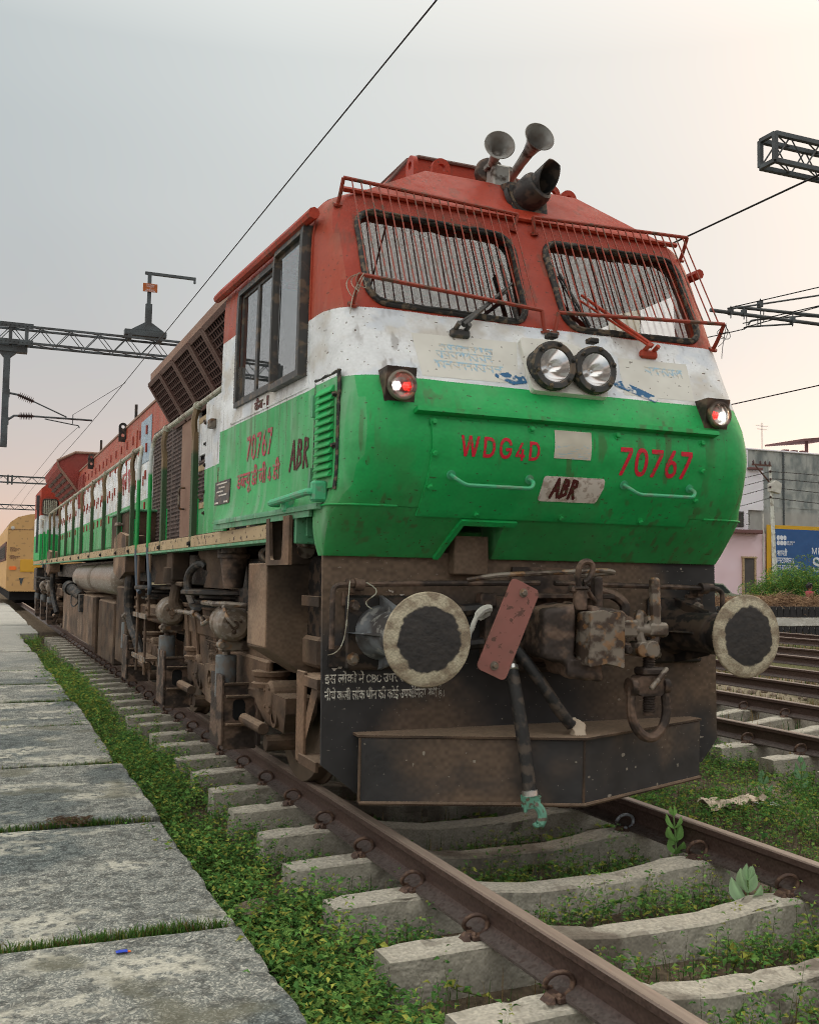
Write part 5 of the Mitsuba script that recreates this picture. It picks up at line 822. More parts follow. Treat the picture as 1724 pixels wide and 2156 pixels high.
    L('brake_pipe', [tube(bend([(-1.20, yo+2.7, 1.16), (-1.33, yo+2.75, 1.17), (-1.34, yo+3.1, 1.16), (-1.34, yo+3.55, 1.16)], .06), .02, 8), tube(bend([(-1.35, yo+2.78, 1.15), (-1.36, yo+2.62, 1.08), (-1.3, yo+2.62, 1.02)], .06), .014, 8), tube(bend([(-1.27, yo+5.1, 1.04), (-1.30, yo+4.0, 1.05), (-1.30, yo+3.7, 1.02), (-1.32, yo+3.65, .98), (-1.30, yo+3.5, 1.02)], .05), .019, 8), cyl((-1.30, yo+4.15, 1.05), (-1.30, yo+4.0, 1.05), .035, 6)], 'worn_steel')
    L('air_hose', tube(spline([(-1.20, yo+4.1, 1.44), (-1.26, yo+4.35, 1.44), (-1.29, yo+4.45, 1.34), (-1.28, yo+4.4, 1.2), (-1.28, yo+4.05, 1.09)], 30), .035, 10), 'rubber')
bogie(0, True); bogie(18.6, False)
CUP = L('air_filter', [lathe([(0, 0), (.07, .0), (.075, .02), (.10, .20), (.105, .22), (.12, .225), (.12, .25), (.10, .26), (.09, .32), (0, .32)], (-1.22, 3.05, 1.28), (0, 0, 1), 28), box(-1.26, -1.16, 2.95, 3.2, 1.53, 1.66, .02), box(-1.30, -1.24, 3.2, 3.26, 1.5, 1.62, .01)], 'cast_steel')
L('hanger_post', [box(-1.34, -1.18, 4.95, 5.25, 1.32, 1.60, .01), cyl((-1.27, 5.1, 1.44), (-1.27, 5.1, 1.30), .12, 20), tube(bend([(-1.27, 5.05, 1.30), (-1.30, 5.05, 1.12), (-1.28, 5.05, 1.08)], .05), .05, 10), box(-1.3, -1.2, 4.7, 5.5, 1.27, 1.31, .01)], 'spring_brown')
# steps under the green handrails
for y in (6.05, 6.80): L('stair_stringer', [box(-1.385, -1.365, y-.08, y+.02, .95, 1.60, .003)]+[bolt((-1.385, y-.04, z), (-1, 0, 0), .016, .025) for z in (1.02, 1.12, 1.22)], 'bogie_brown')
L('stair', [box(-1.40, -1.25, 6.0, 6.85, z, z+.03, .004) for z in (.93, .50)]+[box(-1.385, -1.365, y, y+.07, .35, .95, .003) for y in (6.15, 6.7)], 'bogie_brown')
L('stair_edge', [box(-1.41, -1.39, 6.0, 6.85, z, z+.05, .004) for z in (.92, .49)], 'worn_steel')
# battery and gable box beside the walkway
def gable(y, y1, zt, zb):
    g = L('valve_box', hull([(-1.385, yy, z) for yy, z in ((y, zb+.1), ((y+y1)/2, zb), (y1, zb+.1), (y1, zt), ((y+y1)/2, zt+.06), (y, zt))]+[(-1.16, yy, z) for yy, z in ((y, zb+.1), (y1, zb+.1), (y1, zt), (y, zt))]), 'dust_and_side_light', smooth=False)
    L('hose_leg', tube(spline([(-1.28, y+.3, zb+.05), (-1.29, y+.3, zb-.1), (-1.28, y+.35, zb-.3), (-1.22, y-.1, zb-.75), (-1.2, y-.2, zb-.85)], 24), .06, 10), 'rubber', g)
gable(7.75, 8.85, 1.82, 1.30); gable(20.5, 21.6, 1.85, 1.30)
BX = L('equipment_case', box(-1.33, -1.0, 8.0, 9.6, 1.70, 2.12, .01), 'spring_brown')
L('case_lid', box(-1.36, -.98, 7.95, 9.65, 2.12, 2.15, .01), 'pale_green_paint', BX)
L('case_tap', [rod((-1.30, 8.5, 1.98), (-1.40, 8.5, 1.98), .02), box(-1.42, -1.38, 8.3, 8.6, 1.96, 2.0, .005)], 'worn_steel', BX)
L('battery_case', box(-1.32, -.95, 8.1, 8.95, .28, 1.22, .02), 'spring_brown')
for y, z in ((8.95, 1.30), (11.9, 1.295)):
    L('air_tank', lathe([(0, 0), (.10, .01), (.18, .05), (.215, .12), (.22, .18), (.22, 2.6), (.18, 2.76), (0, 2.82)], (-1.17, y, z), (0, 1, 0), 40), 'tank_metal')
FT = L('fuel_tank', [hull([(-1.36, y, z) for y in (11.3, 16.6) for z in (1.02, .30)]+[(-1.10, y, z) for y in (11.1, 16.6) for z in (1.03, .16)]+[(1.1, y, z) for y in (11.1, 16.6) for z in (1.03, .16)]+[(1.36, y, z) for y in (11.3, 16.6) for z in (1.02, .3)])], 'fuel_brown', smooth=False)
L('tank_front', [box(-1.30, -.75, 9.3, 11.08, .18, 1.0, .02), box(-1.33, -1.28, 11.2, 11.24, .2, 1.03, .01)], 'spring_brown', FT)
L('filler_neck', [rod((-1.30, 13.6, .98), (-1.46, 14.1, 1.12), .09, 16), lathe([(0, 0), (.115, 0), (.115, .12), (0, .12)], (-1.44, 14.05, 1.10), (-.3, .9, .25), 16), tube(spline([(-1.45, 13.8, 1.0), (-1.46, 13.5, .82), (-1.42, 13.2, .86), (-1.4, 13.0, .95)], 16), .012, 5), box(-1.42, -1.35, 12.7, 12.95, .75, 1.03, .005)], 'rubber', FT)
# hood: body, doors, roof
HX = .95
HO = L('hood', [hull([(s*HX, y, 1.70) for s in (-1, 1) for y in (3.0, 24.4)]+[(s*HX, y, 3.60) for s in (-1, 1) for y in (3.0, 24.4)]+[(s*.72, y, 3.80) for s in (-1, 1) for y in (3.0, 24.4)])], 'hood_paint', smooth=False)
L('hood_roof', hull([(s*.965, y, 3.60) for s in (-1, 1) for y in (3.0, 24.4)]+[(s*.965, y, 3.57) for s in (-1, 1) for y in (3.0, 24.4)]+[(s*.73, y, 3.81) for s in (-1, 1) for y in (3.0, 24.4)]), 'roof_dust', HO, False)
r_ = np.random.default_rng(21); y = 8.95; dk = 0
L('notice_panel', box(-HX-.012, -HX, 8.90, 9.78, 2.86, 3.45, .003), 'notice_blue', HO)
while y < 24.0:
    w = r_.choice([.52, .62, .7]); zt = 3.40
    if y+w > 24.3: break
    if not (17.3 < y < 18.3):
        for s in (-1, 1):
            P = 'hood_paint'
            D_ = L('hood_door', box(s*HX, s*(HX+.016), y+.012, y+w-.012, 1.80, 2.84 if (s < 0 and y < 9.75) else zt, .004), P)
            if s < 0: L('hinge', [box(-HX-.034, -HX-.014, y+w*.5-.03, y+w*.5+.03, z, z+.12, .004) for z in (3.22, 2.98, 2.62, 2.2)]+[box(-HX-.03, -HX-.014, y+w-.09, y+w-.05, 2.55, 2.68, .004)], 'hinge_red', D_)
    y += w; dk += 1
# radiator screen, open frames and doors near the cab
SCR = L('engine_screen', [box(-HX-.03, -HX-.02, 6.45, 8.30, 1.75, 3.10, 0)], 'black_void')
def wiremesh(x, y0, y1, z0, z1, st, r):
    ms = [box(x-r, x+r, yy-r, yy+r, z0, z1, 0) for yy in np.arange(y0, y1, st)]+[box(x-r*1.6, x-r*.2, y0, y1, zz-r, zz+r, 0) for zz in np.arange(z0, z1, st)]
    return cat(ms)
L('wire_mesh', [wiremesh(-HX-.045, 6.45, 8.30, 1.75, 3.10, .045, .010)], 'dark_mesh', SCR, False, kind='stuff')
L('screen_post', [box(-HX-.06, -HX-.02, yy-.02, yy+.02, 1.72, 3.12, .004) for yy in (6.43, 7.02, 8.32)], 'screen_grey', SCR)
L('screen_door', [box(-1.02, -.99, 5.85, 6.40, 1.72, 3.15, .004)], 'roof_dust')
OP = L('open_cabinet', [box(-HX-.012, -HX-.002, 3.05, 5.80, 1.72, 3.10, 0)], 'black_void')
L('cabinet_frame', [box(-HX-.05, -HX-.005, yy-.03, yy+.03, 1.72, 3.10, .004) for yy in (3.55, 4.15, 5.05, 5.75)]+[box(-HX-.05, -HX-.005, 4.15, 5.75, z-.03, z+.03, .004) for z in (2.05, 2.42, 2.9)], 'beige_paint', OP)
L('cabinet_panel', [box(-HX-.04, -HX-.015, 5.1, 5.72, 2.55, 2.88, .004), box(-HX-.04, -HX-.015, 5.1, 5.72, 1.74, 2.02, .004), box(-HX-.06, -HX-.02, 5.6, 5.74, 1.74, 3.05, .004)], 'hood_paint', OP)
L('wire_mesh', [wiremesh(-HX-.035, 5.1, 5.72, 2.08, 2.5, .04, .008), wiremesh(-HX-.035, 3.0, 3.5, 1.75, 3.05, .04, .008)], 'dark_mesh', OP, False, kind='stuff')
DO = L('cabinet_door', [box(-1.055, -1.02, 4.18, 5.02, 1.74, 3.12, .006)], 'hood_paint')
L('door_latch', [box(-1.11, -1.055, 4.55, 4.68, 2.70, 2.78, .006), tube(bend([(-1.06, 4.10, 2.30), (-1.12, 4.10, 2.30), (-1.12, 4.10, 2.10), (-1.06, 4.10, 2.10)], .03), .012, 6), tube(bend([(-1.04, 5.20, 2.32), (-1.10, 5.20, 2.32), (-1.10, 5.20, 2.10), (-1.04, 5.20, 2.10)], .03), .012, 6), tube(bend([(-1.03, 6.1, 2.27), (-1.09, 6.1, 2.27), (-1.09, 6.1, 2.05), (-1.03, 6.1, 2.05)], .03), .012, 6)], 'worn_steel', DO)
L('door_bolts', [bolt((-1.055, yy, z), (-1, 0, 0), .014, .02) for yy in (4.19, 5.0) for z in (1.95, 2.15, 2.4, 2.6, 2.8, 3.0)], 'grease_dark', DO)
# blower intake with mesh screens
ib = [(-.95, 3.02), (-1.00, 2.98), (-1.30, 3.47), (-1.30, 3.57), (-.80, 3.72), (-.80, 3.02)]
for s in (-1, 1):
    I_ = L('intake_housing', prism(Polygon([(-s*x, z) for x, z in ib]), 2.95, 6.85, 'y'), 'roof_dust', smooth=False)
    A, B = np.array([s*1.005, 2.99]), np.array([s*1.30, 3.465]); nrm = np.array([s*(B-A)[1]*1.0*s, -abs((B-A)[0])]); nrm = np.array([s*.475, -.295])/math.hypot(.475, .295)
    if s > 0: continue
    L('intake_void', grid_mesh(np.array([[[*(A*(1-t)+B*t+nrm*.004)] for t in (.03, .97)] for _ in (0, 1)])[:, :, [0, 0, 1]]*[1, 0, 1]+np.array([[[0, 3.0, 0]]*2, [[0, 6.82, 0]]*2])), 'black_void', I_, False)
    def at(y, t, o): p = A*(1-t)+B*t+nrm*o; return np.array([p[0], y, p[1]])
    for k, (y0, y1) in enumerate(((3.02, 3.95), (4.02, 4.55), (4.62, 5.35), (5.42, 6.08), (6.15, 6.8))):
        ms = []
        for yy in np.arange(y0+.03, y1, .075): ms.append(rod(at(yy, .05, .02), at(yy, .95, .02), .008, 4))
        for t in np.linspace(.08, .95, 9): ms.append(rod(at(y0, t, .028), at(y1, t, .028), .008, 4))
        SCN = L('intake_screen', ms, 'mesh_maroon', I_, False, kind='stuff')
        L('intake_rim', [hull([at(yy+d, t, o) for d in (-.03, .03) for t in (.02, .98) for o in (0, .045)]) for yy in (y0, y1)]+[hull([at(yy, t+d, o) for yy in (y0, y1) for d in (-.04, .04) for o in (0, .04)]) for t in (.03, .97)], 'maroon_paint', I_)
# rear radiator flare and cab
fl = [(-.95, 3.10), (-1.39, 3.66), (-1.42, 3.80), (-1.05, 4.0), (1.05, 4.0), (1.42, 3.80), (1.39, 3.66), (.95, 3.10)]
RF = L('radiator_flare', prism(Polygon(fl), 18.8, 23.0, 'y'), 'flare_red', smooth=False)
L('louvre', [hull([(-.97-.44*t-.02, yy, 3.11+.56*t), (-.97-.44*t-.02, yy+1.2, 3.11+.56*t), (-.97-.44*(t+.06)-.05, yy, 3.11+.56*(t+.05)), (-.97-.44*(t+.06)-.05, yy+1.2, 3.11+.56*(t+.05)), (-.95-.44*(t+.1), yy, 3.11+.56*(t+.1)), (-.95-.44*(t+.1), yy+1.2, 3.11+.56*(t+.1))]) for yy in (18.95, 20.3, 21.65) for t in (.1, .3, .5, .7)], 'maroon_paint', RF)
L('flare_rim', [tube([(x, 18.78, z) for x, z in fl[:5]], .03, 6)], 'roof_dust', RF)
L('side_grille', [box(-HX-.03, -HX-.012, 17.35, 18.6, 2.75, 3.45, .004)]+[box(-HX-.05, -HX-.03, 17.45+.16*k, 17.53+.16*k, 2.85, 3.4, 0) for k in range(7)], 'flare_red')
RC = L('rear_cab', [hull([(s*1.40, y, 1.70) for s in (-1, 1) for y in (24.5, 27.3)]+[(s*1.40, y, 3.62) for s in (-1, 1) for y in (24.5, 27.3)]+[(s*1.2, y, 3.8) for s in (-1, 1) for y in (24.5, 27.0)]+[(s*.6, y, 4.0) for s in (-1, 1) for y in (24.5, 27.0)])], 'rear_cab_paint', smooth=False)
L('rear_cab_window', prism(rpoly([(-1.34, 2.92), (-1.0, 2.92), (-1.0, 3.32), (-1.34, 3.32)], .06), 24.47, 24.51, 'y'), 'window_pale', RC)
L('rear_window_frame', [tube(np.array([(x, 24.465, z) for x, z in rpoly([(-1.35, 2.91), (-.99, 2.91), (-.99, 3.33), (-1.35, 3.33)], .06).exterior.coords[:-1]]), .018, 6, True)]+[rod((x, 24.46, 2.92), (x, 24.46, 3.32), .009, 4) for x in np.linspace(-1.29, -1.05, 6)], 'gasket', RC)
L('rear_mirror', [box(-1.50, -1.42, 24.8, 24.9, 3.05, 3.45, .01), box(-1.47, -1.41, 25.0, 25.05, 1.9, 3.4, .005)], 'steel_grey', RC)
L('rear_bumper', [prism(sk, 27.5, 27.53, 'y'), box(-1.1, 1.1, 25.5, 27.5, .95, 1.5, .02), box(-1.36, -1.0, 26.2, 27.4, .85, 1.5, .02)], 'grease_dark')
for s in (-1, 1): L('rear_buffer', [lathe([(0, 0), (.2, .0), (.23, -.02), (.2, -.05), (.1, -.07), (.1, -.66), (0, -.66)], (s*.975, 28.2, 1.08), (0, 1, 0), 28)], 'grease_dark')
# lifting eyes and grab on the hood roof edge
for y in (11.4, 15.9): L('lifting_eye', [eye((-1.0, y, 3.60), .062, .03, 'y'), eye((-1.0, y, 3.47), .062, .03, 'y')], 'grease_dark'); L('roof_post', box(-.9, -.86, y-.5, y-.46, 3.6, 3.88, .004), 'grease_dark')
# handrails and stanchions
for s in (-1, 1):
    hx = s*1.35
    L('handrail', tube(bend([(s*1.33, 2.98, 2.80), (hx, 3.2, 2.77), (hx, 6.15, 2.775), (hx+s*.02, 6.22, 2.74), (s*1.375, 6.06, 2.45), (s*1.38, 6.06, 1.62), (s*1.36, 6.06, 1.30), (s*1.33, 6.06, 1.1)] if False else [(s*1.32, 2.95, 2.80), (hx, 3.2, 2.775), (hx, 6.10, 2.775), (s*1.38, 6.12, 2.6), (s*1.385, 6.10, 1.60), (s*1.385, 5.9, 1.22), (s*1.375, 6.0, 1.18)], .08, 6), .022, 10), 'rail_two_tone')
    L('handrail', tube(bend([(s*1.375, 6.65, 1.18), (s*1.385, 6.75, 1.22), (s*1.385, 6.9, 1.6), (s*1.38, 6.9, 2.6), (hx, 6.95, 2.775), (hx, 21.6, 2.79), (s*1.38, 21.6, 2.6), (s*1.385, 21.6, 1.5)], .08, 6), .022, 10), 'rail_two_tone')
    L('handrail', tube(bend([(s*1.385, 22.9, 1.5), (s*1.385, 22.9, 2.70), (s*1.37, 25.0, 2.82), (s*1.42, 25.6, 2.84)], .08, 6), .022, 10), 'rail_two_tone')
    L('rail_base', cat([lathe([(0, 0), (.05, 0), (.05, .02), (.03, .03)], (s*1.30, 2.95, 2.80), (s, 0, 0), 16)]), 'handrail_paint')
    for y in (3.92, 5.40, 7.50, 8.62, 10.26, 11.83, 13.45, 15.0, 16.6, 18.2, 19.8, 21.2, 23.6):
        S = L('stanchion', [hull([(s*a, y+b, z) for a, z in ((1.385, 1.585), (1.335, 1.585), (1.385, 2.55), (1.345, 2.55)) for b in (-.045, .045)]), tube(bend([(s*1.365, y, 2.5), (s*1.38, y, 2.65), (s*1.352, y, 2.765)], .06), .028, 6)], 'stanchion_paint')
        L('rail_clamp', [lathe([(.022, 0), (.036, 0), (.036, .07), (.022, .07)], (s*1.35, y-.035, 2.776), (0, 1, 0), 14)], 'handrail_paint', S)
        L('kick_plate', hull([(s*1.34, y-.05, 1.69), (s*1.34, y+.30, 1.69), (s*1.34, y-.05, 2.0), (s*1.34, y+.05, 2.0), (s*1.33, y-.05, 1.69), (s*1.33, y+.3, 1.69), (s*1.33, y-.05, 2.0), (s*1.33, y+.05, 2.0)]), 'green_paint', S)
        L('foot_bolt', bolt((s*1.39, y, 1.63), (s, 0, 0), .018, .02), 'grease_dark', S)
# hindi painted letters on the hood doors, kept as abstract strokes where the photo shows them
for (y1, z) in ((11.55, 2.72), (10.9, 2.74)):
    t = fit_flat(glyphs('b1'), .55, .36); v = np.asarray(t.vertices).copy(); t.vertices = np.stack([-HX-.017-v[:, 2], y1-v[:, 0], z-.1+v[:, 1]], 1); L('lettering', t, 'letter_faded_red')

# ------------------------------------------------------------------ overhead line
def lattice(x0, x1, y0, y1, z0, z1, n, r=.03, lr=.012):
    ms = [box(x0, x1, y-r, y+r, z-r, z+r, .004) for y in (y0, y1) for z in (z0, z1)]
    xs = np.linspace(x0, x1, n+1)
    for i, (a, b) in enumerate(zip(xs, xs[1:])):
        m_ = (a+b)/2
        for y in (y0, y1): ms += [rod((a, y, z0), (m_, y, z1), lr, 4), rod((m_, y, z1), (b, y, z0), lr, 4)]
        for z in (z0, z1): ms += [rod((a, y0, z), (b, y1, z), lr, 4)]
    for x in (x0, x1): ms += [box(x-r, x+r, y-r*.9, y+r*.9, z0, z1, .004) for y in (y0, y1)]+[box(x-r*.9, x+r*.9, y0, y1, z-r*.9, z+r*.9, .004) for z in (z0, z1)]
    return cat(ms)
def insulator(a, b, name, parent):
    a, b = np.array(a, float), np.array(b, float); d = (b-a)/np.linalg.norm(b-a); Lh = np.linalg.norm(b-a); pr = [(.0, 0), (.035, 0), (.035, .04)]
    n = 8
    for k in range(n):
        h = .05+(Lh-.1)*k/(n-1); pr += [(.035, h-.014), (.105, h), (.105, h+.006), (.035, h+.016)]
    pr += [(.035, Lh-.03), (.035, Lh), (0, Lh)]
    return add(name, lathe(pr, a, d, 16), 'insulator', parent, 40)
GT = thing('signal_gantry', 'blue grey lattice gantry crossing behind the locomotive, with a hanging mast at the left edge', 'gantry')
add('boom', lattice(-9.5, 10.2, 24.7, 25.15, 7.55, 8.0, 26), 'steel_grey', GT)
add('splice_plate', [box(-2.36, -2.28, 24.66, 25.2, 7.5, 8.05, .004), box(-1.95, -1.87, 24.66, 25.2, 7.5, 8.05, .004), box(-2.6, -1.75, 24.64, 24.66, 7.93, 8.07, .002), box(-2.6, -1.75, 24.64, 24.66, 7.48, 7.62, .002)]+[bolt((x, 24.64, z), (0, -1, 0), .014, .05) for x in np.linspace(-2.55, -1.8, 8) for z in (8.0, 7.55)], 'steel_grey', GT)
for x in (-9.5, 10.2): add('mast', [box(x-.15, x+.15, 24.78, 25.07, -.4, 8.0, .005)], 'steel_grey', GT)
HM = add('hanging_mast', [box(-2.47, -2.30, 24.83, 25.0, 4.72, 7.2, .004), hull([(-2.7, 24.8, 7.42), (-2.0, 24.8, 7.42), (-2.7, 25.0, 7.42), (-2.0, 25.0, 7.42), (-2.48, 24.85, 7.15), (-2.30, 24.85, 7.15), (-2.48, 24.97, 7.15), (-2.30, 24.97, 7.15)]), box(-3.0, -1.88, 24.78, 25.05, 7.30, 7.47, .004)], 'steel_grey', GT)
insulator((-2.08, 24.9, 6.16), (-1.66, 24.9, 6.00), 'insulator', GT); insulator((-2.05, 24.9, 5.585), (-1.66, 24.9, 5.60), 'insulator', GT)
add('bracket_tube', [rod((-2.34, 24.9, 6.19), (-2.08, 24.9, 6.16), .03), rod((-1.66, 24.9, 6.0), (-.80, 24.9, 5.64), .02), tube([(-2.34, 24.9, 5.43), (-2.15, 24.9, 5.58), (-2.05, 24.9, 5.585)], .03), rod((-1.66, 24.9, 5.60), (-.13, 24.9, 5.60), .027), tube(bend([(-1.37, 24.9, 5.55), (-.6, 24.9, 5.44), (-.48, 24.9, 5.43), (-.46, 24.9, 5.36)], .05), .016), rod((-.64, 24.9, 5.72), (-.64, 24.9, 5.47), .012), box(-2.34, -2.28, 24.83, 24.99, 6.08, 6.28, .004), box(-2.34, -2.28, 24.83, 24.99, 5.33, 5.53, .004)], 'steel_grey', GT)
CR = thing('clearance_marker', 'grey bracket post with small orange caution board standing on the gantry', 'sign post')
add('post', [box(1.26, 1.36, 24.86, 24.96, 8.28, 9.92, .003), box(1.22, 1.40, 24.85, 24.97, 8.3, 9.05, .003), hull([(.85, 24.85, 8.28), (1.75, 24.85, 8.28), (.85, 25.0, 8.28), (1.75, 25.0, 8.28), (1.2, 24.86, 8.5), (1.42, 24.86, 8.5), (1.2, 24.97, 8.5), (1.42, 24.97, 8.5)]), box(.66, 1.82, 24.8, 25.05, 8.10, 8.26, .004), box(.75, .85, 24.7, 25.15, 7.98, 8.12, .003), box(1.6, 1.7, 24.7, 25.15, 7.98, 8.12, .003), box(1.18, 2.62, 24.87, 24.95, 9.90, 9.98, .004), box(2.56, 2.62, 24.88, 24.94, 9.80, 9.9, .003)], 'steel_grey', CR)
SG = add('caution_board', box(1.12, 1.52, 24.80, 24.83, 9.38, 9.62, .004), 'sign_orange', CR)
z = 9.575
for s_, h in (('CAUTION', .034), ('CLEARANCE', .026), ('TO', .026), ('OHE WIRE BY', .026), ('RESTRICTED', .032)):
    t = flat_text(s_, h, False); w = t.bounds[1][0]; k = min(1, .36/w); t.apply_scale([k, 1, 1]); w *= k; v = np.asarray(t.vertices).copy(); t.vertices = np.stack([1.32-w/2+v[:, 0], 24.798-v[:, 2], z+v[:, 1]-.02], 1); t.invert(); add('lettering', t, 'board_white', SG); z -= .043
G2 = thing('signal_gantry', 'dark lattice gantry end jutting in at the upper right edge', 'gantry')
add('boom', lattice(7.38, 17.0, 6.7, 7.0, 7.46, 7.86, 17, .035, .014), 'steel_grey', G2)
add('mast', box(17.0, 17.3, 6.7, 7.0, -.4, 8.0, .005), 'steel_grey', G2)
G3 = thing('signal_gantry', 'distant thin lattice gantry above the far end of the platform', 'gantry')
add('boom', lattice(-14, 12, 66, 66.45, 7.13, 7.53, 30), 'steel_grey', G3)
add('bracket', [box(-1.2, -1.1, 66, 66.4, 7.0, 7.6, .003), box(-.95, -.85, 66, 66.4, 7.0, 7.6, .003)], 'steel_grey', G3)
for x in (-14, 12): add('mast', box(x-.15, x+.15, 66, 66.3, -.4, 7.6, .005), 'steel_grey', G3)
G4 = thing('signal_gantry', 'faintest and farthest lattice gantry, just above the yellow coach', 'gantry')
add('boom', lattice(-18, 14, 122, 122.5, 8.6, 9.1, 30, .05, .02), 'steel_grey', G4)
for x in (-18, 14): add('mast', box(x-.15, x+.15, 122, 122.3, -.4, 9.1, .005), 'steel_grey', G4)
CN = thing('cantilever_arm', 'dark tubular cantilever arms with fittings beside the cab at the right edge', 'cantilever')
def clamps(pts): return [cat([box(x-.03, x+.03, 8.95, 9.05, z-.05, z+.06, .006), rod((x-.02, 8.97, z-.1), (x-.02, 8.97, z+.09), .01, 5), rod((x+.03, 9.03, z-.1), (x+.03, 9.03, z+.09), .01, 5)]) for x, z in pts]
add('tube', [rod((8.10, 9, 5.90), (13.0, 9, 5.95), .032, 10), rod((9.15, 9.6, 6.22), (13.0, 9.6, 6.35), .03, 10), rod((8.52, 9, 5.97), (13.0, 9, 7.05), .016, 8), tube(bend([(8.80, 9, 5.66), (8.86, 9, 5.70), (9.86, 9, 5.86)], .03), .016, 6), tube(bend([(9.42, 9.6, 5.93), (9.48, 9.6, 6.02), (10.7, 9.6, 6.24), (13, 9.6, 6.35)], .05), .016, 6)], 'steel_grey', CN)
add('clamp', clamps(((8.52, 5.92), (8.80, 5.93), (9.15, 6.12), (9.86, 5.93))), 'steel_grey', CN)
add('dropper', [rod((9.1, 9, 5.94), (9.1, 9, 5.74), .01, 5), rod((9.16, 9, 5.94), (9.16, 9, 5.74), .01, 5), rod((8.86, 9, 5.94), (8.86, 9, 5.70), .008, 5), rod((9.7, 9.6, 6.25), (9.7, 9.6, 6.03), .01, 5), rod((9.77, 9.6, 6.25), (9.77, 9.6, 6.03), .01, 5)], 'steel_grey', CN)
add('mast', box(13.0, 13.3, 8.9, 9.7, -.4, 8.2, .005), 'steel_grey', CN)
def wire(lab, pts, r, grp=None): return solo('overhead_wire', tube(pts, r, 6), 'wire', lab, 'wire', grp)
wire('thick dark overhead wire rising from the hanging mast to the top of the picture', spline([(.02, -8, 5.6), (-.06, 2.07, 5.6), (-.28, 24.9, 5.36), (-.38, 45, 5.55), (-.40, 66, 5.5)], 40), .0075)
wire('thin upper wire meeting the contact wire near the left cantilever', [(-.64, 24.9, 5.72), (-.08, 18.5, 5.57)], .006)
wire('thin lower wire stretching away from the left cantilever towards the coach', [(-.48, 24.9, 5.40), (-.66, 29, 5.4), (-1.2, 66, 5.35)], .006)
wire('dark wire running down from the upper right gantry to the cab roof', [(4.87, -6, 5.6), (4.85, 60, 5.6)], .011)
wire('low dark wire meeting the nose of the locomotive at the right', [(13.40, 0, 5.6), (13.40, 70, 5.6)], .014)
for k, (z0, lab) in enumerate(((5.44, 'lowest of the thin wires behind the right cantilever arms'), (6.02, 'upper of the thin wires behind the right cantilever arms'), (5.8, 'middle of the thin wires behind the right cantilever arms'))):
    wire(lab, [(8.12+.33*k, 9, z0-.05), (10.6, 3.0, z0+.12)] if k else [(8.82, 9.0, 5.66), (8.1, 12.5, 5.66), (7.9, 40, 5.66)], .009)
wire('wire slanting up to the right edge above the cantilever arms', [(8.8, 9.0, 5.68), (9.3, 4.0, 5.72)], .009)
# ------------------------------------------------------------------ yellow coach behind the locomotive
CO = thing('railway_coach', 'rounded yellow end of a passenger coach behind the locomotive at the left', 'coach')
prof = [(-1.62, .62), (-1.62, 3.35), (-1.52, 3.62), (-1.2, 3.86), (-.7, 4.0), (0, 4.05), (.7, 4.0), (1.2, 3.86), (1.52, 3.62), (1.62, 3.35), (1.62, .62), (1.5, .50), (-1.5, .50)]
add('end_wall', prism(Polygon(prof), 45, 45.12, 'y'), 'coach_yellow', CO, False)
add('body', prism(Polygon([(x*.995, z) for x, z in prof]), 45.12, 66, 'y'), 'coach_yellow', CO, 40)
add('window_band', [box(-1.66, -1.61, 46, 65.5, 1.9, 2.75, .004)], 'coach_maroon', CO)
for k in range(10): add('window', [box(-1.68, -1.64, 46.6+1.9*k, 47.6+1.9*k, 2.0, 2.6, .004)]+[box(-1.70, -1.68, 46.6+1.9*k, 47.6+1.9*k, 2.05+.11*j, 2.09+.11*j, 0) for j in range(5)], 'door_grey', CO)
add('seam', box(-1.6, 1.6, 44.985, 45.0, 3.28, 3.30, 0), 'coach_maroon', CO)
add('lamp', lathe([(0, 0), (.08, 0), (.08, .08), (0, .1)], (-1.42, 45, 3.36), (0, -1, 0), 16), 'white_wash', CO)
add('side_lamp', prism(rpoly([(-1.52, 1.46), (-1.20, 1.46), (-1.20, 1.62), (-1.52, 1.62)], .07), 44.95, 45.0, 'y'), 'coach_orange', CO)
add('number_plate', box(-1.05, -.2, 44.96, 45.0, 1.38, 1.95, .01), 'coach_plate', CO)
add('notice', [box(-1.5, -1.5+.2+.08*((k*3) % 4), 44.99, 45.0, 2.45-k*.05-(.15 if k > 3 else 0), 2.475-k*.05-(.15 if k > 3 else 0), 0) for k in range(8)], 'coach_maroon', CO)
add('tail_hook', hull([(-1.08, 44.98, 1.10), (-.88, 44.98, 1.10), (-.98, 44.98, .75), (-1.08, 45, 1.10), (-.88, 45, 1.10), (-.98, 45, .75)]), 'steel_grey', CO)
add('underframe', [box(-1.45, 1.45, 45.3, 65, .1, .52, .01), box(-1.2, 1.2, 46, 49, -.05, .4, .05), box(-1.2, 1.2, 61, 64, -.05, .4, .05)], 'black_void', CO)
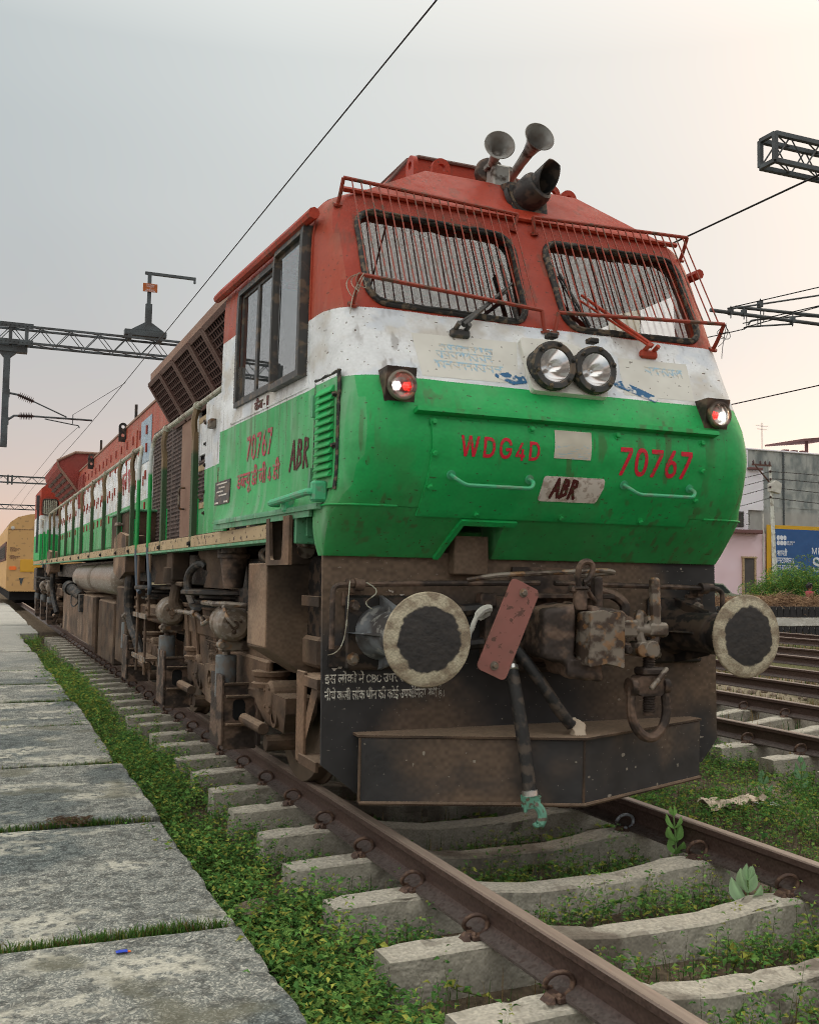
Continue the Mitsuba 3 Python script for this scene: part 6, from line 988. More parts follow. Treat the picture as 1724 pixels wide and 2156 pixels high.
# ------------------------------------------------------------------ buildings beyond the tracks
GB = thing('grey_building', 'tall weathered grey plaster building behind the blue board', 'building')
add('wall', [box(40.28, 58, 45.0, 58, -.5, 9.55, .0)], 'grey_plaster', GB, False)
add('parapet', [box(40.26, 40.42, 44.96, 45.0, 8.3, 9.58, 0), box(40.2, 58.1, 44.9, 58.1, 9.55, 9.64, .02)], 'white_plaster', GB, False)
add('drain_pipe', [rod((43.2, 44.95, -.3), (43.2, 44.95, 9.5), .06, 8), rod((50.5, 44.95, -.3), (50.5, 44.95, 9.5), .06, 8)], 'steel_grey', GB)
add('plaster_band', [box(40.4, 58, 44.975, 45.0, 6.05, 6.16, .01)], 'grey_plaster', GB)
add('aerial', [rod((42.1, 45.6, 9.6), (42.1, 45.6, 11.4), .02, 5), rod((41.6, 45.6, 11.2), (42.6, 45.6, 11.2), .012, 4), rod((41.7, 45.6, 11.0), (42.5, 45.6, 11.0), .012, 4)], 'steel_grey', GB)
add('roof_planter', [lump(hull([(43.6+k*.75+a, 45.3+b, 9.6+c) for a in (0, .4) for b in (0, .3) for c in (0, .2)]), .03, 3, k) for k in range(3)], 'maroon_ledge', GB)
add('roof_canopy', [hull([(45.4, 45.5, 10.5), (49, 45.5, 10.9), (45.4, 49, 10.5), (49, 49, 10.9), (45.4, 45.5, 10.62), (49, 45.5, 11.05), (45.4, 49, 10.62), (49, 49, 11.05)]), box(46.1, 46.25, 46, 46.15, 9.6, 10.6, 0)], 'maroon_ledge', GB, False)
PB = thing('pink_house', 'pink and white stepped house with a dark doorway behind the locomotive nose', 'house')
add('lower_wall', box(26, 41.5, 44.7, 56, -.5, 4.42, 0), 'pink_plaster', PB, False)
add('upper_wall', [box(26, 40.27, 44.8, 44.97, 4.45, 9.4, 0), box(40.27, 41.46, 44.8, 44.97, 5.83, 8.25, 0)], 'white_plaster', PB, False)
add('ledge', [box(26, 40.9, 44.2, 44.7, 4.36, 4.58, .02), box(40.2, 41.2, 44.5, 44.8, 8.28, 8.42, .02)], 'maroon_ledge', PB)
D_ = add('door', box(39.75, 40.6, 44.62, 44.69, -.4, 2.85, .01), 'door_grey', PB)
add('frame', [box(39.66, 39.78, 44.56, 44.69, -.4, 2.95, .01), box(40.55, 40.68, 44.56, 44.69, -.4, 2.95, .01), box(39.6, 40.72, 44.52, 44.69, 2.87, 2.98, .01)], 'beige_paint', D_)
add('drain_pipe', rod((41.25, 44.6, -.3), (41.25, 44.6, 5.6), .05, 8), 'white_wash', PB)
W_ = add('window', box(38.6, 39.85, 44.74, 44.8, 4.75, 5.7, .01), 'car_glass', PB)
add('grille', [rod((x, 44.7, 4.75), (x, 44.7, 5.72), .02, 4) for x in np.linspace(38.7, 39.84, 6)]+[rod((38.6, 44.7, z), (39.9, 44.7, z), .02, 4) for z in (4.85, 5.2, 5.6)]+[tube([(39.88, 44.5, 4.9), (40.12, 44.5, 4.9), (40.12, 44.5, 5.55), (39.88, 44.5, 5.55)], .025, 4)], 'door_grey', W_)
BB = thing('billboard', 'blue advertising board with yellow border and white lettering', 'billboard')
add('panel', box(41.5, 54, 44.55, 44.62, -.2, 4.95, .01), 'board_yellow', BB)
add('face', box(41.83, 53.7, 44.52, 44.548, .1, 4.72, .002), 'board_blue', BB)
def onboard(m, x, z, y=44.515):
    v = np.asarray(m.vertices).copy(); m.vertices = np.stack([x+v[:, 0], y-v[:, 2], z+v[:, 1]], 1); m.invert(); return m
add('lettering', onboard(flat_text('MP', .40, False, 1.0), 45.02, 3.23), 'board_white', BB)
add('lettering', onboard(flat_text('SA', .85, True, 1.0), 45.06, 2.12), 'board_white', BB)
for key, x, z, w, h in (('b1', 42.25, 3.06, .80, .46), ('b2', 42.08, 2.62, 1.50, .34), ('b3', 41.96, 2.16, 1.95, .34)): add('lettering', onboard(fit_flat(glyphs(key), w, h), x, z), 'board_white', BB)
add('logo', onboard(cat([trimesh.creation.extrude_polygon(rpoly([(a, b), (a+.24, b), (a+.24, b+.28), (a, b+.28)], .10), .004, engine='earcut') for a in (0, .26, .52) for b in (.32, 0)]), 42.22, 3.72), 'board_white', BB)
add('lettering', onboard(flat_text('MP BIRLA', .10, True), 43.02, 3.88), 'board_white', BB); add('lettering', onboard(flat_text('GROUP', .10, True), 43.02, 3.74), 'board_white', BB)
UP = thing('utility_pole', 'pale concrete utility pole with white box and broken crossarm before the blue board', 'utility pole')
add('pole', tube([(34.32, 36, -.4), (34.05, 36, 6.0), (33.94, 36, 7.45)], [.13, .085, .06], 10), 'pole_paint', UP)
add('crossarm', [box(32.78, 34.0, 35.93, 35.98, 7.28, 7.37, .005), rod((32.98, 35.95, 7.28), (33.86, 35.95, 6.50), .035, 6)], 'coach_maroon', UP)
add('pin', [lathe([(0, 0), (.05, 0), (.06, .1), (.03, .18), (0, .2)], (x, 35.95, 7.36), (0, 0, 1), 10) for x in (32.85, 33.3, 33.62, 33.9)]+[lathe([(0, 0), (.05, 0), (.06, .1), (.03, .18), (0, .2)], (33.9, 35.9, z), (-.5, -.5, .2), 10) for z in (7.0, 6.6, 6.2, 5.7)], 'insulator', UP)
add('switch_box', [hull([(33.84, 35.75, 6.02), (34.42, 35.75, 5.92), (34.52, 35.75, 6.42), (34.16, 35.75, 6.58), (33.84, 35.75, 6.40)]+[(x+.05, 36.1, z) for x, z in ((33.84, 6.02), (34.42, 5.92), (34.52, 6.42), (34.16, 6.58), (33.84, 6.40))])], 'white_wash', UP, False)
for k, (a, b, c) in enumerate(((6.62, 7.02, 7.06), (6.2, 6.66, 6.66), (5.75, 6.22, 6.13), (5.22, 5.69, 5.57))):
    lab = ['topmost', 'second highest', 'third highest', 'lowest'][k]+' of the four slack service wires on the utility pole'
    solo('service_wire', [tube(spline([(26, 36, a-.9), (30, 36, a-.45), (33.88, 35.9, b)], 16), .017, 5), tube(spline([(33.88, 35.9, b), (38, 36, c-.06), (46, 36, c-.25), (56, 36, c+.1)], 20), .02, 5)], 'wire', lab, 'wire')
# parked car behind the brush
CA = thing('parked_car', 'pale green car roof showing behind the dry brush', 'car')
bp = [(-1.9, .35), (-1.95, .7), (-1.75, .85), (-1.1, .95), (-.55, 1.42), (.75, 1.50), (1.5, 1.05), (1.95, .95), (2.0, .4)]
add('body', prism(rpoly([(-x+30.6, z-.1) for x, z in bp], .05), 36.2, 37.8, 'y'), 'car_paint', CA, 30)
add('side_glass', [prism(rpoly([(-x+30.6, z-.1) for x, z in ((-1.0, .97), (-.5, 1.36), (.1, 1.40), (.1, .97))], .04), 36.17, 36.2, 'y'), prism(rpoly([(-x+30.6, z-.1) for x, z in ((.18, .97), (.18, 1.40), (.72, 1.42), (1.35, 1.03))], .04), 36.17, 36.2, 'y')], 'car_glass', CA)
for x in (29.3, 31.8): add('wheel', lathe([(0, 0), (.3, 0), (.33, .04), (.33, .18), (0, .2)], (x, 36.18, .05), (0, 1, 0), 20), 'rubber', CA)
# crib of whitewashed sleepers and the brush heaped on it
k_ = 0
for zr, (z0, z1) in enumerate(((-.36, -.06), (-.04, .25), (.27, .60))):
    if zr == 1:
        for x0 in (18.4, 21.25, 23.0, 25.1): solo('stacked_sleeper', rough_box(x0, x0+1.85 if x0 > 19 else 21.1, 22.02, 22.3, z0, z1, .02, .3, .012, 4, 3), 'white_wash', f'whitewashed sleeper lying lengthwise in the middle layer of the stack, {["leftmost", "second from left", "third from left", "rightmost"][k_]}', 'sleeper'); k_ += 1
    else:
        for j, x in enumerate(np.arange(18.6, 26.8, .272)):
            lab = 'black sleeper end in the '+('bottom' if zr == 0 else 'top')+' row of the whitewashed stack'
            k = solo('stacked_sleeper', hull([(x-.132, 22.0, z0), (x+.132, 22.0, z0), (x-.095, 22.0, z1), (x+.095, 22.0, z1), (x-.132, 24.4, z0), (x+.132, 24.4, z0), (x-.095, 24.4, z1), (x+.095, 24.4, z1)]), 'tar_black', lab, 'sleeper', ('bottom' if zr == 0 else 'top')+' row of stacked sleepers', smooth=False)
    if zr != 1: solo('stack_packing', box(18.3, 26.9, 22.06, 24.3, z0, z1-.02, 0), 'white_wash', ('lower' if zr == 0 else 'upper')+' whitewashed packing behind the black sleeper ends', 'packing')
r_ = np.random.default_rng(31); ms = []
for i in range(5200):
    x, y = r_.uniform(17.5, 28), r_.uniform(22.1, 25.5); hmax = .62+.42*np.clip(meshkit.fbm(np.array([[x*.6, y*.5, 3.]]), 3, 2)[0]*1.6-.2, 0, 1)*np.clip((28.5-x)/6, .4, 1); zb = r_.uniform(.50, max(.55, hmax))
    a = r_.uniform(0, 2*PI); l = r_.uniform(.25, .8); d = np.array([math.cos(a), math.sin(a)*.6, r_.normal(0, .22)])*l; p = np.array([x, y, zb]); q = p+d*.5+r_.normal(0, .06, 3)
    ms.append(tube([p, q, p+d], [.011, .009, .003], 3))
solo('brush_heap', [trimesh.Trimesh(np.vstack([m.vertices for m in ms]), np.vstack([m.faces+14*0+sum_ for m, sum_ in zip(ms, np.cumsum([0]+[len(m.vertices) for m in ms[:-1]]))]), process=False), lump(hull([(17.6, 22.6, .5), (27.8, 22.6, .5), (17.6, 25.6, .5), (27.8, 25.6, .5), (18.5, 23.4, .86), (26.5, 23.4, .84), (18.5, 25, .88), (26.5, 25, .85)]).subdivide().subdivide().subdivide(), .10, 1.4, 4)], 'straw', 'brown heap of dry cut brush on top of the sleeper stack', 'brush', kind='stuff', smooth=False)
solo('terrace', box(17, 60, 25.8, 70, -.5, -.05, 0), 'soil', 'raised earth beyond the stacked sleepers', 'ground', kind='structure', smooth=False)
# child walking behind the brush
def body(joints, bones, step=.03, it=8):
    M = None
    def ball(p, r): return trimesh.creation.icosphere(subdivisions=1, radius=r).vertices+p
    for a, b in bones:
        h = man(hull(np.vstack([ball(np.array(joints[a][:3]), joints[a][3]), ball(np.array(joints[b][:3]), joints[b][3])]))); M = h if M is None else M+h
    m = unman(M.refine_to_length(step)); m.merge_vertices(); trimesh.smoothing.filter_taubin(m, iterations=it); return m
PX, PY, PZ0 = 26.75, 26.0, -.05
J = dict(hip=(0, 0, .72, .11), waist=(0, 0, .86, .10), chest=(0, 0, 1.02, .12), neck=(.01, 0, 1.16, .048), skull=(.02, 0, 1.33, .095), jaw=(.06, 0, 1.27, .06), nose=(.125, 0, 1.30, .014), ls=(0, -.13, 1.09, .05), rs=(0, .13, 1.09, .05), le=(-.05, -.18, .88, .038), re=(.08, .18, .88, .038), lw=(.03, -.18, .70, .026), rw=(.16, .17, .71, .026), lh=(.05, -.18, .63, .028), rh=(.19, .17, .65, .028), lk=(.08, -.07, .40, .055), rk=(-.05, .07, .40, .055), la=(.05, -.07, .06, .036), ra=(-.20, .07, .09, .036), lf=(.16, -.07, .03, .028), rf=(-.09, .07, .04, .028), ear=(.0, -.10, 1.30, .02))
PE = thing('person', 'child with dark curly hair in a red top walking behind the brush', 'person')
m = body(J, [('hip', 'waist'), ('waist', 'chest'), ('chest', 'neck'), ('neck', 'skull'), ('skull', 'jaw'), ('jaw', 'nose'), ('skull', 'ear'), ('chest', 'ls'), ('chest', 'rs'), ('ls', 'le'), ('rs', 're'), ('le', 'lw'), ('re', 'rw'), ('lw', 'lh'), ('rw', 'rh'), ('hip', 'lk'), ('hip', 'rk'), ('lk', 'la'), ('rk', 'ra'), ('la', 'lf'), ('ra', 'rf')])
fing = [rod((hx+.02*math.sin(j), hy+.012*(j-1.5), hz-.01), (hx+.03, hy+.012*(j-1.5), hz-.07+.006*abs(j-1.5)), .007, 5) for hx, hy, hz in ((.05, -.18, .63), (.19, .17, .65)) for j in range(4)]
m.apply_translation((PX, PY, PZ0)); add('body', m, 'skin', PE, True)
add('finger', [tr(f, t=(PX, PY, PZ0)) for f in fing], 'skin', PE)
K2 = {k: (v[0], v[1], v[2], v[3]+.018) for k, v in J.items()}; K2['ls'] = (*J['ls'][:3], .066); K2['rs'] = (*J['rs'][:3], .066); K2['skirt'] = (0, 0, .55, .17)
m = body(K2, [('hip', 'waist'), ('waist', 'chest'), ('chest', 'ls'), ('chest', 'rs'), ('hip', 'skirt')]); m.apply_translation((PX, PY, PZ0)); add('top', m, 'kurta', PE, True)
m = body({k: (v[0], v[1], v[2], v[3]+.012) for k, v in J.items()}, [('hip', 'lk'), ('hip', 'rk'), ('lk', 'la'), ('rk', 'ra')]); m.apply_translation((PX, PY, PZ0)); add('trousers', m, 'trousers', PE, True)
hs = lump(trimesh.creation.icosphere(subdivisions=3, radius=.118), .035, 22, 6); v = np.asarray(hs.vertices); v[:, 0] = np.minimum(v[:, 0], .055+.04*(v[:, 2] > .05)); hs.vertices = v+np.array([PX-.01, PY, PZ0+1.355]); add('hair', [hs, lump(hull(np.array([(PX-.12, PY-.06, PZ0+1.36), (PX-.12, PY+.06, PZ0+1.36), (PX-.10, PY, PZ0+1.15), (PX-.16, PY, PZ0+1.25)])), .01, 20)], 'hair', PE, True)
add('eye', [tr(trimesh.creation.icosphere(subdivisions=1, radius=.011), t=(PX+.108, PY+s*.035, PZ0+1.335)) for s in (-1, 1)], 'hair', PE, True); add('mouth', rod((PX+.116, PY-.02, PZ0+1.262), (PX+.116, PY+.02, PZ0+1.262), .006, 5), 'kurta', PE)

# ------------------------------------------------------------------ plants
def leaf_mesh(pos, dirs, size, width, cols, fold=.35, droop=.25):
    """Many folded four-triangle leaves: base at pos, pointing along dirs."""
    n = len(pos); d = dirs/np.linalg.norm(dirs, axis=1, keepdims=True); up = np.tile([0, 0, 1.], (n, 1))+.35*rng.normal(size=(n, 3))
    s = np.cross(d, up); s /= np.linalg.norm(s, axis=1, keepdims=True)+1e-9; u = np.cross(s, d); L_, w = size[:, None], (size*width)[:, None]
    b = pos; m = pos+d*L_*.5-u*L_*.0; t = pos+d*L_-u*L_*droop
    l = pos+d*L_*.42+s*w*.5+u*w*fold; r = pos+d*L_*.42-s*w*.5+u*w*fold
    V = np.stack([b, l, m, r, t], 1).reshape(-1, 3); o = np.arange(n)[:, None]*5
    F = np.concatenate([o+[0, 1, 2], o+[1, 4, 2], o+[0, 2, 3], o+[2, 4, 3]], 0)
    return V, F, np.repeat(cols, 5, 0)
def rod3(p, q, r):
    n = len(p); d = q-p; d /= np.linalg.norm(d, axis=1, keepdims=True)+1e-9; a = np.cross(d, np.tile([.3, .8, .1], (n, 1))); a /= np.linalg.norm(a, axis=1, keepdims=True)+1e-9; b = np.cross(d, a)
    V = np.stack([p+r*a, p+r*(-.5*a+.87*b), p+r*(-.5*a-.87*b), q], 1).reshape(-1, 3); o = np.arange(n)[:, None]*4
    return V, np.concatenate([o+[0, 1, 3], o+[1, 2, 3], o+[2, 0, 3]], 0)
def merge(parts):
    V, F, C, k = [], [], [], 0
    for v, f, c in parts: V.append(v); F.append(f+k); C.append(c); k += len(v)
    return trimesh.Trimesh(np.vstack(V), np.vstack(F), process=False), np.clip(np.vstack(C), .003, .9)
GREENS = np.array([[.085, .20, .055], [.12, .26, .07], [.19, .33, .085], [.34, .36, .08], [.055, .14, .045]])
def leafcol(n, p=(.3, .3, .2, .08, .12)): return GREENS[rng.choice(5, n, p=p)]*rng.uniform(.7, 1.3, (n, 1))
def plants(P, h, nl, size, p=(.3, .3, .2, .08, .12), spread=.5, width=.62):
    """Leafy weeds at P: a bent stem each, with leaves up its length."""
    n = len(P); lean = rng.normal(0, .28, (n, 2)); tops = P+np.c_[lean*h[:, None], h]
    idx = np.repeat(np.arange(n), nl); t = rng.uniform(.12, 1, len(idx))**.8; base = P[idx]*(1-t[:, None])+tops[idx]*t[:, None]
    a = rng.uniform(0, 2*PI, len(idx)); dirs = np.stack([np.cos(a), np.sin(a), rng.uniform(-.15, .7, len(idx))], 1)
    sz = size*rng.uniform(.55, 1.25, len(idx))*(1.15-.5*t); base = base+dirs*(sz*spread)[:, None]
    tint = rng.uniform(.75, 1.25, (n, 1)); c = leafcol(len(idx), p)*tint[idx]
    lv = leaf_mesh(base, dirs, sz, width, c)
    sv, sf = rod3(P, tops, .0022); return [lv, (sv, sf, np.tile([[.09, .11, .035]], (len(sv), 1)))]
SLY = np.array([Y0+SP*j for j in range(-3, 37)])
def scatter(n, x0, x1, y0, y1, dens=None, avoid=True, seed=0, power=1.):
    x = rng.uniform(x0, x1, n); y = y0+(y1-y0)*rng.uniform(0, 1, n)**power
    k = np.ones(n, bool)
    if dens is not None: k &= rng.random(n) < np.clip(dens(x, y), 0, 1)
    if avoid:
        dy = np.abs(y[:, None]-SLY[None]).min(1); k &= ~((dy < .135) & (np.abs(x) < 1.42)); k &= np.abs(np.abs(x)-RX) > .085
    x, y = x[k], y[k]; return np.c_[x, y, np.full(len(x), GZ)+.015]
def nz(x, y, f, s): return meshkit.fbm(np.stack([x*f, y*f, x*0+s], -1), 3, 1)
parts = []
# left strip between platform and rail
D = lambda x, y: 2.1*nz(x, y, 2.0, 3)-.45+.45*np.clip((-1.42-x)*4, 0, 1)-.1
P = scatter(4600, -1.93, -.97, -2.4, 5.0, D); parts += plants(P, rng.gamma(2.2, .03, len(P))+.015, 8, .034)
P = scatter(1000, -1.95, -1.30, -2.4, 5.0, D); parts += plants(P, rng.uniform(.10, .26, len(P)), 12, .046, (.15, .32, .33, .14, .06))
P = scatter(520, -1.93, -1.25, -2.2, 7.0, lambda x, y: nz(x, y, 1.1, 8)*1.6-.45); parts += plants(P, rng.uniform(.18, .38, len(P)), 16, .046, (.1, .3, .35, .22, .03), width=.45)
P = scatter(3600, -1.98, -1.0, 5.0, 14.5, lambda x, y: 2.2*nz(x, y, 1.2, 5)-.45-.55*(x > -1.42)); parts += plants(P, rng.uniform(.06, .24, len(P)), 10, .045, (.2, .3, .25, .15, .1))
P = scatter(1500, -1.98, -1.50, 7.5, 21., lambda x, y: nz(x, y, .5, 2)*2.6-.85, avoid=False); parts += plants(P, rng.uniform(.12, .36, len(P)), 10, .06, (.12, .25, .28, .3, .05))
add_k = lambda nm, parts, lab, catg: (lambda mc: solo(nm, mc[0], 'leaf', lab, catg, kind='stuff', smooth=False, color=mc[1]))(merge(parts))
add_k('weeds', parts, 'thick green weeds between the platform edge and the left rail', 'weeds')
parts = []
Db = lambda x, y: 1.5*nz(x, y, 1.5, 13)-.35+.3*np.clip((x+.2), 0, 1)
P = scatter(2600, -.78, .79, -2.2, 1.4, Db); parts += plants(P, rng.uniform(.03, .15, len(P)), 9, .033, (.22, .3, .26, .14, .08))
P = scatter(330, -.6, .79, -2.2, 1.2, Db); parts += plants(P, rng.uniform(.14, .32, len(P)), 13, .038, (.15, .3, .3, .22, .03), width=.5)
add_k('weeds', parts, 'low green weeds growing between the rails in front of the locomotive', 'weeds')
parts = []
Dr = lambda x, y: 1.9*nz(x, y, 1.1, 23)-.40+.35*np.clip(x-2.2, 0, 1)-.5*np.clip(1.5-x, 0, 1)
P = scatter(11000, .97, 4.0, -2.2, 7.5, Dr); parts += plants(P, rng.uniform(.02, .12, len(P)), 8, .034, (.25, .3, .2, .14, .11))
P = scatter(700, 1.4, 3.9, -1.5, 6., Dr); parts += plants(P, rng.uniform(.10, .26, len(P)), 12, .042, (.2, .3, .25, .15, .1))
add_k('weeds', parts, 'mat of small weeds between the locomotive track and the empty track', 'weeds')
def vines(P, L_, n, size, p):
    out = []
    for q in P:
        a = rng.uniform(0, 2*PI); t = np.linspace(0, 1, 14)[:, None]; d = np.array([math.cos(a), math.sin(a), 0])
        c = q+d*L_*t+np.c_[.03*np.sin(9*t[:, 0]+a), .03*np.cos(7*t[:, 0]), .05*np.sin(PI*t[:, 0])+.01]; i = rng.integers(0, 14, n); dd = np.c_[rng.normal(0, 1, (n, 2)), rng.uniform(.1, .8, n)]
        out.append(leaf_mesh(c[i], dd, size*rng.uniform(.6, 1.3, n), .8, leafcol(n, p)))
        m = tube(c, .0022, 3); out.append((np.asarray(m.vertices), np.asarray(m.faces), np.tile([[.12, .13, .05]], (len(m.vertices), 1))))
    return out
P = scatter(110, -1.9, .78, -2.0, 2.2, lambda x, y: .8+0*x); parts = vines(P, .32, 16, .045, (.1, .3, .35, .2, .05))
P = scatter(60, 1.1, 3.7, -1.5, 4.5, lambda x, y: .8+0*x); parts += vines(P, .35, 14, .05, (.15, .3, .3, .2, .05))
add_k('creepers', parts, 'broad leaved creepers and taller weeds straggling over the sleepers', 'creepers')
# upright sparse herbs and dry grass
def blades(P, h, w, cols, lean=.35, k=1):
    n = len(P); a = rng.uniform(0, 2*PI, n); l = np.c_[np.cos(a), np.sin(a)]*(h*rng.uniform(0, lean, n))[:, None]; t = P+np.c_[l, h]; m = P+np.c_[l*.35, h*.6]
    s = np.c_[np.sin(a), -np.cos(a), a*0]*w[:, None]; V = np.stack([P-s, P+s, m+s*.7, m-s*.7, t], 1).reshape(-1, 3); o = np.arange(n)[:, None]*5
    return V, np.concatenate([o+[0, 1, 2], o+[0, 2, 3], o+[3, 2, 4]], 0), np.repeat(cols, 5, 0)
def gcol(n, dry): 
    g = np.array([[.07, .14, .03], [.05, .11, .03]])[rng.integers(0, 2, n)]; d = np.array([[.30, .22, .10], [.22, .15, .07]])[rng.integers(0, 2, n)]
    return np.where(rng.random((n, 1)) < dry, d, g)*rng.uniform(.7, 1.25, (n, 1))
P = np.vstack([scatter(9000, .98, 3.6, -2.2, 6.5, lambda x, y: .85-.2*x), scatter(9000, -1.9, .8, -2.2, 5, lambda x, y: 1.6*nz(x, y, 1.7, 61)-.35)]); n = len(P)
parts = [blades(P, rng.uniform(.04, .17, n), np.full(n, .0022), gcol(n, .45))]
add_k('grass', parts, 'sparse thin grass stalks rising from the soil around the rails', 'grass')
P = np.vstack([scatter(9000, 6.4, 7.45, 2, 22, lambda x, y: .9+0*x, False), scatter(9000, 9.6, 11.4, 4, 30, lambda x, y: .5+0*x, False), scatter(5000, 4.1, 5.8, 2, 12, lambda x, y: .35+0*x, False), scatter(9000, 13.5, 21.5, 10, 34, lambda x, y: .8+0*x, False)]); n = len(P)
parts = [blades(P, rng.uniform(.07, .24, n), rng.uniform(.004, .009, n), gcol(n, .62))]
add_k('grass', parts, 'tawny dry grass between the farther tracks at the right', 'grass')
pts = []
for j, (y, w) in enumerate(((-.085, .045), (1.975, .028), (3.965, .028), (6.13, .045), (8.19, .03), (10.13, .03), (12.1, .03))):
    n = 3800 if j < 1 else 1500; x = rng.uniform(-3.6, -1.95, n); k = rng.random(n) < np.clip(1.9*nz(x, x*0+y, 2.2, 40+j)-.30, .12, 1)
    x = x[k]; pts.append(np.c_[x, y+.02*np.sin(x*5+j)+rng.normal(0, w*.5, len(x)), np.full(len(x), PZ-.022)])
P = np.vstack(pts); n = len(P); c = np.array([[.06, .14, .03], [.09, .17, .035], [.18, .19, .055], [.14, .085, .04]])[rng.choice(4, n, p=(.4, .32, .16, .12))]
parts = [blades(P, rng.uniform(.02, .055, n), rng.uniform(.002, .004, n), c, 1.2)]
add_k('grass', parts, 'short mossy grass growing in the joints of the platform slabs', 'grass')
# dry litter: twigs, clump on the platform
def twigs(nm, P, l, r, lab, catg='twigs'):
    ms = []
    for p in P:
        a = rng.uniform(0, 2*PI); d = np.array([math.cos(a), math.sin(a), rng.normal(0, .15)])*l*rng.uniform(.4, 1.2); ms.append(tube([p, p+d*.5+rng.normal(0, l*.12, 3), p+d], [r, r*.8, r*.4], 4))
    solo(nm, ms, 'twig', lab, catg, kind='stuff')
cl = np.c_[rng.normal(-2.42, .07, 130), rng.normal(2.02, .045, 130), np.full(130, PZ+.006)]; cl[:, 2] += np.abs(rng.normal(0, .008, 130))
twigs('dry_clump', cl, .06, .0028, 'dry brown clump of dead moss and grass on a platform joint', 'dead grass')
tw = scatter(420, -1.8, 3.2, -1.9, 4, lambda x, y: .5+0*x); tw[:, 2] += .03; twigs('twigs', tw, .16, .0028, 'dry brown twigs lying among the weeds')
# big leaved plants
def milkweed(base, h, pairs, size, lab, lean=(0, 0), col=(.17, .30, .13)):
    K = thing('milkweed', lab, 'plant'); base = np.array(base, float); top = base+np.array([lean[0], lean[1], h])
    add('stem', tube(spline([base, (base+top)/2+[.008, 0, 0], top], 12), np.linspace(.008, .004, 12), 6), 'stem_pale', K)
    for i in range(pairs):
        t = .22+.78*i/(pairs-1); p = base*(1-t)+top*t; a0 = rng.uniform(-.3, .3)+i*PI/2; s = size*(1.0-.45*t**3)*rng.uniform(.85, 1.1)
        for q in (0, PI):
            a = a0+q+rng.normal(0, .15); el = .25+1.0*t*rng.uniform(.7, 1.1); d = np.array([math.cos(a)*math.cos(el), math.sin(a)*math.cos(el), math.sin(el)]); sd = np.array([-math.sin(a), math.cos(a), 0]); u = np.cross(d, sd)*-1
            N, Mw = 9, 5; G = np.zeros((N, Mw, 3)); 
            for ii, v in enumerate(np.linspace(0, 1, N)):
                w = s*.34*math.sin(PI*min(1, v*.93+.05))**.8*(1.12-.35*v)
                for jj, x in enumerate(np.linspace(-1, 1, Mw)): G[ii, jj] = p+d*s*v+sd*w*x+u*(.10*s*abs(x)*math.sin(PI*v)-.22*s*v*v+.012*s*math.sin(9*v+x*2))
            m = grid_mesh(G); c = np.array(col)*rng.uniform(.85, 1.15)*(1+.35*(np.abs(np.tile(np.linspace(-1, 1, Mw), N)) < .1))[:, None]
            add('leaf', m, 'leaf', K, True, color=np.clip(c*np.ones((len(m.vertices), 3)), 0, .9))
milkweed((.80, .42, GZ+.02), .37, 5, .125, 'tall pale green big leaved plant growing beside the right rail', (-.02, .0), (.22, .42, .13))
milkweed((.62, -.36, GZ+.02), .23, 4, .150, 'squat pale plant with round grey green leaves between the sleepers at lower right', (.02, 0), (.34, .50, .30))
milkweed((3.30, 2.05, GZ+.02), .26, 4, .11, 'young pale plant in front of the second track sleeper at the right edge', (.0, 0), (.16, .30, .16))
milkweed((2.98, 2.10, GZ+.02), .16, 3, .10, 'small low pale seedling left of the plant at the right edge', (-.04, 0), (.16, .30, .16))
milkweed((.88-.16, -.9, GZ+.02), .12, 3, .07, 'small bright seedling near the lower right rail', (.0, 0), (.12, .28, .06))
# bushes behind the heap
def bush(cx, cy, w, h, n, lab, z0=-.05, col=(.2, .3, .25, .15, .1), s=.075):
    K = thing('bush', lab, 'bush'); c = rng.normal(0, .33, (26, 3))*[w, w*.6, h*.45]+[cx, cy, z0+h*.5]; c[:, 2] = np.clip(c[:, 2], z0+.2, z0+h*.9)
    idx = rng.integers(0, 26, n); r = rng.normal(0, 1, (n, 3)); r /= np.linalg.norm(r, axis=1, keepdims=True); R = (.42*h*.5*rng.uniform(.75, 1.05, n)**.5)[:, None]
    p = c[idx]+r*R*[1.2, 1, .8]; d = r+rng.normal(0, .6, (n, 3)); sz = s*rng.uniform(.6, 1.4, n); tone = rng.uniform(.6, 1.4, 26)[idx][:, None]
    mc = merge([leaf_mesh(p, d, sz, .55, leafcol(n, col)*tone)]); add('leaves', mc[0], 'leaf', K, False, color=mc[1])
    add('branch', [tube(spline([(cx+rng.normal(0, .15), cy+rng.normal(0, .1), z0), (np.array([cx, cy, z0])*.4+q*.6), q], 6), [.03, .026, .02, .016, .012, .006], 5) for q in c], 'twig', K)
bush(31.0, 33, 1.9, 2.0, 7500, 'left loose bush in front of the blue board, beside the pink house door')
bush(33.0, 33.2, 2.0, 2.75, 10000, 'middle green bush below the white billboard lettering', s=.08)
bush(35.3, 33, 2.0, 2.75, 10000, 'right green bush at the picture edge below the billboard', s=.08)
bush(29.0, 31, 1.4, 1.15, 2500, 'low pale scrub behind the brush heap, in front of the car', s=.06, col=(.15, .25, .2, .35, .05))
mc = None
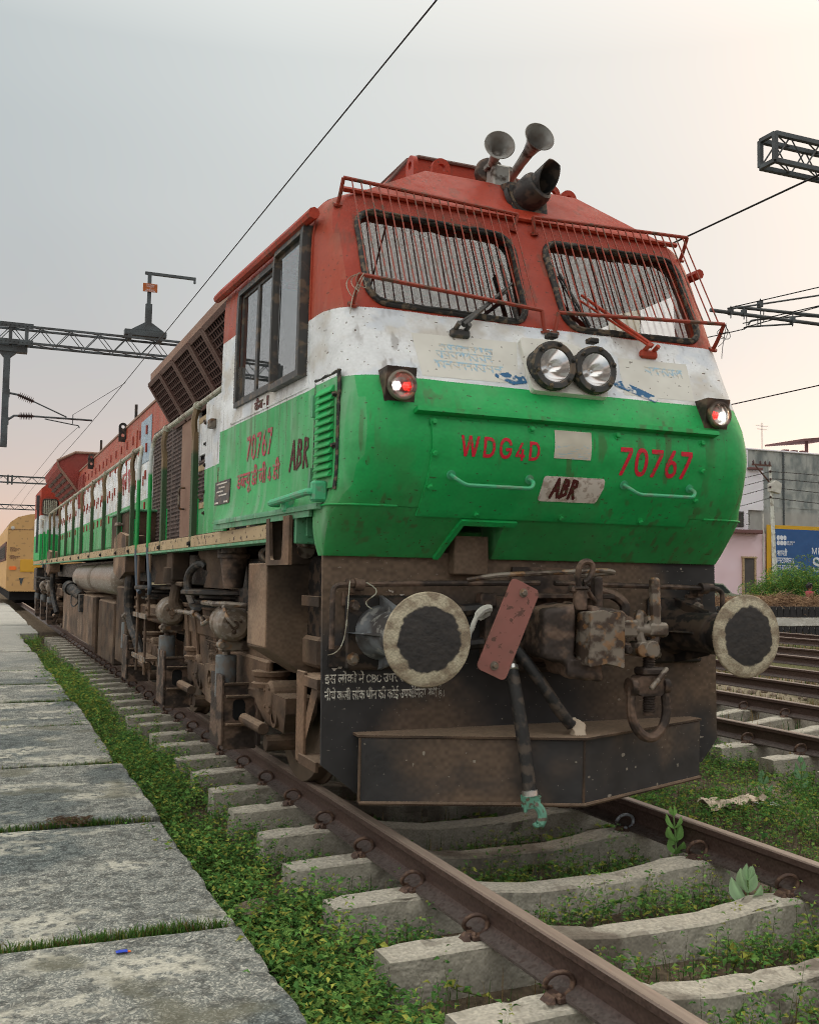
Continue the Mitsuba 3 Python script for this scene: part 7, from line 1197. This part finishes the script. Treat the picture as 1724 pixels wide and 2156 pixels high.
# litter
def sheet(nm, cx, cy, z, w, d, amp, mt, lab, catg, seed):
    g = np.stack(np.meshgrid(np.linspace(-w, w, 22), np.linspace(-d, d, 16), indexing='ij'), -1); g = np.concatenate([g, np.zeros((22, 16, 1))], -1); n_ = meshkit.fbm(g*7+seed, 4, seed); g[..., 2] = amp*np.clip(n_-.35, 0, 1)*2.2; g[..., 0] += .4*w*(meshkit.noise(g*5+seed*3)-.5); g[..., 1] += .4*d*(meshkit.noise(g*6+seed*7)-.5)
    ge = g+np.array([cx, cy, z]); m = grid_mesh(np.concatenate([ge]))
    b = m.copy(); b.vertices = np.asarray(b.vertices)-[0, 0, .002]; b.invert(); solo(nm, cat([m, b]), mt, lab, catg, smooth=40)
sheet('cloth', 2.35, 1.78, GZ+.03, .26, .10, .12, 'cloth', 'crumpled cream cloth lying in the weeds right of the locomotive', 'cloth', 2)
sheet('rag', 2.72, 1.82, GZ+.03, .09, .06, .07, 'white_rag', 'small white rag next to the cream cloth', 'rag', 5)
sheet('wrapper', -2.42, -.31, PZ+.004, .022, .014, .012, 'blue_wrapper', 'small shiny blue wrapper on the front platform slab', 'wrapper', 3)
sheet('wrapper', -2.395, -.30, PZ+.006, .010, .007, .010, 'orange_print', 'orange torn end of the blue wrapper on the slab', 'wrapper', 4)
def stone(x, y, s, lab, mt='shed_stone', sq=(1, .8, .5), seed=0, z=GZ):
    m = lump(trimesh.creation.icosphere(subdivisions=3, radius=s), s*.35, 1.4/s*.6, seed); v = np.asarray(m.vertices)*sq; m.vertices = v+[x, y, z+s*.25]; solo('stone', m, mt, lab, 'stone', smooth=40)
stone(1.02, .98, .09, 'pale stone lying by the right rail just in front of the plough', seed=1); stone(1.10, .12, .10, 'pale stone beside the right rail at mid right', seed=2); stone(1.10, -.42, .12, 'broad pale stone beside the right rail near the picture edge', seed=3); stone(-1.78, 1.62, .11, 'dark block of broken concrete in the weeds by the platform edge', 'dusty_brown', (1.5, .7, .6), 4); stone(-1.66, .55, .12, 'pale flat stone in the weeds by the platform edge', 'shed_stone', (1., .6, .5), 5, GZ+.05)
r_ = np.random.default_rng(77); ms = []
for i in range(900):
    x, y = r_.choice([7.0, 9.9, 10.6, 8.4])+r_.normal(0, .35), r_.uniform(4, 22); s = r_.uniform(.02, .06); m = trimesh.creation.icosphere(subdivisions=1, radius=s); m.vertices = np.asarray(m.vertices)*r_.uniform(.6, 1.2, 3)+[x, y, GZ+.02]; ms.append(m)
solo('ballast', ms, 'shed_stone', 'loose grey ballast stones scattered between the farther tracks', 'ballast', kind='stuff', smooth=False)
